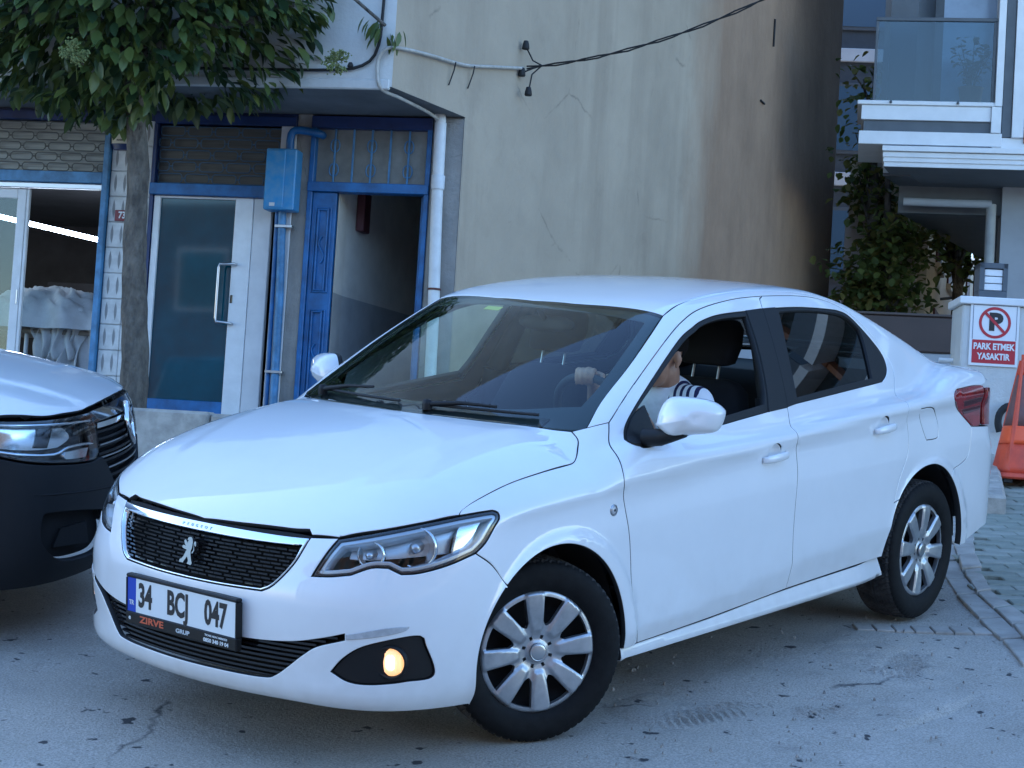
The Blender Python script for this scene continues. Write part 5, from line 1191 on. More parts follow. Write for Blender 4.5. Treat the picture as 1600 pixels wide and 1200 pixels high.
def shell(z0, z1, w0, w1, nm, m):
    v = []
    for z, w_ in ((z0, w0), (z1, w1)): v += [(-.655+x*w_, -.006-.055*math.sqrt(max(0, 1-x*x*.75)), z) for x in np.linspace(-1, 1, 11)]+[(-.655+w_, -.0055, z), (-.655-w_, -.0055, z)]
    n = 13; f = [(i, (i+1) % n, n+(i+1) % n, n+i) for i in range(n)]+[tuple(range(n-1, -1, -1)), tuple(range(n, 2*n))]; MB().add(v, f, 0, False).build(nm, m, al)
shell(2.030, 2.195, .082, .085, 'case', mat('cream_plastic', (.50, .46, .36), .5)); shell(1.985, 2.0298, .06, .082, 'beacon', M_BLUED)
me = text_mesh('ALARM', .018, .0006, 1, .0005); me.transform(Matrix.Translation((-.655, -.0625, 2.055)) @ Matrix.Rotation(math.pi/2, 4, 'X')); obj('lettering', me, M_INK, al)
# cables: conduit at the corner, drop wires, and the line that swings off over the alley
cond = shop_thing('wall_conduit', 'pale flexible conduit looping round the corner under the upper floor', 'conduit')
def fk(s, z, o=.03): p = A0+dr*s; nrm = np.array([dr[1], -dr[0]]); return Vector((p[0]+nrm[0]*o, p[1]+nrm[1]*o, z))
MB().tube([Vector(p) for p in cr([tuple(q) for q in [fk(1.78, 2.84), fk(1.3, 2.74), fk(.9, 2.66), fk(.45, 2.62), fk(.12, 2.585), Vector((1.66, -1.01, 2.56)), Vector((1.60, -1.01, 2.50)), Vector((1.59, -1.0, 2.40)), Vector((1.62, -.98, 2.285)), Vector((1.70, -.75, 2.27)), Vector((1.78, -.35, 2.27)), Vector((1.82, -.08, 2.262))]], .03)], .0125, 8).build('hose', mat('conduit_grey', (.42, .40, .36), .6, var=.15, vs_=20), cond)
for s_, z in ((.75, 2.645), (1.02, 2.68)):
    a = fk(s_, z, .045); MB().tube([a, a+Vector((-.01, 0, -.06)), a+Vector((-.04, -.01, -.17))], .005, 5).build('tie_end', M_RUB, cond)
wire = shop_thing('black_cable', 'black cable clipped along the pale front and up out of view', 'cable')
MB().tube([Vector(p) for p in cr([(-.2, -.995, 2.40), (.9, -.995, 2.40), (1.28, -.995, 2.405), (1.42, -.995, 2.42), (1.53, -.995, 2.47), (1.585, -.995, 2.58), (1.60, -.995, 2.8), (1.61, -.995, 3.6)], .05)], .011, 6).build('run', M_RUB, wire)
mb = MB(); [mb.lathe([(.0, -.02), (.02, -.012), (.022, .0), (.012, .02), (0, .022)], 8, c=c_) for c_ in ((1.40, -1.01, 2.435), (1.26, -1.01, 2.415))]; mb.build('knot', M_RUB, wire)
line = shop_thing('overhead_line', 'twisted black overhead line sweeping up to the right from the grey wall', 'cable')
p0_ = fk(1.80, 2.85, .05); end = Vector((5.629, -.249, 4.143))
pts = [p0_.lerp(end, t)-Vector((0, 0, 1)).__mul__(1.2*t*(1-t)) for t in np.linspace(0, 1, 30)]
for k in range(2):
    MB().tube([p+Vector((.010*math.sin(i*1.3+k*3.1), 0, .010*math.cos(i*1.3+k*3.1))) for i, p in enumerate(pts)], .0065, 6).build('strand', M_RUB, line)
for dx, dz, sz in ((-.02, .16, 1), (-.05, -.05, 1), (.05, -.20, -1)):
    b = p0_+Vector((dx*.6, -.03, dz)); MB().tube([p0_+Vector((.12, -.01, .015)), p0_+Vector((.05, -.03, dz*.3)), b], .006, 6).build('tail', M_RUB, line)
    MB().lathe([(.0, .045), (.018, .04), (.026, .01), (.030, -.02), (.026, -.026), (0, -.026)], 10, c=tuple(b)).build('splice_cap', M_RUB, line)
for s_, z, hz, vt in ((7.35-5.75, 3.82, .09, 0), (7.72-5.75, 4.66, 0, .15)):
    p = B1+d2*(s_-.6); nrm = np.array([d2[1], -d2[0]]); c_ = Vector((p[0]+nrm[0]*.012, p[1]+nrm[1]*.012, z)); dd = Vector((d2[0]*hz, d2[1]*hz, vt))
    rb_ = MB().tube([c_-dd, c_+dd], .011, 6).build('reinforcing_bar', M_RUB, shop)
MB().add([(-18, C1[1], -1.2), (C1[0], C1[1], -1.2), (C1[0], C1[1], HT), (-18, C1[1], HT)], [(3, 2, 1, 0)]).build('rear_wall', M_RENDB, shop)
# garments heaped on a work table, fluorescent tubes
tb = shop_thing('work_table', 'work table with pale metal legs inside the left shop', 'table')
sb((-2.2, .55, .60), (-.95, 1.15, .635), 'table_top', mat('table_board', (.22, .20, .18), .6), tb)
for x in (-2.15, -1.62, -1.0):
    for y in (.6, 1.1): MB().tube([(x, y, 0), (x, y, .60)], .018, 8).build('leg', M_PVC, tb)
M_CLOTH = mat('white_cotton', (.58, .585, .60), .95, var=.1, vs_=8, bump=.3, bs=200, bd=.002)
def heap(name, cx, cy, z0, rx, ry, h, seed, drop=0):
    r = np.random.default_rng(seed); n, m = 64, 40; v = []
    ph = r.uniform(0, 6.28, (10, 3)); fr2 = r.uniform(2, 9, (10, 2))
    for i in range(n+1):
        for j in range(m+1):
            u, w_ = i/n*2-1, j/m*2-1; e = max(0, 1-abs(u)**2.4)*max(0, 1-abs(w_)**2.4)
            z = h*e**.55; fold = sum(abs(math.sin(fr2[k][0]*u*2+fr2[k][1]*w_*2+ph[k][0])) for k in range(10))/10-.6
            z += fold*.16*min(1, e*3)
            dz = -drop*max(0, -w_-.25)*(1-abs(u)**2)*1.3
            v.append((cx+u*rx+.03*math.sin(w_*9+ph[0][1]), cy+w_*ry+.04*math.sin(u*11+ph[1][1]), max(z0+z+dz, z0-drop if drop else z0)))
    f = [(i*(m+1)+j, (i+1)*(m+1)+j, (i+1)*(m+1)+j+1, i*(m+1)+j+1) for i in range(n) for j in range(m)]
    return MB().add(v, f, 0, True).build(name, M_CLOTH, None)
hp = heap('garment_heap', -1.50, .85, .64, .62, .42, .34, 5); hp.location = SH0; hp.rotation_euler.z = ANG; tag(hp, kind='stuff')
for i, (x, w_, ang, l_) in enumerate(((-1.06, .26, .10, .50), (-1.24, .24, -.12, .40), (-1.42, .2, .08, .26))):
    r = np.random.default_rng(20+i); n, m = 22, 26; v = []
    for a in range(n+1):
        for b in range(m+1):
            u, w2 = a/n*2-1, b/m; s_ = w2*(.35+l_)
            over = s_ < .22
            y = .78-s_ if over else .555-.02*math.sin(w2*7+i)-.02*math.sin(u*8+w2*5+i)*min(1, (s_-.22)*6)
            z = .86-.5*(s_)**1.5 if over else .80-(s_-.22)*1.0
            v.append((x+u*w_*(1-.25*w2)+ang*w2+.02*math.sin(w2*12+u*3), y-.03*math.sin(u*10+i*2+w2*3), z+.02*math.sin(u*9+w2*4)))
    f = [(a*(m+1)+b, a*(m+1)+b+1, (a+1)*(m+1)+b+1, (a+1)*(m+1)+b) for a in range(n) for b in range(m)]
    g = MB().add(v, f, 0, True).build('draped_shirt', M_CLOTH, None); sm_ = g.modifiers.new('thickness', 'SOLIDIFY'); sm_.thickness = .006
    g.location = SH0; g.rotation_euler.z = ANG; tag(g, ['long white shirt hanging lowest off the front right of the work table', 'white shirt draped in the middle of the work table front', 'short white garment hanging off the left of the work table front'][i], 'shirt', 'garments hanging off the work table')
M_TUBE = mat('fluorescent_tube', (.9, .9, .9), .4, emit=(.86, .93, 1.0), es=9)
for i, (a, b) in enumerate((((-2.35, .9, 1.62), (-1.30, 1.9, 1.47)), ((-1.27, 1.93, 1.465), (-.62, 2.55, 1.375)))):
    lt = MB().tube([a, b], .020, 10).build('tube_lamp', M_TUBE, None); lt.location = SH0; lt.rotation_euler.z = ANG; tag(lt, ['lit fluorescent tube nearer the white shop door', 'lit fluorescent tube nearer the tiled pilaster'][i], 'lamp', 'fluorescent tubes in the left shop')
# shelf with reels and a sewing machine head deeper in the room
sf = shop_thing('back_shelf', 'dim shelf of thread reels at the back of the left shop', 'shelf')
sb((-2.6, 2.6, .95), (-.9, 2.95, .98), 'board', M_TRIM, sf); sb((-2.6, 2.93, .2), (-.9, 2.96, 1.25), 'back_board', M_INSIDE, sf)
for i in range(9): MB().lathe([(.0, .14), (.045, .14), (.05, .10), (.05, .02), (.045, 0)], 12, c=(-2.2+i*.14, 2.75, .982)).build('reel', M_PANELW, sf)
# ------------------------------------------------------------------ modern apartment block on the right (same street direction as the shops)
PB = Vector((3.966, 12.555, 5.053))
apt = empty('apartment_block', 'modern white and slate apartment block with a glazed balcony over an open ground floor', 'building', PB, ANG)
M_WCLAD = mat('white_cladding', (.72, .73, .74), .45, var=.05, vs_=4)
M_SLATE = mat('slate_panel', (.075, .088, .105), .45, var=.12, vs_=5)
M_SLATE2 = mat('slate_soffit', (.12, .135, .15), .7, var=.08, vs_=3)
M_ORPAN = mat('terracotta_panel', (.30, .12, .055), .55, var=.15, vs_=9)
M_GREYW = mat('pale_grey_render', (.34, .36, .39), .8, var=.06, vs_=3)
M_BGLASS = glass('balcony_glass', (.42, .52, .58), 1.5)
M_WGLASS = mat('window_glass_dark', (.02, .03, .04), .05, spec=.9)
M_CURT = mat('curtained_window', (.30, .36, .46), .1, spec=.8, var=.15, vs_=2)
def ab(a, b, name, m, parent=None, bev=.004): return MB().box(a, b, 0, bev).build(name, m, parent or apt)
BD = 1.1                                     # depth of the balcony
bal = ab((0, 0, -.015), (1.50, BD, .03), 'balcony', M_WCLAD, None, .006)
ab((.045, .02, -.175), (1.40, BD, -.018), 'fascia', M_WCLAD, bal); ab((.075, .05, -.30), (1.40, BD, -.178), 'fascia_band', M_SLATE, bal, 0); ab((.03, .0, -.445), (1.52, BD, -.303), 'fascia', M_WCLAD, bal)
ab((1.402, -.012, -.30), (1.505, .30, -.018), 'fascia', M_WCLAD, bal)
ab((.155, .03, .905), (1.425, .07, .945), 'handrail', M_SLATE, bal); ab((.155, .035, .031), (.185, .065, .904), 'rail_post', M_SLATE, bal, .003); ab((1.39, .035, .031), (1.42, .065, .904), 'rail_post', M_SLATE, bal, .003)
ab((.186, .045, .04), (1.389, .055, .90), 'rail_glass', M_BGLASS, bal, 0); ab((.155, .06, .905), (.185, BD, .94), 'side_rail', M_SLATE, bal); ab((.165, .08, .04), (.173, BD, .90), 'side_glass', M_BGLASS, bal, 0)
for x in (.35, 1.05): MB().lathe([(.0, -.012), (.014, -.010), (.016, 0), (.012, .008), (0, .010)], 10, axis=1, c=(x, -.012, .012)).build('drain_spout', M_SLATE, bal)
# wall behind the balcony: grey return, wide window with curtain
ab((.25, BD, -.44), (.78, BD+.3, 3.2), 'wall', M_GREYW, None, 0)
wf = ab((.782, BD-.02, .03), (1.60, BD+.05, 3.0), 'window', M_SLATE); ab((.90, BD-.03, .10), (1.56, BD-.021, 2.9), 'pane', M_CURT, wf, 0)
# banded front to the right of the balcony, and upper storeys (seen in the car's rear window)
def band(x0, x1, m, z0=-.345, z1=9.5, y0=-.02): return ab((x0, y0, z0), (x1, .4, z1), 'wall_band', m)
band(1.432, 1.508, M_WCLAD, -.015); band(1.512, 1.612, M_SLATE, -.34, 9.5, .01); band(1.616, 1.738, M_WCLAD); 
for zf in range(4):
    for k in range(2): ab((1.742, -.005, -.40+zf*2.6+k*.62), (4.1, .4, -.40+zf*2.6+k*.62+.60), 'terracotta_panel', M_ORPAN)
    w = ab((1.742, .02, .86+zf*2.6), (4.1, .4, 2.18+zf*2.6), 'window', M_WCLAD)
    for k in range(3): ab((1.80+k*.77, .0, .92+zf*2.6), (2.50+k*.77, .019, 2.12+zf*2.6), 'pane', M_WGLASS, w, 0)
    for bx in (4.15, 9.2, 14.3, 19.4, 24.5):
        ab((bx, -.9, -.45+zf*2.6), (bx+4.6, .3, -.02+zf*2.6), 'balcony_slab', M_WCLAD); ab((bx, -.88, -.02+zf*2.6), (bx+4.6, -.85, .85+zf*2.6), 'balcony_glass', M_SLATE)
        ab((bx+.1, .05, .0+zf*2.6), (bx+4.5, .4, 2.1+zf*2.6), 'window', M_WGLASS, None, 0)
        ab((bx+4.62, -.2, -.45+zf*2.6), (bx+5.0, .4, 2.1+zf*2.6), 'wall_band', M_ORPAN)
# cornice steps and the soffit over the open ground floor
for i, (z, y) in enumerate(((-.47, -.06), (-.53, -.03), (-.58, -.015), (-.63, .0))): ab((.285+i*.008, y, z-.056), (30, .4, z), 'cornice', M_WCLAD, None, .004)
MB().add([(.31, .0, -.69), (30, .0, -.69), (30, 1.0, -.72), (.50, 1.0, -.72)], [(3, 2, 1, 0)]).build('soffit', M_SLATE2, apt)
ab((.50, 1.0, -1.02), (30, 1.12, -.72), 'beam', M_SLATE2, None, 0)
MB().add([(.50, 1.12, -1.0), (30, 1.12, -1.0), (30, 9, -1.0), (3.0, 9, -1.0)], [(3, 2, 1, 0)]).build('soffit', M_SLATE, apt)
MB().prism([(.31, .4), (.60, .4), (3.2, 9), (2.9, 9)], 2, -.718, 9.5).build('side_wall', M_SLATE, apt); ab((1.2, 1.3, 9.5), (30, 9, 9.7), 'roof', M_CONC, None, 0); ab((1.42, .02, -.47), (30, .4, -.345), 'wall_band', M_WCLAD, None, 0)
ab((1.62, .9, -4.0), (3.6, 1.4, -.70), 'wall', M_GREYW, None, 0); ab((3.7, 6, -4.0), (30, 6.3, -.7), 'wall', M_SLATE2, None, 0); ab((2.6, 8.8, -4), (5.6, 9, -1), 'wall', M_SLATE, None, 0)
MB().tube([(1.50, .82, -.93), (1.505, .82, -1.6), (1.51, .82, -3.6)], .055, 12).build('column_pipe', mat('grey_pipe', (.33, .34, .33), .7, var=.1), apt)
MB().tube([(.55, .78, -.93), (1.0, .78, -.935), (1.50, .80, -.93)], .045, 10).build('column_pipe', M_GREYW, apt)
# potted plant on the balcony
bpx = Matrix.Translation(PB) @ Matrix.Rotation(ANG, 4, 'Z')
pot = empty('potted_plant', 'leafy potted plant behind the balcony glass', 'plant', bpx @ Vector((1.20, .45, .03)), ANG)
MB().lathe([(.10, 0), (.13, .24), (.14, .25), (.125, .25), (.11, .2), (0, .2)], 18).build('pot', M_ORPAN, pot)
leaf_me = None
def leaf_geo(L, W, cup=.18):
    xs_ = [0, .25, .55, .8, 1]; ws_ = [.06, .8, 1, .62, .02]; v = []
    for a, w_ in zip(xs_, ws_): v += [(a*L, -w_*W/2, cup*W*w_-.10*L*a*a), (a*L, 0, -.10*L*a*a), (a*L, w_*W/2, cup*W*w_-.10*L*a*a)]
    f = []
    for i in range(4):
        for k in range(2): f.append((i*3+k, i*3+3+k, i*3+4+k, i*3+k+1))
    return v, f
def leaves_mesh(name, items, L, W, mats, parent, jitter=.25):
    """items: (position, direction) pairs; one mesh of small folded leaves"""
    lv, lf_ = leaf_geo(1, W/L); lv = np.array(lv); V = []; F = []; b = 0; mi = []
    for p, d in items:
        d = Vector(d).normalized(); upv = Vector((rng.uniform(-.4, .4), rng.uniform(-.4, .4), 1)); side = d.cross(upv)
        if side.length < 1e-3: side = Vector((1, 0, 0))
        side.normalize(); nrm = side.cross(d); s = L*rng.uniform(1-jitter, 1+jitter)
        m3 = np.array([[d.x, side.x, nrm.x], [d.y, side.y, nrm.y], [d.z, side.z, nrm.z]])
        V.append((lv*s) @ m3.T+np.array(p)); F += [tuple(i+b for i in q) for q in lf_]; b += len(lv); mi += [rng.randrange(len(mats))]*len(lf_)
    me = bpy.data.meshes.new(name); me.from_pydata(np.vstack(V).tolist(), [], F)
    for m in mats: me.materials.append(m)
    me.polygons.foreach_set('material_index', mi); me.polygons.foreach_set('use_smooth', [True]*len(F)); me.update(); return link(bpy.data.objects.new(name, me), parent)
def leafmat(name, c, c2, rough=.38, tr=.25):
    m, nt, n, l, b = nodes(name); tc = n.new('ShaderNodeTexCoord'); tx = n.new('ShaderNodeTexNoise'); tx.inputs['Scale'].default_value = 3.5; tx.inputs['Detail'].default_value = 3; l.new(tc.outputs['Object'], tx.inputs[0])
    rp = n.new('ShaderNodeValToRGB'); rp.color_ramp.elements[0].position = .35; rp.color_ramp.elements[1].position = .65; rp.color_ramp.elements[0].color = (*c, 1); rp.color_ramp.elements[1].color = (*c2, 1); l.new(tx.outputs[0], rp.inputs[0]); l.new(rp.outputs[0], b.inputs['Base Color'])
    b.inputs['Roughness'].default_value = rough; b.inputs['Specular IOR Level'].default_value = .45
    t = n.new('ShaderNodeBsdfTranslucent'); l.new(rp.outputs[0], t.inputs[0]); mx = n.new('ShaderNodeMixShader'); mx.inputs[0].default_value = tr; l.new(b.outputs[0], mx.inputs[1]); l.new(t.outputs[0], mx.inputs[2]); l.new(mx.outputs[0], n['Material Output'].inputs[0]); return m
M_LEAF = [leafmat('privet_leaf', (.070, .108, .032), (.095, .135, .038)), leafmat('privet_leaf_dark', (.025, .052, .022), (.038, .070, .028)), leafmat('privet_leaf_fresh', (.09, .125, .028), (.12, .15, .04))]
M_LEAF2 = [leafmat('fig_leaf', (.14, .185, .045), (.18, .22, .055), .6, .45), leafmat('fig_leaf_dark', (.085, .12, .034), (.115, .15, .042), .6, .45), leafmat('fig_leaf_yellow', (.22, .19, .05), (.17, .17, .045), .6, .4)]
it = []
mb = MB()
for k in range(9):
    a = rng.uniform(0, 6.28); r_ = rng.uniform(.10, .34); tip = Vector((r_*math.cos(a), r_*math.sin(a)*.7, rng.uniform(.45, .85))); mb.tube([(0, 0, .2), tip*.5+Vector((0, 0, .12)), tip], [.008, .006, .003], 5)
    for q in range(16): t = rng.uniform(.45, 1.05); p = Vector((0, 0, .2)).lerp(tip, t)+Vector((rng.uniform(-.06, .06), rng.uniform(-.06, .06), rng.uniform(-.05, .05))); it.append((p, (rng.uniform(-1, 1), rng.uniform(-1, 1), rng.uniform(-.6, .5))))
mb.build('stems', mat('plant_stem', (.06, .07, .04), .8), pot); leaves_mesh('foliage', it, .09, .06, M_LEAF, pot)
# ------------------------------------------------------------------ low wall, gate pier, sign, lamp, cone
def gz(x, y): return road_z(x, y)
bw = empty('boundary_wall', 'long low dark brown boundary wall behind the car boot', 'wall', (3.2, 9.35, 0), ANG)
MB().box((-1.4, 0, .9), (1.6, .2, 2.12), 0, .01).build('plinth', M_GREYW, bw); MB().box((-1.4, -.02, 2.122), (1.6, .22, 2.44), 0, .012).build('brown_rail', mat('brown_painted_metal', (.055, .036, .030), .5, var=.1, vs_=4), bw); MB().box((-1.4, -.03, 2.441), (1.6, .23, 2.463), 0, .004).build('cap', mat('brown_cap', (.07, .05, .042), .5), bw)
pier = empty('gate_pier', 'white rendered gate pier carrying the no-parking sign', 'pier', (3.60, 6.155, 0), R(-4))
MB().box((0, 0, .75), (.62, .42, 2.235), 0, .012).build('shaft', wallmat('stained_white_render', (.60, .60, .585), (.52, .52, .505), (.40, .395, .38), (.30, .295, .28), False, 2), pier)
MB().box((-.025, -.03, 2.236), (.66, .46, 2.29), 0, .006).build('cap', M_WCLAD, pier); MB().box((.0, -.025, .75), (.62, -.001, 1.02), 0, .01).build('plinth', M_CONC, pier)
MB().tube([(0, .30, 1.85), (-.10, .30, 1.85)], .018, 8).build('gate_hinge', M_WCLAD, pier)
sg = empty('no_parking_sign', 'red and white no-parking sign on the gate pier', 'sign', (3.655, 6.150, 2.026), R(-4))
MB().box((.0, -.012, -.225), (.343, -.003, .228), 0, .003).build('board', mat('sign_white', (.74, .75, .77), .4), sg)
M_SRED = mat('sign_red', (.42, .022, .035), .4); M_SBLK = mat('sign_black', (.02, .02, .022), .4)
SX = 1/1
def flat(poly, name, m, y=-.0135): return MB().prism([(z, x) for x, z in poly], 1, y, y+.001).build(name, m, sg)
flat([(.020, -.205), (.323, -.205), (.323, -.040), (.020, -.040)], 'red_field', M_SRED)
fr2 = MB()
for (a, b) in (((.018, .210), (.325, .206)), ((.018, .206), (.021, -.036)), ((.322, .206), (.325, -.036))): fr2.prism([(a[1], a[0]), (a[1], b[0]), (b[1], b[0]), (b[1], a[0])], 1, -.0136, -.0126)
fr2.build('border', M_BLUED, sg)
cx, cz = .172, .085; o_r, i_r = .112, .092; rg = MB(); n_ = 40; v = []
for i in range(n_): a = 2*math.pi*i/n_; v += [(cx+o_r*math.cos(a), -.0140, cz+o_r*math.sin(a)), (cx+i_r*math.cos(a), -.0140, cz+i_r*math.sin(a))]
rg.add(v, [(2*i, 2*i+1, (2*i+3) % (2*n_), (2*i+2) % (2*n_)) for i in range(n_)]).build('red_ring', M_SRED, sg)
me = text_mesh('P', .165, .0005, 1.1, .009); me.transform(Matrix.Translation((cx+.004, -.0138, cz)) @ Matrix.Rotation(math.pi/2, 4, 'X')); obj('letter', me, M_SBLK, sg)
w_ = .010; u_ = Vector((.707, -.707)); n2 = Vector((.707, .707)); pts = [Vector((cx, cz))-u_*.098+n2*w_, Vector((cx, cz))+u_*.098+n2*w_, Vector((cx, cz))+u_*.098-n2*w_, Vector((cx, cz))-u_*.098-n2*w_]
flat([(p.x, p.y) for p in pts], 'red_bar', M_SRED, -.0158)
for t, z in (('PARK ETMEK', -.087), ('YASAKTIR', -.158)):
    me = text_mesh(t, .062, .0005, .80, .0022); me.transform(Matrix.Translation((.172, -.0148, z)) @ Matrix.Rotation(math.pi/2, 4, 'X')); obj('lettering', me, M_WCLAD, sg)
ll = empty('pier_lamp', 'square dark lantern with white louvres on top of the gate pier', 'lamp', (3.735, 6.255, 2.291), R(-4))
MB().box((0, 0, 0), (.20, .20, .062), 0, .004).build('base', M_SLATE, ll)
for a, b in (((0, 0, .062), (.036, .20, .262)), ((.166, 0, .062), (.20, .20, .262)), ((0, 0, .222), (.20, .20, .262))): MB().box(a, (b[0], b[1], b[2]-.0005), 0, .003).build('frame', M_SLATE, ll)
for k in range(3): MB().box((.037, .012, .066+k*.052), (.165, .19, .112+k*.052), 0, .003).build('louvre', M_WCLAD, ll)
# cone on the footway
cz0 = gz(3.93, 5.55)+.035
cone = empty('traffic_cone', 'tall faded orange traffic cone standing in front of the gate pier', 'cone', (3.865, 5.50, cz0), R(8))
M_CONE = mat('orange_plastic', (.72, .085, .030), .5, col2=(.50, .06, .03), vs_=7); M_CONED = mat('grimy_grey_sleeve', (.20, .085, .075), .7, col2=(.13, .08, .08), vs_=9)
def sqr(w, z, e=.35, n=32): return [(w*math.copysign(abs(math.cos(2*math.pi*i/n+.785))**e, math.cos(2*math.pi*i/n+.785)), w*math.copysign(abs(math.sin(2*math.pi*i/n+.785))**e, math.sin(2*math.pi*i/n+.785)), z) for i in range(n)]
def cring(z): return sqr(.170-.150*z/.80, z, .5+.4*z/.8)
def csec(z0, z1, nm, m, g=0):
    v, f = loft([[(x*(1+g), y*(1+g), z) for x, y, z in cring(zz)] for zz in np.linspace(z0, z1, 5)]); MB().add(v, f, 0, True).build(nm, m, cone)
csec(.03, .235, 'body', M_CONE); csec(.2352, .355, 'bright_band', mat('bright_orange_band', (.85, .11, .03), .4), .03); csec(.3552, .70, 'sleeve', M_CONED); csec(.7002, .80, 'tip', M_CONE)
for a in range(4):     # orange ribs at the corners over the grimy sleeve
    an = a*math.pi/2+math.pi/4; MB().tube([(.150*1.25*math.cos(an)*.86, .150*1.25*math.sin(an)*.86, .05), (.022*math.cos(an), .022*math.sin(an), .80)], [.030, .010], 6).build('rib', M_CONE, cone)
MB().tube([(0, 0, .79), (0, 0, .84)], .018, 10).build('knob', M_CONE, cone)
v, f = loft([sqr(.205, .0), sqr(.215, .012), sqr(.205, .034), sqr(.18, .04)]); MB().add(v, f).build('base', M_CONE, cone)
for sx in (-1, 1):
    for sy in (-1, 1): MB().box((sx*.15-.03, sy*.15-.03, -.025), (sx*.15+.03, sy*.15+.03, .004)).build('foot', M_RUB, cone)
ho = empty('black_hose', 'short bent black hose hanging on the gate pier behind the cone', 'hose', (3.60, 6.155, 0), R(-4))
MB().tube([Vector(p) for p in cr([(.40, -.04, 1.53), (.33, -.05, 1.52), (.285, -.05, 1.47), (.275, -.05, 1.40), (.29, -.05, 1.34)], .02)], .026, 12).build('bend', M_RUB, ho)
# ------------------------------------------------------------------ far end of the alley
fb = empty('grey_apartment_block', 'tall grey and white apartment block at the end of the alley', 'building', (3.6, 27.0, 1.5), R(-6))
M_WSKY = mat('far_window_glass', (.10, .17, .25), .06, spec=.9)
MB().box((-2, 0, 0), (5.0, 6, 16), 0, 0).build('wall', M_SLATE, fb)
for x0, x1 in ((1.92, 2.28), (3.9, 4.3), (.3, .6)): MB().box((x0, -.10, 0), (x1, -.002, 16), 0, .01).build('white_pier', M_WCLAD, fb)
for k in range(6):
    z = 1.0+k*2.35
    for x0, x1 in ((.75, 1.75), (2.55, 3.75)):
        wn_ = MB().box((x0, -.05, z), (x1, -.002, z+1.35), 0, .01).build('window', M_SLATE2, fb); MB().box((x0+.07, -.06, z+.07), (x1-.07, -.051, z+1.28)).build('pane', M_WSKY, wn_)
    MB().box((2.4, -.08, z+1.75), (3.88, -.003, z+2.0), 0, .01).build('white_band', M_WCLAD, fb)
M_CREAM = mat('cream_render', (.55, .45, .33), .85, var=.08, vs_=2); M_SHUT = mat('dark_red_shutter', (.075, .022, .022), .6)
cb = empty('cream_apartment_block', 'cream apartment block with dark red shutters receding behind the balcony', 'building', (5.50, 15.6, 1.2), math.atan2(.954, .30))
MB().box((0, 0, 0), (24, 1.0, 3.9), 0, 0).build('wall', M_CREAM, cb)
MB().box((-.12, .12, 0), (-.002, 1.02, 3.1), 0, .01).build('projecting_wall', mat('shaded_pink_render', (.50, .41, .36), .85, var=.08, vs_=2), cb)
for k in range(2):
    for j in range(9):
        x0 = 1.3+j*2.3
        w = MB().box((x0, -.03, .75+k*2.0), (x0+.85, -.002, 2.15+k*2.0), 0, .005).build('window', M_SHUT, cb)
        MB().box((x0-.06, -.07, .66+k*2.0), (x0+.91, -.002, .745+k*2.0), 0, .005).build('sill', M_CREAM, w)
    for j in range(4): MB().tube([(2.5+j*5, 0, .4+k*2.0), (2.5+j*5, -.35, .45+k*2.0)], .02, 6).build('bracket', M_SLATE, cb)
# ------------------------------------------------------------------ across the street, behind the camera: seen only as reflections
ob = empty('opposite_block', 'brick apartment block across the street, mirrored in the car glass and shop door', 'building', (2, -15.5, -2.6), 0)
M_BRK = mat('brown_brick_wall', (.20, .13, .10), .85, col2=(.14, .095, .075), vs_=5)
MB().box((-22, -8, 0), (20, 0, 9.0), 0, 0).build('wall', M_BRK, ob)
for k in range(3):
    for j in range(17): w = MB().box((-21+j*2.4, .002, 1.0+k*2.8), (-19.7+j*2.4, .05, 2.4+k*2.8)).build('window', M_WCLAD, ob); MB().box((-20.93+j*2.4, .051, 1.07+k*2.8), (-19.77+j*2.4, .06, 2.33+k*2.8)).build('pane', M_WGLASS, w)
# ------------------------------------------------------------------ vegetation
M_BARK = mat('grey_bark', (.165, .145, .12), .95, col2=(.075, .066, .056), vs_=16, bump=1.0, bs=30, bd=.05, stretch=(1, 1, .45))
def trunk_tube(pts, rad, n=18, seed=1):
    r = np.random.default_rng(seed); mb = MB(); P = cr([tuple(p) for p in pts], .04); m = len(P); v = []
    rr_ = np.interp(np.linspace(0, 1, m), np.linspace(0, 1, len(rad)), rad)
    ph = r.uniform(0, 6.28, 6)
    for i, p in enumerate(P):
        for k in range(n):
            a = 2*math.pi*k/n; w_ = 1+.07*math.sin(3*a+i*.22+ph[0])+.05*math.sin(5*a-i*.35+ph[1])+.05*math.sin(a*2+i*.8+ph[2])*math.sin(i*.31+ph[3])
            v.append((p[0]+rr_[i]*w_*math.cos(a), p[1]+rr_[i]*w_*math.sin(a), p[2]))
    f = [(i*n+k, i*n+(k+1) % n, (i+1)*n+(k+1) % n, (i+1)*n+k) for i in range(m-1) for k in range(n)]; mb.add(v, f, 0, True); return mb
tz = gz(-2.17, 5.62)
tree = empty('street_tree', 'street tree with glossy dark leaves standing before the tiled pilaster', 'tree', (-2.12, 5.62, tz))
trunk_tube([(.02, 0, -.05), (.0, 0, .12), (.0, 0, .45), (-.03, 0, 1.0), (-.06, 0, 1.45), (-.075, 0, 1.9), (-.12, .0, 2.35), (-.14, 0, 2.7)], [.14, .100, .090, .082, .075, .072, .070, .070], 20).build('trunk', M_BARK, tree)
top = Vector((-.14, 0, 2.62)); clusters = []; lb = MB()
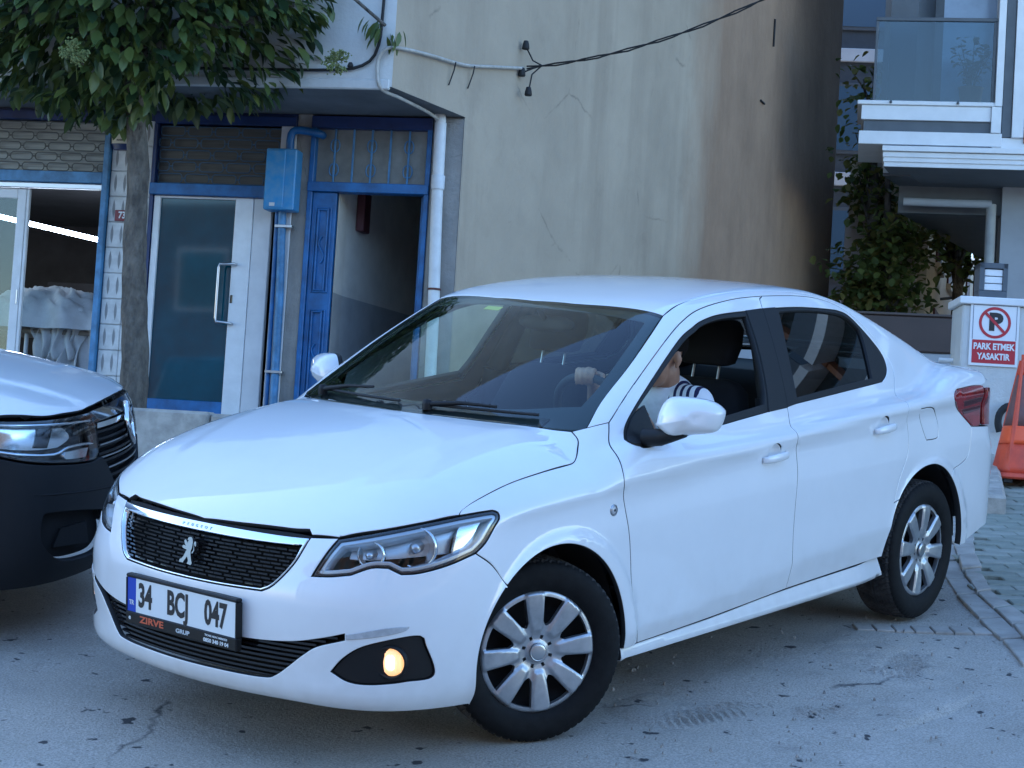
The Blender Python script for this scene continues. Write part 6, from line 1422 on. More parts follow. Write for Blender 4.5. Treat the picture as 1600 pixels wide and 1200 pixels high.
for k in range(14):
    a = 2*math.pi*k/14+rng.uniform(-.2, .2); L = rng.uniform(.8, 1.45); e = rng.uniform(.05, .75)
    tip = top+Vector((math.cos(a)*L*1.05, math.sin(a)*L*.8, .15+e*L)); mid = top.lerp(tip, .5)+Vector((0, 0, .12))
    lb.tube([Vector(p) for p in cr([tuple(top+Vector((0, 0, rng.uniform(-.1, .3)))), tuple(mid), tuple(tip)], .1)], .03, 6, caps=False); clusters += [mid, tip, mid.lerp(tip, .5)]
lb.build('limbs', M_BARK, tree)
items = []; CR = Vector((-.22, 0, 3.25))
def crown_pt():
    while True:
        u = Vector((rng.uniform(-1, 1), rng.uniform(-1, 1), rng.uniform(-1, 1)))
        if u.length > 1 or u.length < .35: continue
        p = CR+Vector((u.x*1.42, u.y*1.15, u.z*.98))
        if p.z < 2.42+.18*math.sin(p.x*3.1)+.10*math.sin(p.x*7.3+p.y*4): continue
        h = math.sin(p.x*4.3+1.1)*math.sin(p.y*4.9+.4)*math.sin(p.z*4.1)
        if h < -.42: continue
        return p, u
for k in range(7600):
    p, u = crown_pt(); d = Vector((u.x*.9+rng.uniform(-.5, .5), u.y*.9+rng.uniform(-.5, .5), -.75+rng.uniform(-.5, .7))); items.append((p, d))
def seen(q): p = Vector((-2.17, 5.62, tz))+q[0]; return (p-CAM_LOC).dot(fw)
# the 300 leaves that show largest (nearest the lens, low in the crown) are parts of their own
vis = sorted([i for i in range(len(items)) if items[i][0].z < 3.15 and items[i][0].x > -1.15], key=lambda i: items[i][0].y)[:300]; vs_set = set(vis)
rest = leaves_mesh('foliage', [items[i] for i in range(len(items)) if i not in vs_set], .128, .060, M_LEAF, tree); rest['kind'] = 'stuff'
lv, lf_ = leaf_geo(.135, .064); LM = []
for m in M_LEAF:
    me = bpy.data.meshes.new('leaf'); me.from_pydata(lv, [], lf_); me.materials.append(m); me.polygons.foreach_set('use_smooth', [True]*len(lf_)); LM.append(me)
for i in vis:
    p, d = items[i]; o = bpy.data.objects.new('leaf', LM[rng.choice((0, 0, 0, 1, 2))]); link(o, tree); o.location = p; o.rotation_euler = Vector(d).to_track_quat('X', 'Z').to_euler(); o.rotation_euler.rotate_axis('X', rng.uniform(-.6, .6)); o.scale = [rng.uniform(.8, 1.2)]*3
# flower panicles
M_FLOW = mat('pale_flower_buds', (.19, .215, .075), .8, col2=(.11, .145, .05), vs_=40)
for (cx, cy, cz_) in ((-.32, -1.0, 2.50), (-.95, -.95, 2.86), (-.50, -1.05, 2.92), (-1.30, -.8, 2.80), (1.26, -.35, 2.70), (-.20, -1.0, 3.0)):
    mb = MB()
    for k in range(26):
        d = Vector((rng.gauss(0, 1), rng.gauss(0, 1), rng.gauss(.1, 1))).normalized(); q = Vector((cx, cy, cz_)); tip = q+Vector((d.x*.10, d.y*.10, d.z*.085)); mb.tube([q, tip], .0025, 4, caps=False)
        for j in range(9):
            b = q.lerp(tip, rng.uniform(.4, 1))+Vector((rng.uniform(-.018, .018), rng.uniform(-.018, .018), rng.uniform(-.018, .018))); s = rng.uniform(.006, .010)
            mb.add([b+Vector((s, 0, 0)), b+Vector((-s, 0, 0)), b+Vector((0, s, 0)), b+Vector((0, -s, 0)), b+Vector((0, 0, s)), b+Vector((0, 0, -s))], [(0, 2, 4), (2, 1, 4), (1, 3, 4), (3, 0, 4), (2, 0, 5), (1, 2, 5), (3, 1, 5), (0, 3, 5)])
    mb.build('flower_cluster', M_FLOW, tree)
# a twig of a neighbouring branch reaching in at the top edge
tw = []
for k in range(16): tw.append((Vector((1.50+rng.uniform(-.17, .17), -.1+rng.uniform(-.1, .1), 2.93+rng.uniform(.0, .14))), (rng.uniform(-.7, .7), rng.uniform(-.5, .5), -.9)))
leaves_mesh('twig_leaves', tw, .13, .05, [M_LEAF[2], M_LEAF[0]], tree); MB().tube([(.7, 0, 3.35), (1.2, -.05, 3.3), (1.55, -.1, 3.02)], .012, 6).build('twig', M_BARK, tree)
# tree growing in the alley against the far end of the brown wall
def alley_tree(name, label, x, y, z0, hgt, rad, nleaf, crown_z, seed, L=.14):
    t = empty(name, label, 'tree', (x, y, z0)); r = random.Random(seed)
    trunk_tube([(0, 0, 0), (.05, 0, hgt*.4), (-.02, 0, hgt)], [.09, .07, .03], 10, seed).build('trunk', M_BARK, t)
    lbm = MB(); its = []
    for k in range(16):
        a = r.uniform(0, 6.28); z = r.uniform(crown_z, hgt); R_ = rad*(.5+.5*r.random()); tip = Vector((math.cos(a)*R_, math.sin(a)*R_, z+r.uniform(-.1, .4))); base = Vector((0, 0, max(crown_z*.8, z-.5)))
        lbm.tube([base, base.lerp(tip, .5)+Vector((0, 0, .1)), tip], [.025, .016, .006], 5, caps=False)
        for q in range(nleaf//16): s = r.uniform(.3, 1.05); p = base.lerp(tip, s)+Vector((r.gauss(0, .16), r.gauss(0, .16), r.gauss(0, .15))); its.append((p, (r.uniform(-1, 1), r.uniform(-1, 1), r.uniform(-1, .3))))
    lbm.build('limbs', M_BARK, t); leaves_mesh('crown', its, L, L*.8, M_LEAF2, t); return t
alley_tree('fig_tree', 'broad leafy tree filling the alley beside the brown wall', 4.85, 15.0, 2.25, 2.5, .70, 2300, .80, 3, .105)
alley_tree('fig_tree', 'slim tree rising high along the far edge of the brown wall', 4.70, 15.3, 2.25, 3.7, .32, 520, 2.1, 5, .10)
alley_tree('small_tree', 'small dark tree under the apartment block soffit', 6.25, 17.2, 2.2, 2.7, .42, 500, 1.6, 9, .13)
# ------------------------------------------------------------------ white van nosing in from the left (x rearward from its front axle, y to its right, z up)
VT = spl([-.85, -.7, -.5, -.2, .1, .6, 3.2, 3.6], [.66, .755, .83, .872, .888, .895, .895, .86])
VXF = spl([.15, .22, .30, .42, .56, .66, .76, .86, .93, 1.0, 1.1], [-.70, -.785, -.83, -.85, -.85, -.845, -.835, -.81, -.765, -.66, -.45])
VHC = spl([-.85, -.76, -.68, -.5, -.25, .0, .25, .5, 3.5], [.83, .905, .945, 1.00, 1.055, 1.095, 1.125, 1.14, 1.16])
def vbody(x, t, z):
    d = smin(x-(VXF(z)+.30*t*t+.07*(t/.80)**8), VT(x)+.006*np.exp(-((z-.80)/.06)**2)-.10*np.maximum(0, z-.92)-.25*np.maximum(0, .32-z)+.012*np.exp(-((np.hypot(x, z-.32)-.37)/.03)**2)-t, .12)
    d = smin(d, (VHC(x)-.05*(t/.8)**2-.06*np.maximum(0, (t-.55)/.3)**2-.010*sstep(.32, .40, t-.18*(x+.8))*sstep(.4, .1, x)-z)*.97, .06)
    return smin(d, 3.60-.1*t*t-x, .10)
def vgreen(x, t, z):
    g = smin(1.80-.03*t*t-z, (1.10+.78*(x-.22-.25*t*t)-z)*.79, .10)
    g = smin(g, 3.56-.1*(z-1)-x, .10); return np.minimum(smin(g, .885-.16*(z-1.1)-t, .10), z-1.0)
def van_f(x, t, z): return smax(vbody(x, t, z), vgreen(x, t, z), .05)
vn = RCW.to_3x3() @ Vector((0, 0, 1)); vf = Vector((.9998, .02, 0)); vf = (vf-vn*vf.dot(vn)).normalized(); vr = vf.cross(vn)
P_ = CAM_LOC+(Vector((-1.076, .755, .970))-CAM_LOC)*(7.65/7.2)+vf*(-.10); vo_ = P_-vf*.76; vo_ = vo_-vn*vo_.dot(vn)
VM = Matrix(((-vf.x, vr.x, vn.x, vo_.x), (-vf.y, vr.y, vn.y, vo_.y), (-vf.z, vr.z, vn.z, vo_.z), (0, 0, 0, 1)))
van = empty('delivery_van', 'white van with dark grey plastic bumper at the left edge, nose towards the shops', 'van', mat4=VM)
M_VBUMP = mat('dark_grey_bumper_plastic', (.012, .013, .015), .55, spec=.3, bump=.25, bs=500, bd=.003)
VK = dict(f=van_f, sp=.035)
def vpanel(n, k, o, m, **kw): a = dict(VK); a.update(kw); return panel(n, k, o, m, van, **a)
def varc(a0, a1, n=20):
    a = np.radians(np.linspace(a0, a1, n+1)); return [tuple(p) for p in cast('Y', .375*np.cos(a), .325+.375*np.sin(a), van_f)[0]]
vlamp = path([(-.79, .375, .882), (-.72, .55, .880), (-.60, .69, .883), (-.45, .78, .89), (-.36, .81, .895)], [(-.36, .81, .895), (-.34, .825, .86), (-.37, .83, .80), (-.45, .81, .755)], [(-.45, .81, .755), (-.60, .74, .72), (-.72, .60, .70), (-.77, .45, .69), (-.785, .40, .70), (-.79, .375, .74), (-.79, .375, .882)])
def vf_on(pts):
    uv = to_uv('F', pts); return [tuple(p) for p in cast('F', uv[:, 0], uv[:, 1], van_f)[0]]
vlead = vf_on([(-.79, 0, .905), (-.78, .10, .905), (-.77, .20, .903), (-.752, .35, .898), (-.70, .52, .893), (-.60, .66, .895), (-.45, .765, .905)])
vhood = path(vlead, [vlead[-1], (-.2, .81, .955), (.10, .82, 1.0), (.30, .80, 1.03)], [(.30, .80, 1.03), (.27, .5, 1.10), (.24, 0, 1.12)])
vpanel('bonnet', 'T', sym(vhood), M_PAINT, sp=.04)
vwing = path([(-.34, .825, .86), (-.36, .812, .897), (-.45, .768, .909)], [(-.45, .768, .909), (-.2, .813, .959), (.10, .823, 1.004), (.30, .803, 1.034)], [(.30, .803, 1.034), (.62, .87, 1.10)], [(.62, .87, 1.10), (.60, .89, .7), (.58, .88, .28)], [(.58, .88, .28), (.38, .88, .28)], varc(-7, 128), [(-.232, .87, .62), (-.30, .85, .70), (-.45, .81, .752)], [(-.45, .81, .752), (-.37, .83, .80), (-.34, .825, .86)])
for s in (1, -1): vpanel('front_wing', 'S', vwing, M_PAINT, side=s, sp=.03)
vb_h = path([(-.76, 0, .22), (-.72, .35, .22), (-.60, .60, .22), (-.42, .78, .22), (-.36, .81, .23)], varc(193, 128), [(-.232, .87, .62), (-.30, .85, .70), (-.45, .81, .75)], [(-.45, .81, .75), (-.60, .74, .715), (-.72, .60, .695), (-.77, .45, .685), (-.785, .385, .69)], [(-.785, .385, .69), (-.80, .345, .69), (-.83, .27, .60), (-.845, .22, .535)], [(-.845, .22, .535), (-.85, 0, .53)])
vfog = path([(-.80, .36, .475), (-.74, .52, .50), (-.64, .66, .515), (-.60, .69, .50), (-.60, .69, .40), (-.66, .62, .32), (-.74, .48, .30), (-.79, .36, .31), (-.81, .31, .38), (-.80, .36, .475)])
vpanel('front_bumper', 'F', sym(vb_h), M_VBUMP, holes=[vfog, vfog*[1, -1, 1]], depth=.03)
for s in (1, -1):
    hl = empty('headlamp'); hl.parent = van
    panel('lens', 'F', vlamp*[1, s, 1], M_LENS, hl, f=van_f, sp=.04, gap=.004, depth=.004); panel('housing', 'F', vlamp*[1, s, 1], M_GLOSSB, hl, f=van_f, sp=.05, gap=.002, off=-.07, depth=.002)
    uv = ccw(to_uv('F', vlamp)*np.array(USC['F'])); q = poffset(uv, .014)/np.array(USC['F']); P, _ = cast('F', q[:, 0], q[:, 1], van_f)
    panel('bezel', 'F', vlamp*[1, s, 1], M_GLOSSB, hl, f=van_f, holes=[P*[1, s, 1]], sp=.04, gap=.002, off=-.004, depth=.05)
    panel('reflector', 'F', path([(-.70, .55, .855), (-.56, .70, .865), (-.44, .775, .87)], [(-.44, .775, .87), (-.47, .79, .775)], [(-.47, .79, .775), (-.60, .72, .765), (-.70, .60, .765)], [(-.70, .60, .765), (-.735, .52, .80), (-.70, .55, .855)])*[1, s, 1], M_REFL, hl, f=van_f, sp=.03, gap=0, off=-.045, depth=.03)
    panel('dark_insert', 'F', path([(-.66, .60, .855), (-.60, .66, .86)], [(-.60, .66, .86), (-.585, .69, .775)], [(-.585, .69, .775), (-.645, .65, .77)], [(-.645, .65, .77), (-.66, .60, .855)])*[1, s, 1], M_GLOSSB, hl, f=van_f, sp=.03, gap=0, off=-.036, depth=.01)
    panel('turn_lamp', 'F', path([(-.765, .42, .745), (-.70, .58, .745)], [(-.70, .58, .745), (-.715, .59, .715), (-.765, .45, .705)], [(-.765, .45, .705), (-.765, .42, .745)])*[1, s, 1], M_REFL, hl, f=van_f, sp=.03, gap=0, off=-.025, depth=.02)
    pts = []
    for (x, y, z) in [(-.40, .80, .775), (-.55, .745, .752), (-.67, .65, .742), (-.715, .58, .760), (-.755, .47, .762), (-.785, .40, .755)]:
        Pq, N = surf('F', x, y*s, z, van_f); pts.append(tuple(Pq-N*.02))
    MB().tube([Vector(p) for p in cr(pts, .02)], .006, 8).build('light_guide', M_CHROME, hl)
    pts = []
    for (x, y, z) in [(-.40, .80, .878), (-.55, .71, .868), (-.70, .56, .857), (-.78, .40, .850)]:
        Pq, N = surf('F', x, y*s, z, van_f); pts.append(tuple(Pq-N*.012))
    MB().tube([Vector(p) for p in cr(pts, .02)], .006, 8).build('light_guide', M_CHROME, hl)
    panel('fog_pocket', 'F', vfog*[1, s, 1], M_UNDER, van, f=van_f, sp=.05, gap=-.004, off=-.05, depth=.002)
    Pq, N = surf('F', -.72, .55*s, .40, van_f); mm = frame_at(Pq-N*.04, (-.86, .5*s, 0)); mb = MB().prism([(-.10, -.035), (.10, -.045), (.085, .045), (-.06, .035)], 2, 0, .012); mb.v = [tuple(mm @ Vector(q)) for q in mb.v]; mb.build('fog_blank', M_VBUMP, van)
vgr_h = path([(-.82, 0, .895), (-.80, .16, .892), (-.785, .33, .888), (-.78, .372, .885)], [(-.78, .372, .885), (-.785, .378, .69)], [(-.785, .378, .69), (-.80, .343, .685), (-.83, .268, .60), (-.845, .218, .538)], [(-.845, .218, .538), (-.85, 0, .534)])
vg = empty('grille'); vg.parent = van
panel('backing', 'F', sym(vgr_h), M_UNDER, vg, f=van_f, sp=.05, gap=.002, off=-.05, depth=.002)
panel('upper_blank', 'F', sym(path([(-.82, 0, .893), (-.80, .16, .891), (-.785, .33, .887), (-.78, .372, .884)], [(-.78, .372, .884), (-.785, .374, .835)], [(-.785, .374, .835), (-.81, .2, .838), (-.83, 0, .838)])), M_GLOSSB, vg, f=van_f, sp=.04, gap=.002, off=-.006, depth=.04)
def vbar(z, w, off, hz, dp, m, nm):
    ys_ = np.linspace(-w, w, 25); v = []
    for y in ys_:
        Pq, N = surf('F', -.81, y, z, van_f); Pq = Pq+N*off
        for dz, dn in ((-hz, 0), (hz, 0), (hz*.7, -dp), (-hz*.7, -dp)): v.append(tuple(Pq+N*dn+np.array([0, 0, dz])))
    f = [(0, 1, 2, 3), tuple(len(v)-4+i for i in (3, 2, 1, 0))]+[(i*4+k, i*4+4+k, i*4+4+(k+1) % 4, i*4+(k+1) % 4) for i in range(len(ys_)-1) for k in range(4)]
    MB().add(v, f).build(nm, m, vg)
vbar(.822, .365, -.004, .011, .03, M_CHROME, 'chrome_bar')
for z in (.795, .765, .735, .705, .672, .638, .604, .570): vbar(z, max(.12, wid(vgr_h, z)-.012), -.012, .0055, .03, M_BLACK, 'grille_bar'); 
for z in (.742, .690, .64): vbar(z, max(.12, wid(vgr_h, z)-.02), -.008, .003, .01, M_SATIN, 'accent_bar')
# diamond shaped ring badge at the centre
Pq, N = surf('F', -.84, 0, .79, van_f); mm = frame_at(Pq+N*.010, N); dm_ = [(0, .085), (.045, 0), (0, -.085), (-.045, 0)]
mb = MB().tube([mm @ Vector((x, y, 0)) for x, y in [(a[0]*(1-t)+b[0]*t, a[1]*(1-t)+b[1]*t) for a, b in zip(dm_, dm_[1:]+dm_[:1]) for t in (0, .25, .5, .75)]], .013, 8, closed=True); mb.build('badge', M_CHROME, vg)
# windscreen, cab and load body further left
vws = path([(.29, 0, 1.13), (.30, .3, 1.12), (.40, .70, 1.10)], [(.40, .70, 1.10), (.75, .70, 1.40), (1.08, .66, 1.68)], [(1.08, .66, 1.68), (1.02, .3, 1.71), (1.0, 0, 1.72)])
vpanel('windscreen', 'T', sym(vws), M_TINT, sp=.06); vpanel('roof', 'T', sym(path([(1.01, 0, 1.72), (1.03, .3, 1.71), (1.09, .66, 1.68)], [(1.09, .66, 1.68), (2.0, .70, 1.75), (3.50, .70, 1.75)], [(3.50, .70, 1.75), (3.50, 0, 1.75)])), M_PAINT, sp=.08)
vside = path([(.62, .87, 1.10), (.31, .80, 1.036), (.40, .70, 1.10)], [(.40, .70, 1.10), (.75, .70, 1.40), (1.08, .66, 1.68)], [(1.08, .66, 1.68), (2.0, .70, 1.75), (3.50, .70, 1.75)], [(3.50, .70, 1.75), (3.53, .85, 1.2), (3.53, .86, .30)], [(3.53, .86, .30), (3.20, .88, .28)], [tuple(p) for p in cast('Y', 2.80+.375*np.cos(np.radians(np.linspace(-7, 187, 24))), .325+.375*np.sin(np.radians(np.linspace(-7, 187, 24))), van_f)[0]], [(2.42, .88, .28), (.58, .88, .28)], [(.58, .88, .28), (.60, .89, .7), (.62, .87, 1.10)])
vwin = path([(.72, .87, 1.13), (1.45, .86, 1.13)], [(1.45, .86, 1.13), (1.45, .80, 1.58)], [(1.45, .80, 1.58), (1.10, .79, 1.58), (.72, .87, 1.13)])
for s in (1, -1):
    vpanel('body_side', 'S', vside, M_PAINT, side=s, holes=[vwin], sp=.06); vpanel('side_window', 'S', vwin, M_TINT, side=s, off=-.008, sp=.08)
    MB().box((.62, s*.93-.09, 1.06), (.74, s*.93+.09, 1.26), 0, .04).build('door_mirror', M_BLACK, van)
MB().add([(3.56, -.85, .3), (3.56, .85, .3), (3.53, .70, 1.75), (3.53, -.70, 1.75)], [(0, 1, 2, 3)]).build('rear_doors', M_PAINT, van)
mb = MB().box((-.62, -.50, .30), (-.42, .50, .80)); mb.box((.42, -.80, .25), (2.36, .80, .30)); mb.box((.35, -.75, .3), (.42, .75, 1.08)); mb.box((1.9, -.8, .3), (1.95, .8, 1.7)); mb.build('floor_pan', M_UNDER, van)
for cx in (0, 2.80):
    for s in (-1, 1):
        w = obj('wheel', ME_DISC, None, van); w.matrix_local = frame_at((cx, s*.76, .3085), (0, s, 0)) @ Matrix.Translation((0, 0, .06))
        for me_, nm2, dz in ((ME_TYRE, 'tyre', -.06), (ME_HUB, 'hubcap', .006)): p = obj(nm2, me_, None, w); p.location = (0, 0, dz)
        pr = [(cx+.41*math.cos(R(180*i/16)), .325+.40*math.sin(R(180*i/16))) for i in range(17)]; n = 17
        MB().add([(x, s*.82, z) for x, z in pr]+[(x, s*.45, z) for x, z in pr], [(i, i+1, n+i+1, n+i) for i in range(n-1)], 0, True).add([(x, s*.45, z) for x, z in pr], [tuple(range(n))]).build('wheel_housing', M_WELL, van)

# lower intake and a body-coloured seam on the van's bumper
vlow = sym(path([(-.84, 0, .46), (-.83, .22, .46)], [(-.83, .22, .46), (-.82, .26, .33)], [(-.82, .26, .33), (-.83, 0, .33)]))
panel('lower_intake', 'F', vlow, M_UNDER, van, f=van_f, sp=.05, gap=0, off=.003, depth=.01)
for z in (.35, .38, .41, .44): vbar(z, .24, .010, .005, .012, M_BLACK, 'intake_bar')
for s in (1, -1):
    pts = []
    for (x, y, z) in [(-.82, .30, .56), (-.74, .50, .575), (-.62, .68, .59), (-.45, .80, .60), (-.33, .84, .60)]:
        Pq, N = surf('F', x, y*s, z, van_f); pts.append(tuple(Pq+N*.0))
    MB().tube([Vector(p) for p in cr(pts, .03)], .004, 6).build('bumper_seam', M_UNDER, van)
# ------------------------------------------------------------------ the driver (built in the saloon's axes, sitting on its left front seat)
drv = empty('person', 'driver in a white striped T-shirt at the wheel of the saloon', 'person', mat4=RCW @ Matrix.Translation((-.045, 0, 0)))
M_SKIN = mat('skin', (.36, .205, .135), .5, var=.08, vs_=30); M_HAIR = mat('dark_hair', (.010, .008, .007), .95, spec=.1, bump=.8, bs=260, bd=.004)
def shirtmat():
    m, nt, n, l, b = nodes('white_striped_jersey'); tc = n.new('ShaderNodeTexCoord'); sx = n.new('ShaderNodeSeparateXYZ'); l.new(tc.outputs['Object'], sx.inputs[0])
    # navy stripes printed over the left shoulder, running front to back
    def math_(op, a, bb=None, c=None):
        x = n.new('ShaderNodeMath'); x.operation = op
        for i, q in enumerate((a, bb, c)):
            if q is None: continue
            if isinstance(q, (int, float)): x.inputs[i].default_value = q
            else: l.new(q, x.inputs[i])
        return x.outputs[0]
    ph = math_('MULTIPLY', math_('ADD', sx.outputs[1], math_('MULTIPLY', sx.outputs[2], -.35)), 1/.034)
    st = math_('LESS_THAN', math_('FRACT', ph), .45)
    y0 = math_('LESS_THAN', sx.outputs[1], -.445); y1 = math_('GREATER_THAN', sx.outputs[1], -.575); z0 = math_('GREATER_THAN', sx.outputs[2], 1.01); x1 = math_('GREATER_THAN', sx.outputs[0], 1.19)
    f = math_('MULTIPLY', math_('MULTIPLY', st, math_('MULTIPLY', y0, y1)), math_('MULTIPLY', z0, x1))
    mx = n.new('ShaderNodeMix'); mx.data_type = 'RGBA'; l.new(f, mx.inputs[0]); mx.inputs[6].default_value = (.74, .74, .76, 1); mx.inputs[7].default_value = (.012, .012, .06, 1); l.new(mx.outputs[2], b.inputs['Base Color']); b.inputs['Roughness'].default_value = .9
    t = n.new('ShaderNodeTexNoise'); t.inputs['Scale'].default_value = 18; l.new(tc.outputs['Object'], t.inputs[0]); bp = n.new('ShaderNodeBump'); bp.inputs['Strength'].default_value = .5; bp.inputs['Distance'].default_value = .02; l.new(t.outputs[0], bp.inputs['Height']); l.new(bp.outputs[0], b.inputs['Normal']); return m
M_SHIRT = shirtmat(); M_JEANS = mat('dark_trousers', (.02, .024, .035), .9)
def ball(mb, c, r, n=14, m=9, rot=None):
    """ellipsoid; r may be three radii"""
    r = (r, r, r) if isinstance(r, (int, float)) else r; v = []
    for i in range(m+1):
        a = math.pi*i/m
        for k in range(n):
            b = 2*math.pi*k/n; p = Vector((r[0]*math.sin(a)*math.cos(b), r[1]*math.sin(a)*math.sin(b), r[2]*math.cos(a)))
            if rot is not None: p = rot @ p
            v.append(Vector(c)+p)
    mb.add(v, [(i*n+k, (i+1)*n+k, (i+1)*n+(k+1) % n, i*n+(k+1) % n) for i in range(m) for k in range(n)], 0, True)
def limb(mb, pts, rad, n=14):
    P = cr([tuple(p) for p in pts], .03); m = len(P); rr_ = np.interp(np.linspace(0, 1, m), np.linspace(0, 1, len(rad)), rad); mb.tube([Vector(p) for p in P], list(rr_), n); ball(mb, P[0], float(rr_[0])); ball(mb, P[-1], float(rr_[-1]))
def fuse(mb, name, m, vox, smooth=6, parent=None):
    """weld overlapping volumes into one continuous surface"""
    o = mb.build(name, m, None); r_ = o.modifiers.new('r', 'REMESH'); r_.mode = 'VOXEL'; r_.voxel_size = vox; s = o.modifiers.new('s', 'SMOOTH'); s.iterations = smooth; s.factor = .5
    me = bpy.data.meshes.new_from_object(o.evaluated_get(bpy.context.evaluated_depsgraph_get())); bpy.data.objects.remove(o); me.materials.clear(); me.materials.append(m); me.polygons.foreach_set('use_smooth', [True]*len(me.polygons)); me.name = name
    return link(bpy.data.objects.new(name, me), parent)
HC_ = Vector((1.225, -.395, 1.205)); HR = Matrix.Rotation(R(-12), 3, 'Z') @ Matrix.Rotation(R(-6), 3, 'Y')
def hp_(x, y, z): return HC_+HR @ Vector((x, y, z))
b = MB()
ball(b, hp_(.015, 0, .035), (.095, .076, .088), 20, 12, HR); ball(b, hp_(-.035, 0, -.03), (.062, .060, .085), 18, 12, HR); ball(b, hp_(-.055, 0, -.085), (.035, .036, .030), 12, 8, HR)
ball(b, hp_(-.10, 0, -.015), (.020, .013, .022), 10, 7, HR); b.tube([hp_(-.085, 0, .03), hp_(-.108, 0, -.018)], [.009, .013], 8)
ball(b, hp_(-.088, 0, -.055), (.014, .024, .007), 10, 6, HR); ball(b, hp_(-.087, 0, -.067), (.014, .021, .007), 10, 6, HR)
for s in (-1, 1):
    ball(b, hp_(-.08, s*.032, .037), (.018, .022, .008), 10, 6, HR); ball(b, hp_(.018, s*.077, -.005), (.017, .008, .029), 12, 8, HR @ Matrix.Rotation(R(s*18), 3, 'Z')); ball(b, hp_(.012, s*.074, -.035), (.010, .008, .010), 8, 6, HR)
limb(b, [hp_(.02, 0, -.06), (1.285, -.385, 1.06), (1.33, -.37, 1.0)], [.056, .056, .07])
limb(b, [(1.31, -.37, 1.01), (1.31, -.37, .80), (1.25, -.37, .58)], [.12, .125, .13]); limb(b, [(1.31, -.20, 1.0), (1.31, -.37, 1.015), (1.265, -.54, 1.03)], [.060, .085, .060])
def arm(s, sh, el, wr):
    limb(b, [sh, Vector(sh).lerp(Vector(el), .5)+Vector((0, s*.01, 0)), el], [.050, .046, .037]); limb(b, [el, Vector(el).lerp(Vector(wr), .4), wr], [.037, .038, .025])
SWC = Vector((.86, -.37, .985))
def rim_pt(a): return SWM @ Vector((.185*math.cos(a), .185*math.sin(a), 0))+Vector((.045, 0, 0))     # the driver's own axes sit 45 mm further forward
def hand(wr, g, s):
    """palm laid over the rim at g with five fingers closing round it"""
    wr, g = Vector(wr), Vector(g); d = (g-wr).normalized(); side = d.cross(Vector((0, 0, 1))).normalized(); upn = side.cross(d)
    pal = g-d*.045+upn*.018; ball(b, pal, (.042, .040, .017), 14, 8, Matrix((d, side, upn)).transposed()); limb(b, [wr, pal], [.025, .026], 10)
    for k, (o, L) in enumerate(((-.030, .034), (-.010, .040), (.010, .038), (.029, .030))):
        k1 = g+side*o-d*.010+upn*.026; k2 = g+side*o+d*L*.55+upn*.022; k3 = g+side*o+d*(L*.72)-upn*.006; k4 = g+side*o+d*.008-upn*.026
        limb(b, [k1, k2, k3, k4], [.0105, .0095, .009, .0085], 8)
    t0 = pal+side*(s*.036)-d*.012; limb(b, [t0, t0+side*s*.022+d*.02-upn*.008, t0+side*s*.014+d*.042-upn*.028], [.0125, .0115, .010], 8)
aR, aL = R(96), R(200)
arm(-1, (1.265, -.555, 1.02), (1.09, -.62, .84), (.94, -.575, .92)); hand((.94, -.575, .92), rim_pt(R(8)) if rim_pt(R(8)).y < -.4 else rim_pt(R(172)), 1)
arm(1, (1.31, -.195, .99), (1.10, -.20, .86), (.90, -.315, 1.12)); hand((.90, -.315, 1.12), rim_pt(R(90)), -1)
for s in (-1, 1): limb(b, [(1.25, -.37+s*.09, .56), (1.0, -.37+s*.11, .60), (.82, -.37+s*.12, .62)], [.085, .078, .058]); limb(b, [(.82, -.37+s*.12, .62), (.70, -.37+s*.12, .46), (.62, -.37+s*.12, .34)], [.056, .052, .040]); limb(b, [(.62, -.37+s*.12, .33), (.50, -.37+s*.12, .33)], [.042, .032])
body_o = fuse(b, 'body', M_SKIN, .0055, 4, drv)
t = MB()
limb(t, [(1.31, -.37, 1.005), (1.31, -.37, .80), (1.25, -.37, .60)], [.132, .142, .148], 18); limb(t, [(1.31, -.20, 1.0), (1.31, -.37, 1.01), (1.265, -.54, 1.03)], [.072, .094, .072], 16)
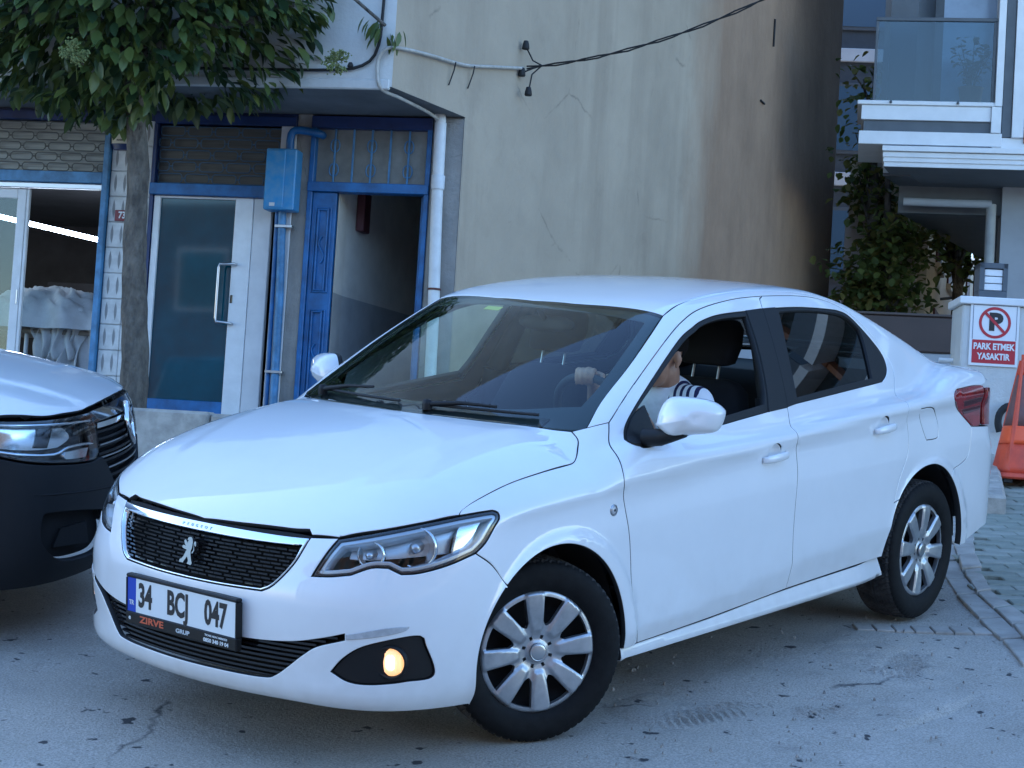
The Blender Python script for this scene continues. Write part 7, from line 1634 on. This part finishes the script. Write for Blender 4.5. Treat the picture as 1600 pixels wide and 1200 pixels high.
limb(t, [(1.265, -.55, 1.025), (1.165, -.61, .93)], [.066, .062]); limb(t, [(1.31, -.19, .995), (1.22, -.18, .905)], [.066, .062])
shirt = fuse(t, 'shirt', M_SHIRT, .008, 6, drv)
t = MB()
for s in (-1, 1): limb(t, [(1.25, -.37+s*.09, .56), (1.0, -.37+s*.11, .60), (.82, -.37+s*.12, .62)], [.097, .088, .067]); limb(t, [(.82, -.37+s*.12, .62), (.70, -.37+s*.12, .46), (.63, -.37+s*.12, .38)], [.066, .060, .050])
ball(t, (1.27, -.37, .56), (.15, .17, .12)); fuse(t, 'trousers', M_JEANS, .012, 5, drv)
t = MB(); ball(t, hp_(.025, 0, .048), (.100, .081, .088), 28, 20, HR); ho_ = t.build('hair', M_HAIR, None); bm = bmesh.new(); bm.from_mesh(ho_.data); HI = HR.transposed()
bm_del = [v for v in bm.verts if ((HI @ (v.co-HC_)).x < -.045 and (HI @ (v.co-HC_)).z < .085) or ((HI @ (v.co-HC_)).z < (.02 if (HI @ (v.co-HC_)).x < .04 else -.035))]
bmesh.ops.delete(bm, geom=bm_del, context='VERTS'); bm.to_mesh(ho_.data); bm.free(); ho_.parent = drv
for s in (-1, 1):
    for nm, r_, x_, mm_ in (('eye', .0115, -.0865, M_WHITEPLATE), ('iris', .0055, -.0955, M_INK)): t = MB(); ball(t, hp_(x_, s*.032, .018), (r_*.7, r_, r_*.75), 10, 7, HR); t.build(nm, mm_, drv)
    t = MB(); t.tube([hp_(-.098, s*.016, .040), hp_(-.100, s*.034, .044), hp_(-.088, s*.052, .038)], [.004, .005, .003], 6); t.build('eyebrow', M_HAIR, drv)
me = text_mesh('ESI', .055, .0004, 1.1, .002); me.transform(frame_at((1.165, -.60, 1.0), (-.66, -.70, .25), (.25, 0, 1))); tx_o = obj('shirt_lettering', me, M_BLUED, drv)
sw_ = tx_o.modifiers.new('wrap', 'SHRINKWRAP'); sw_.target = shirt; sw_.wrap_method = 'NEAREST_SURFACEPOINT'; sw_.offset = .0025
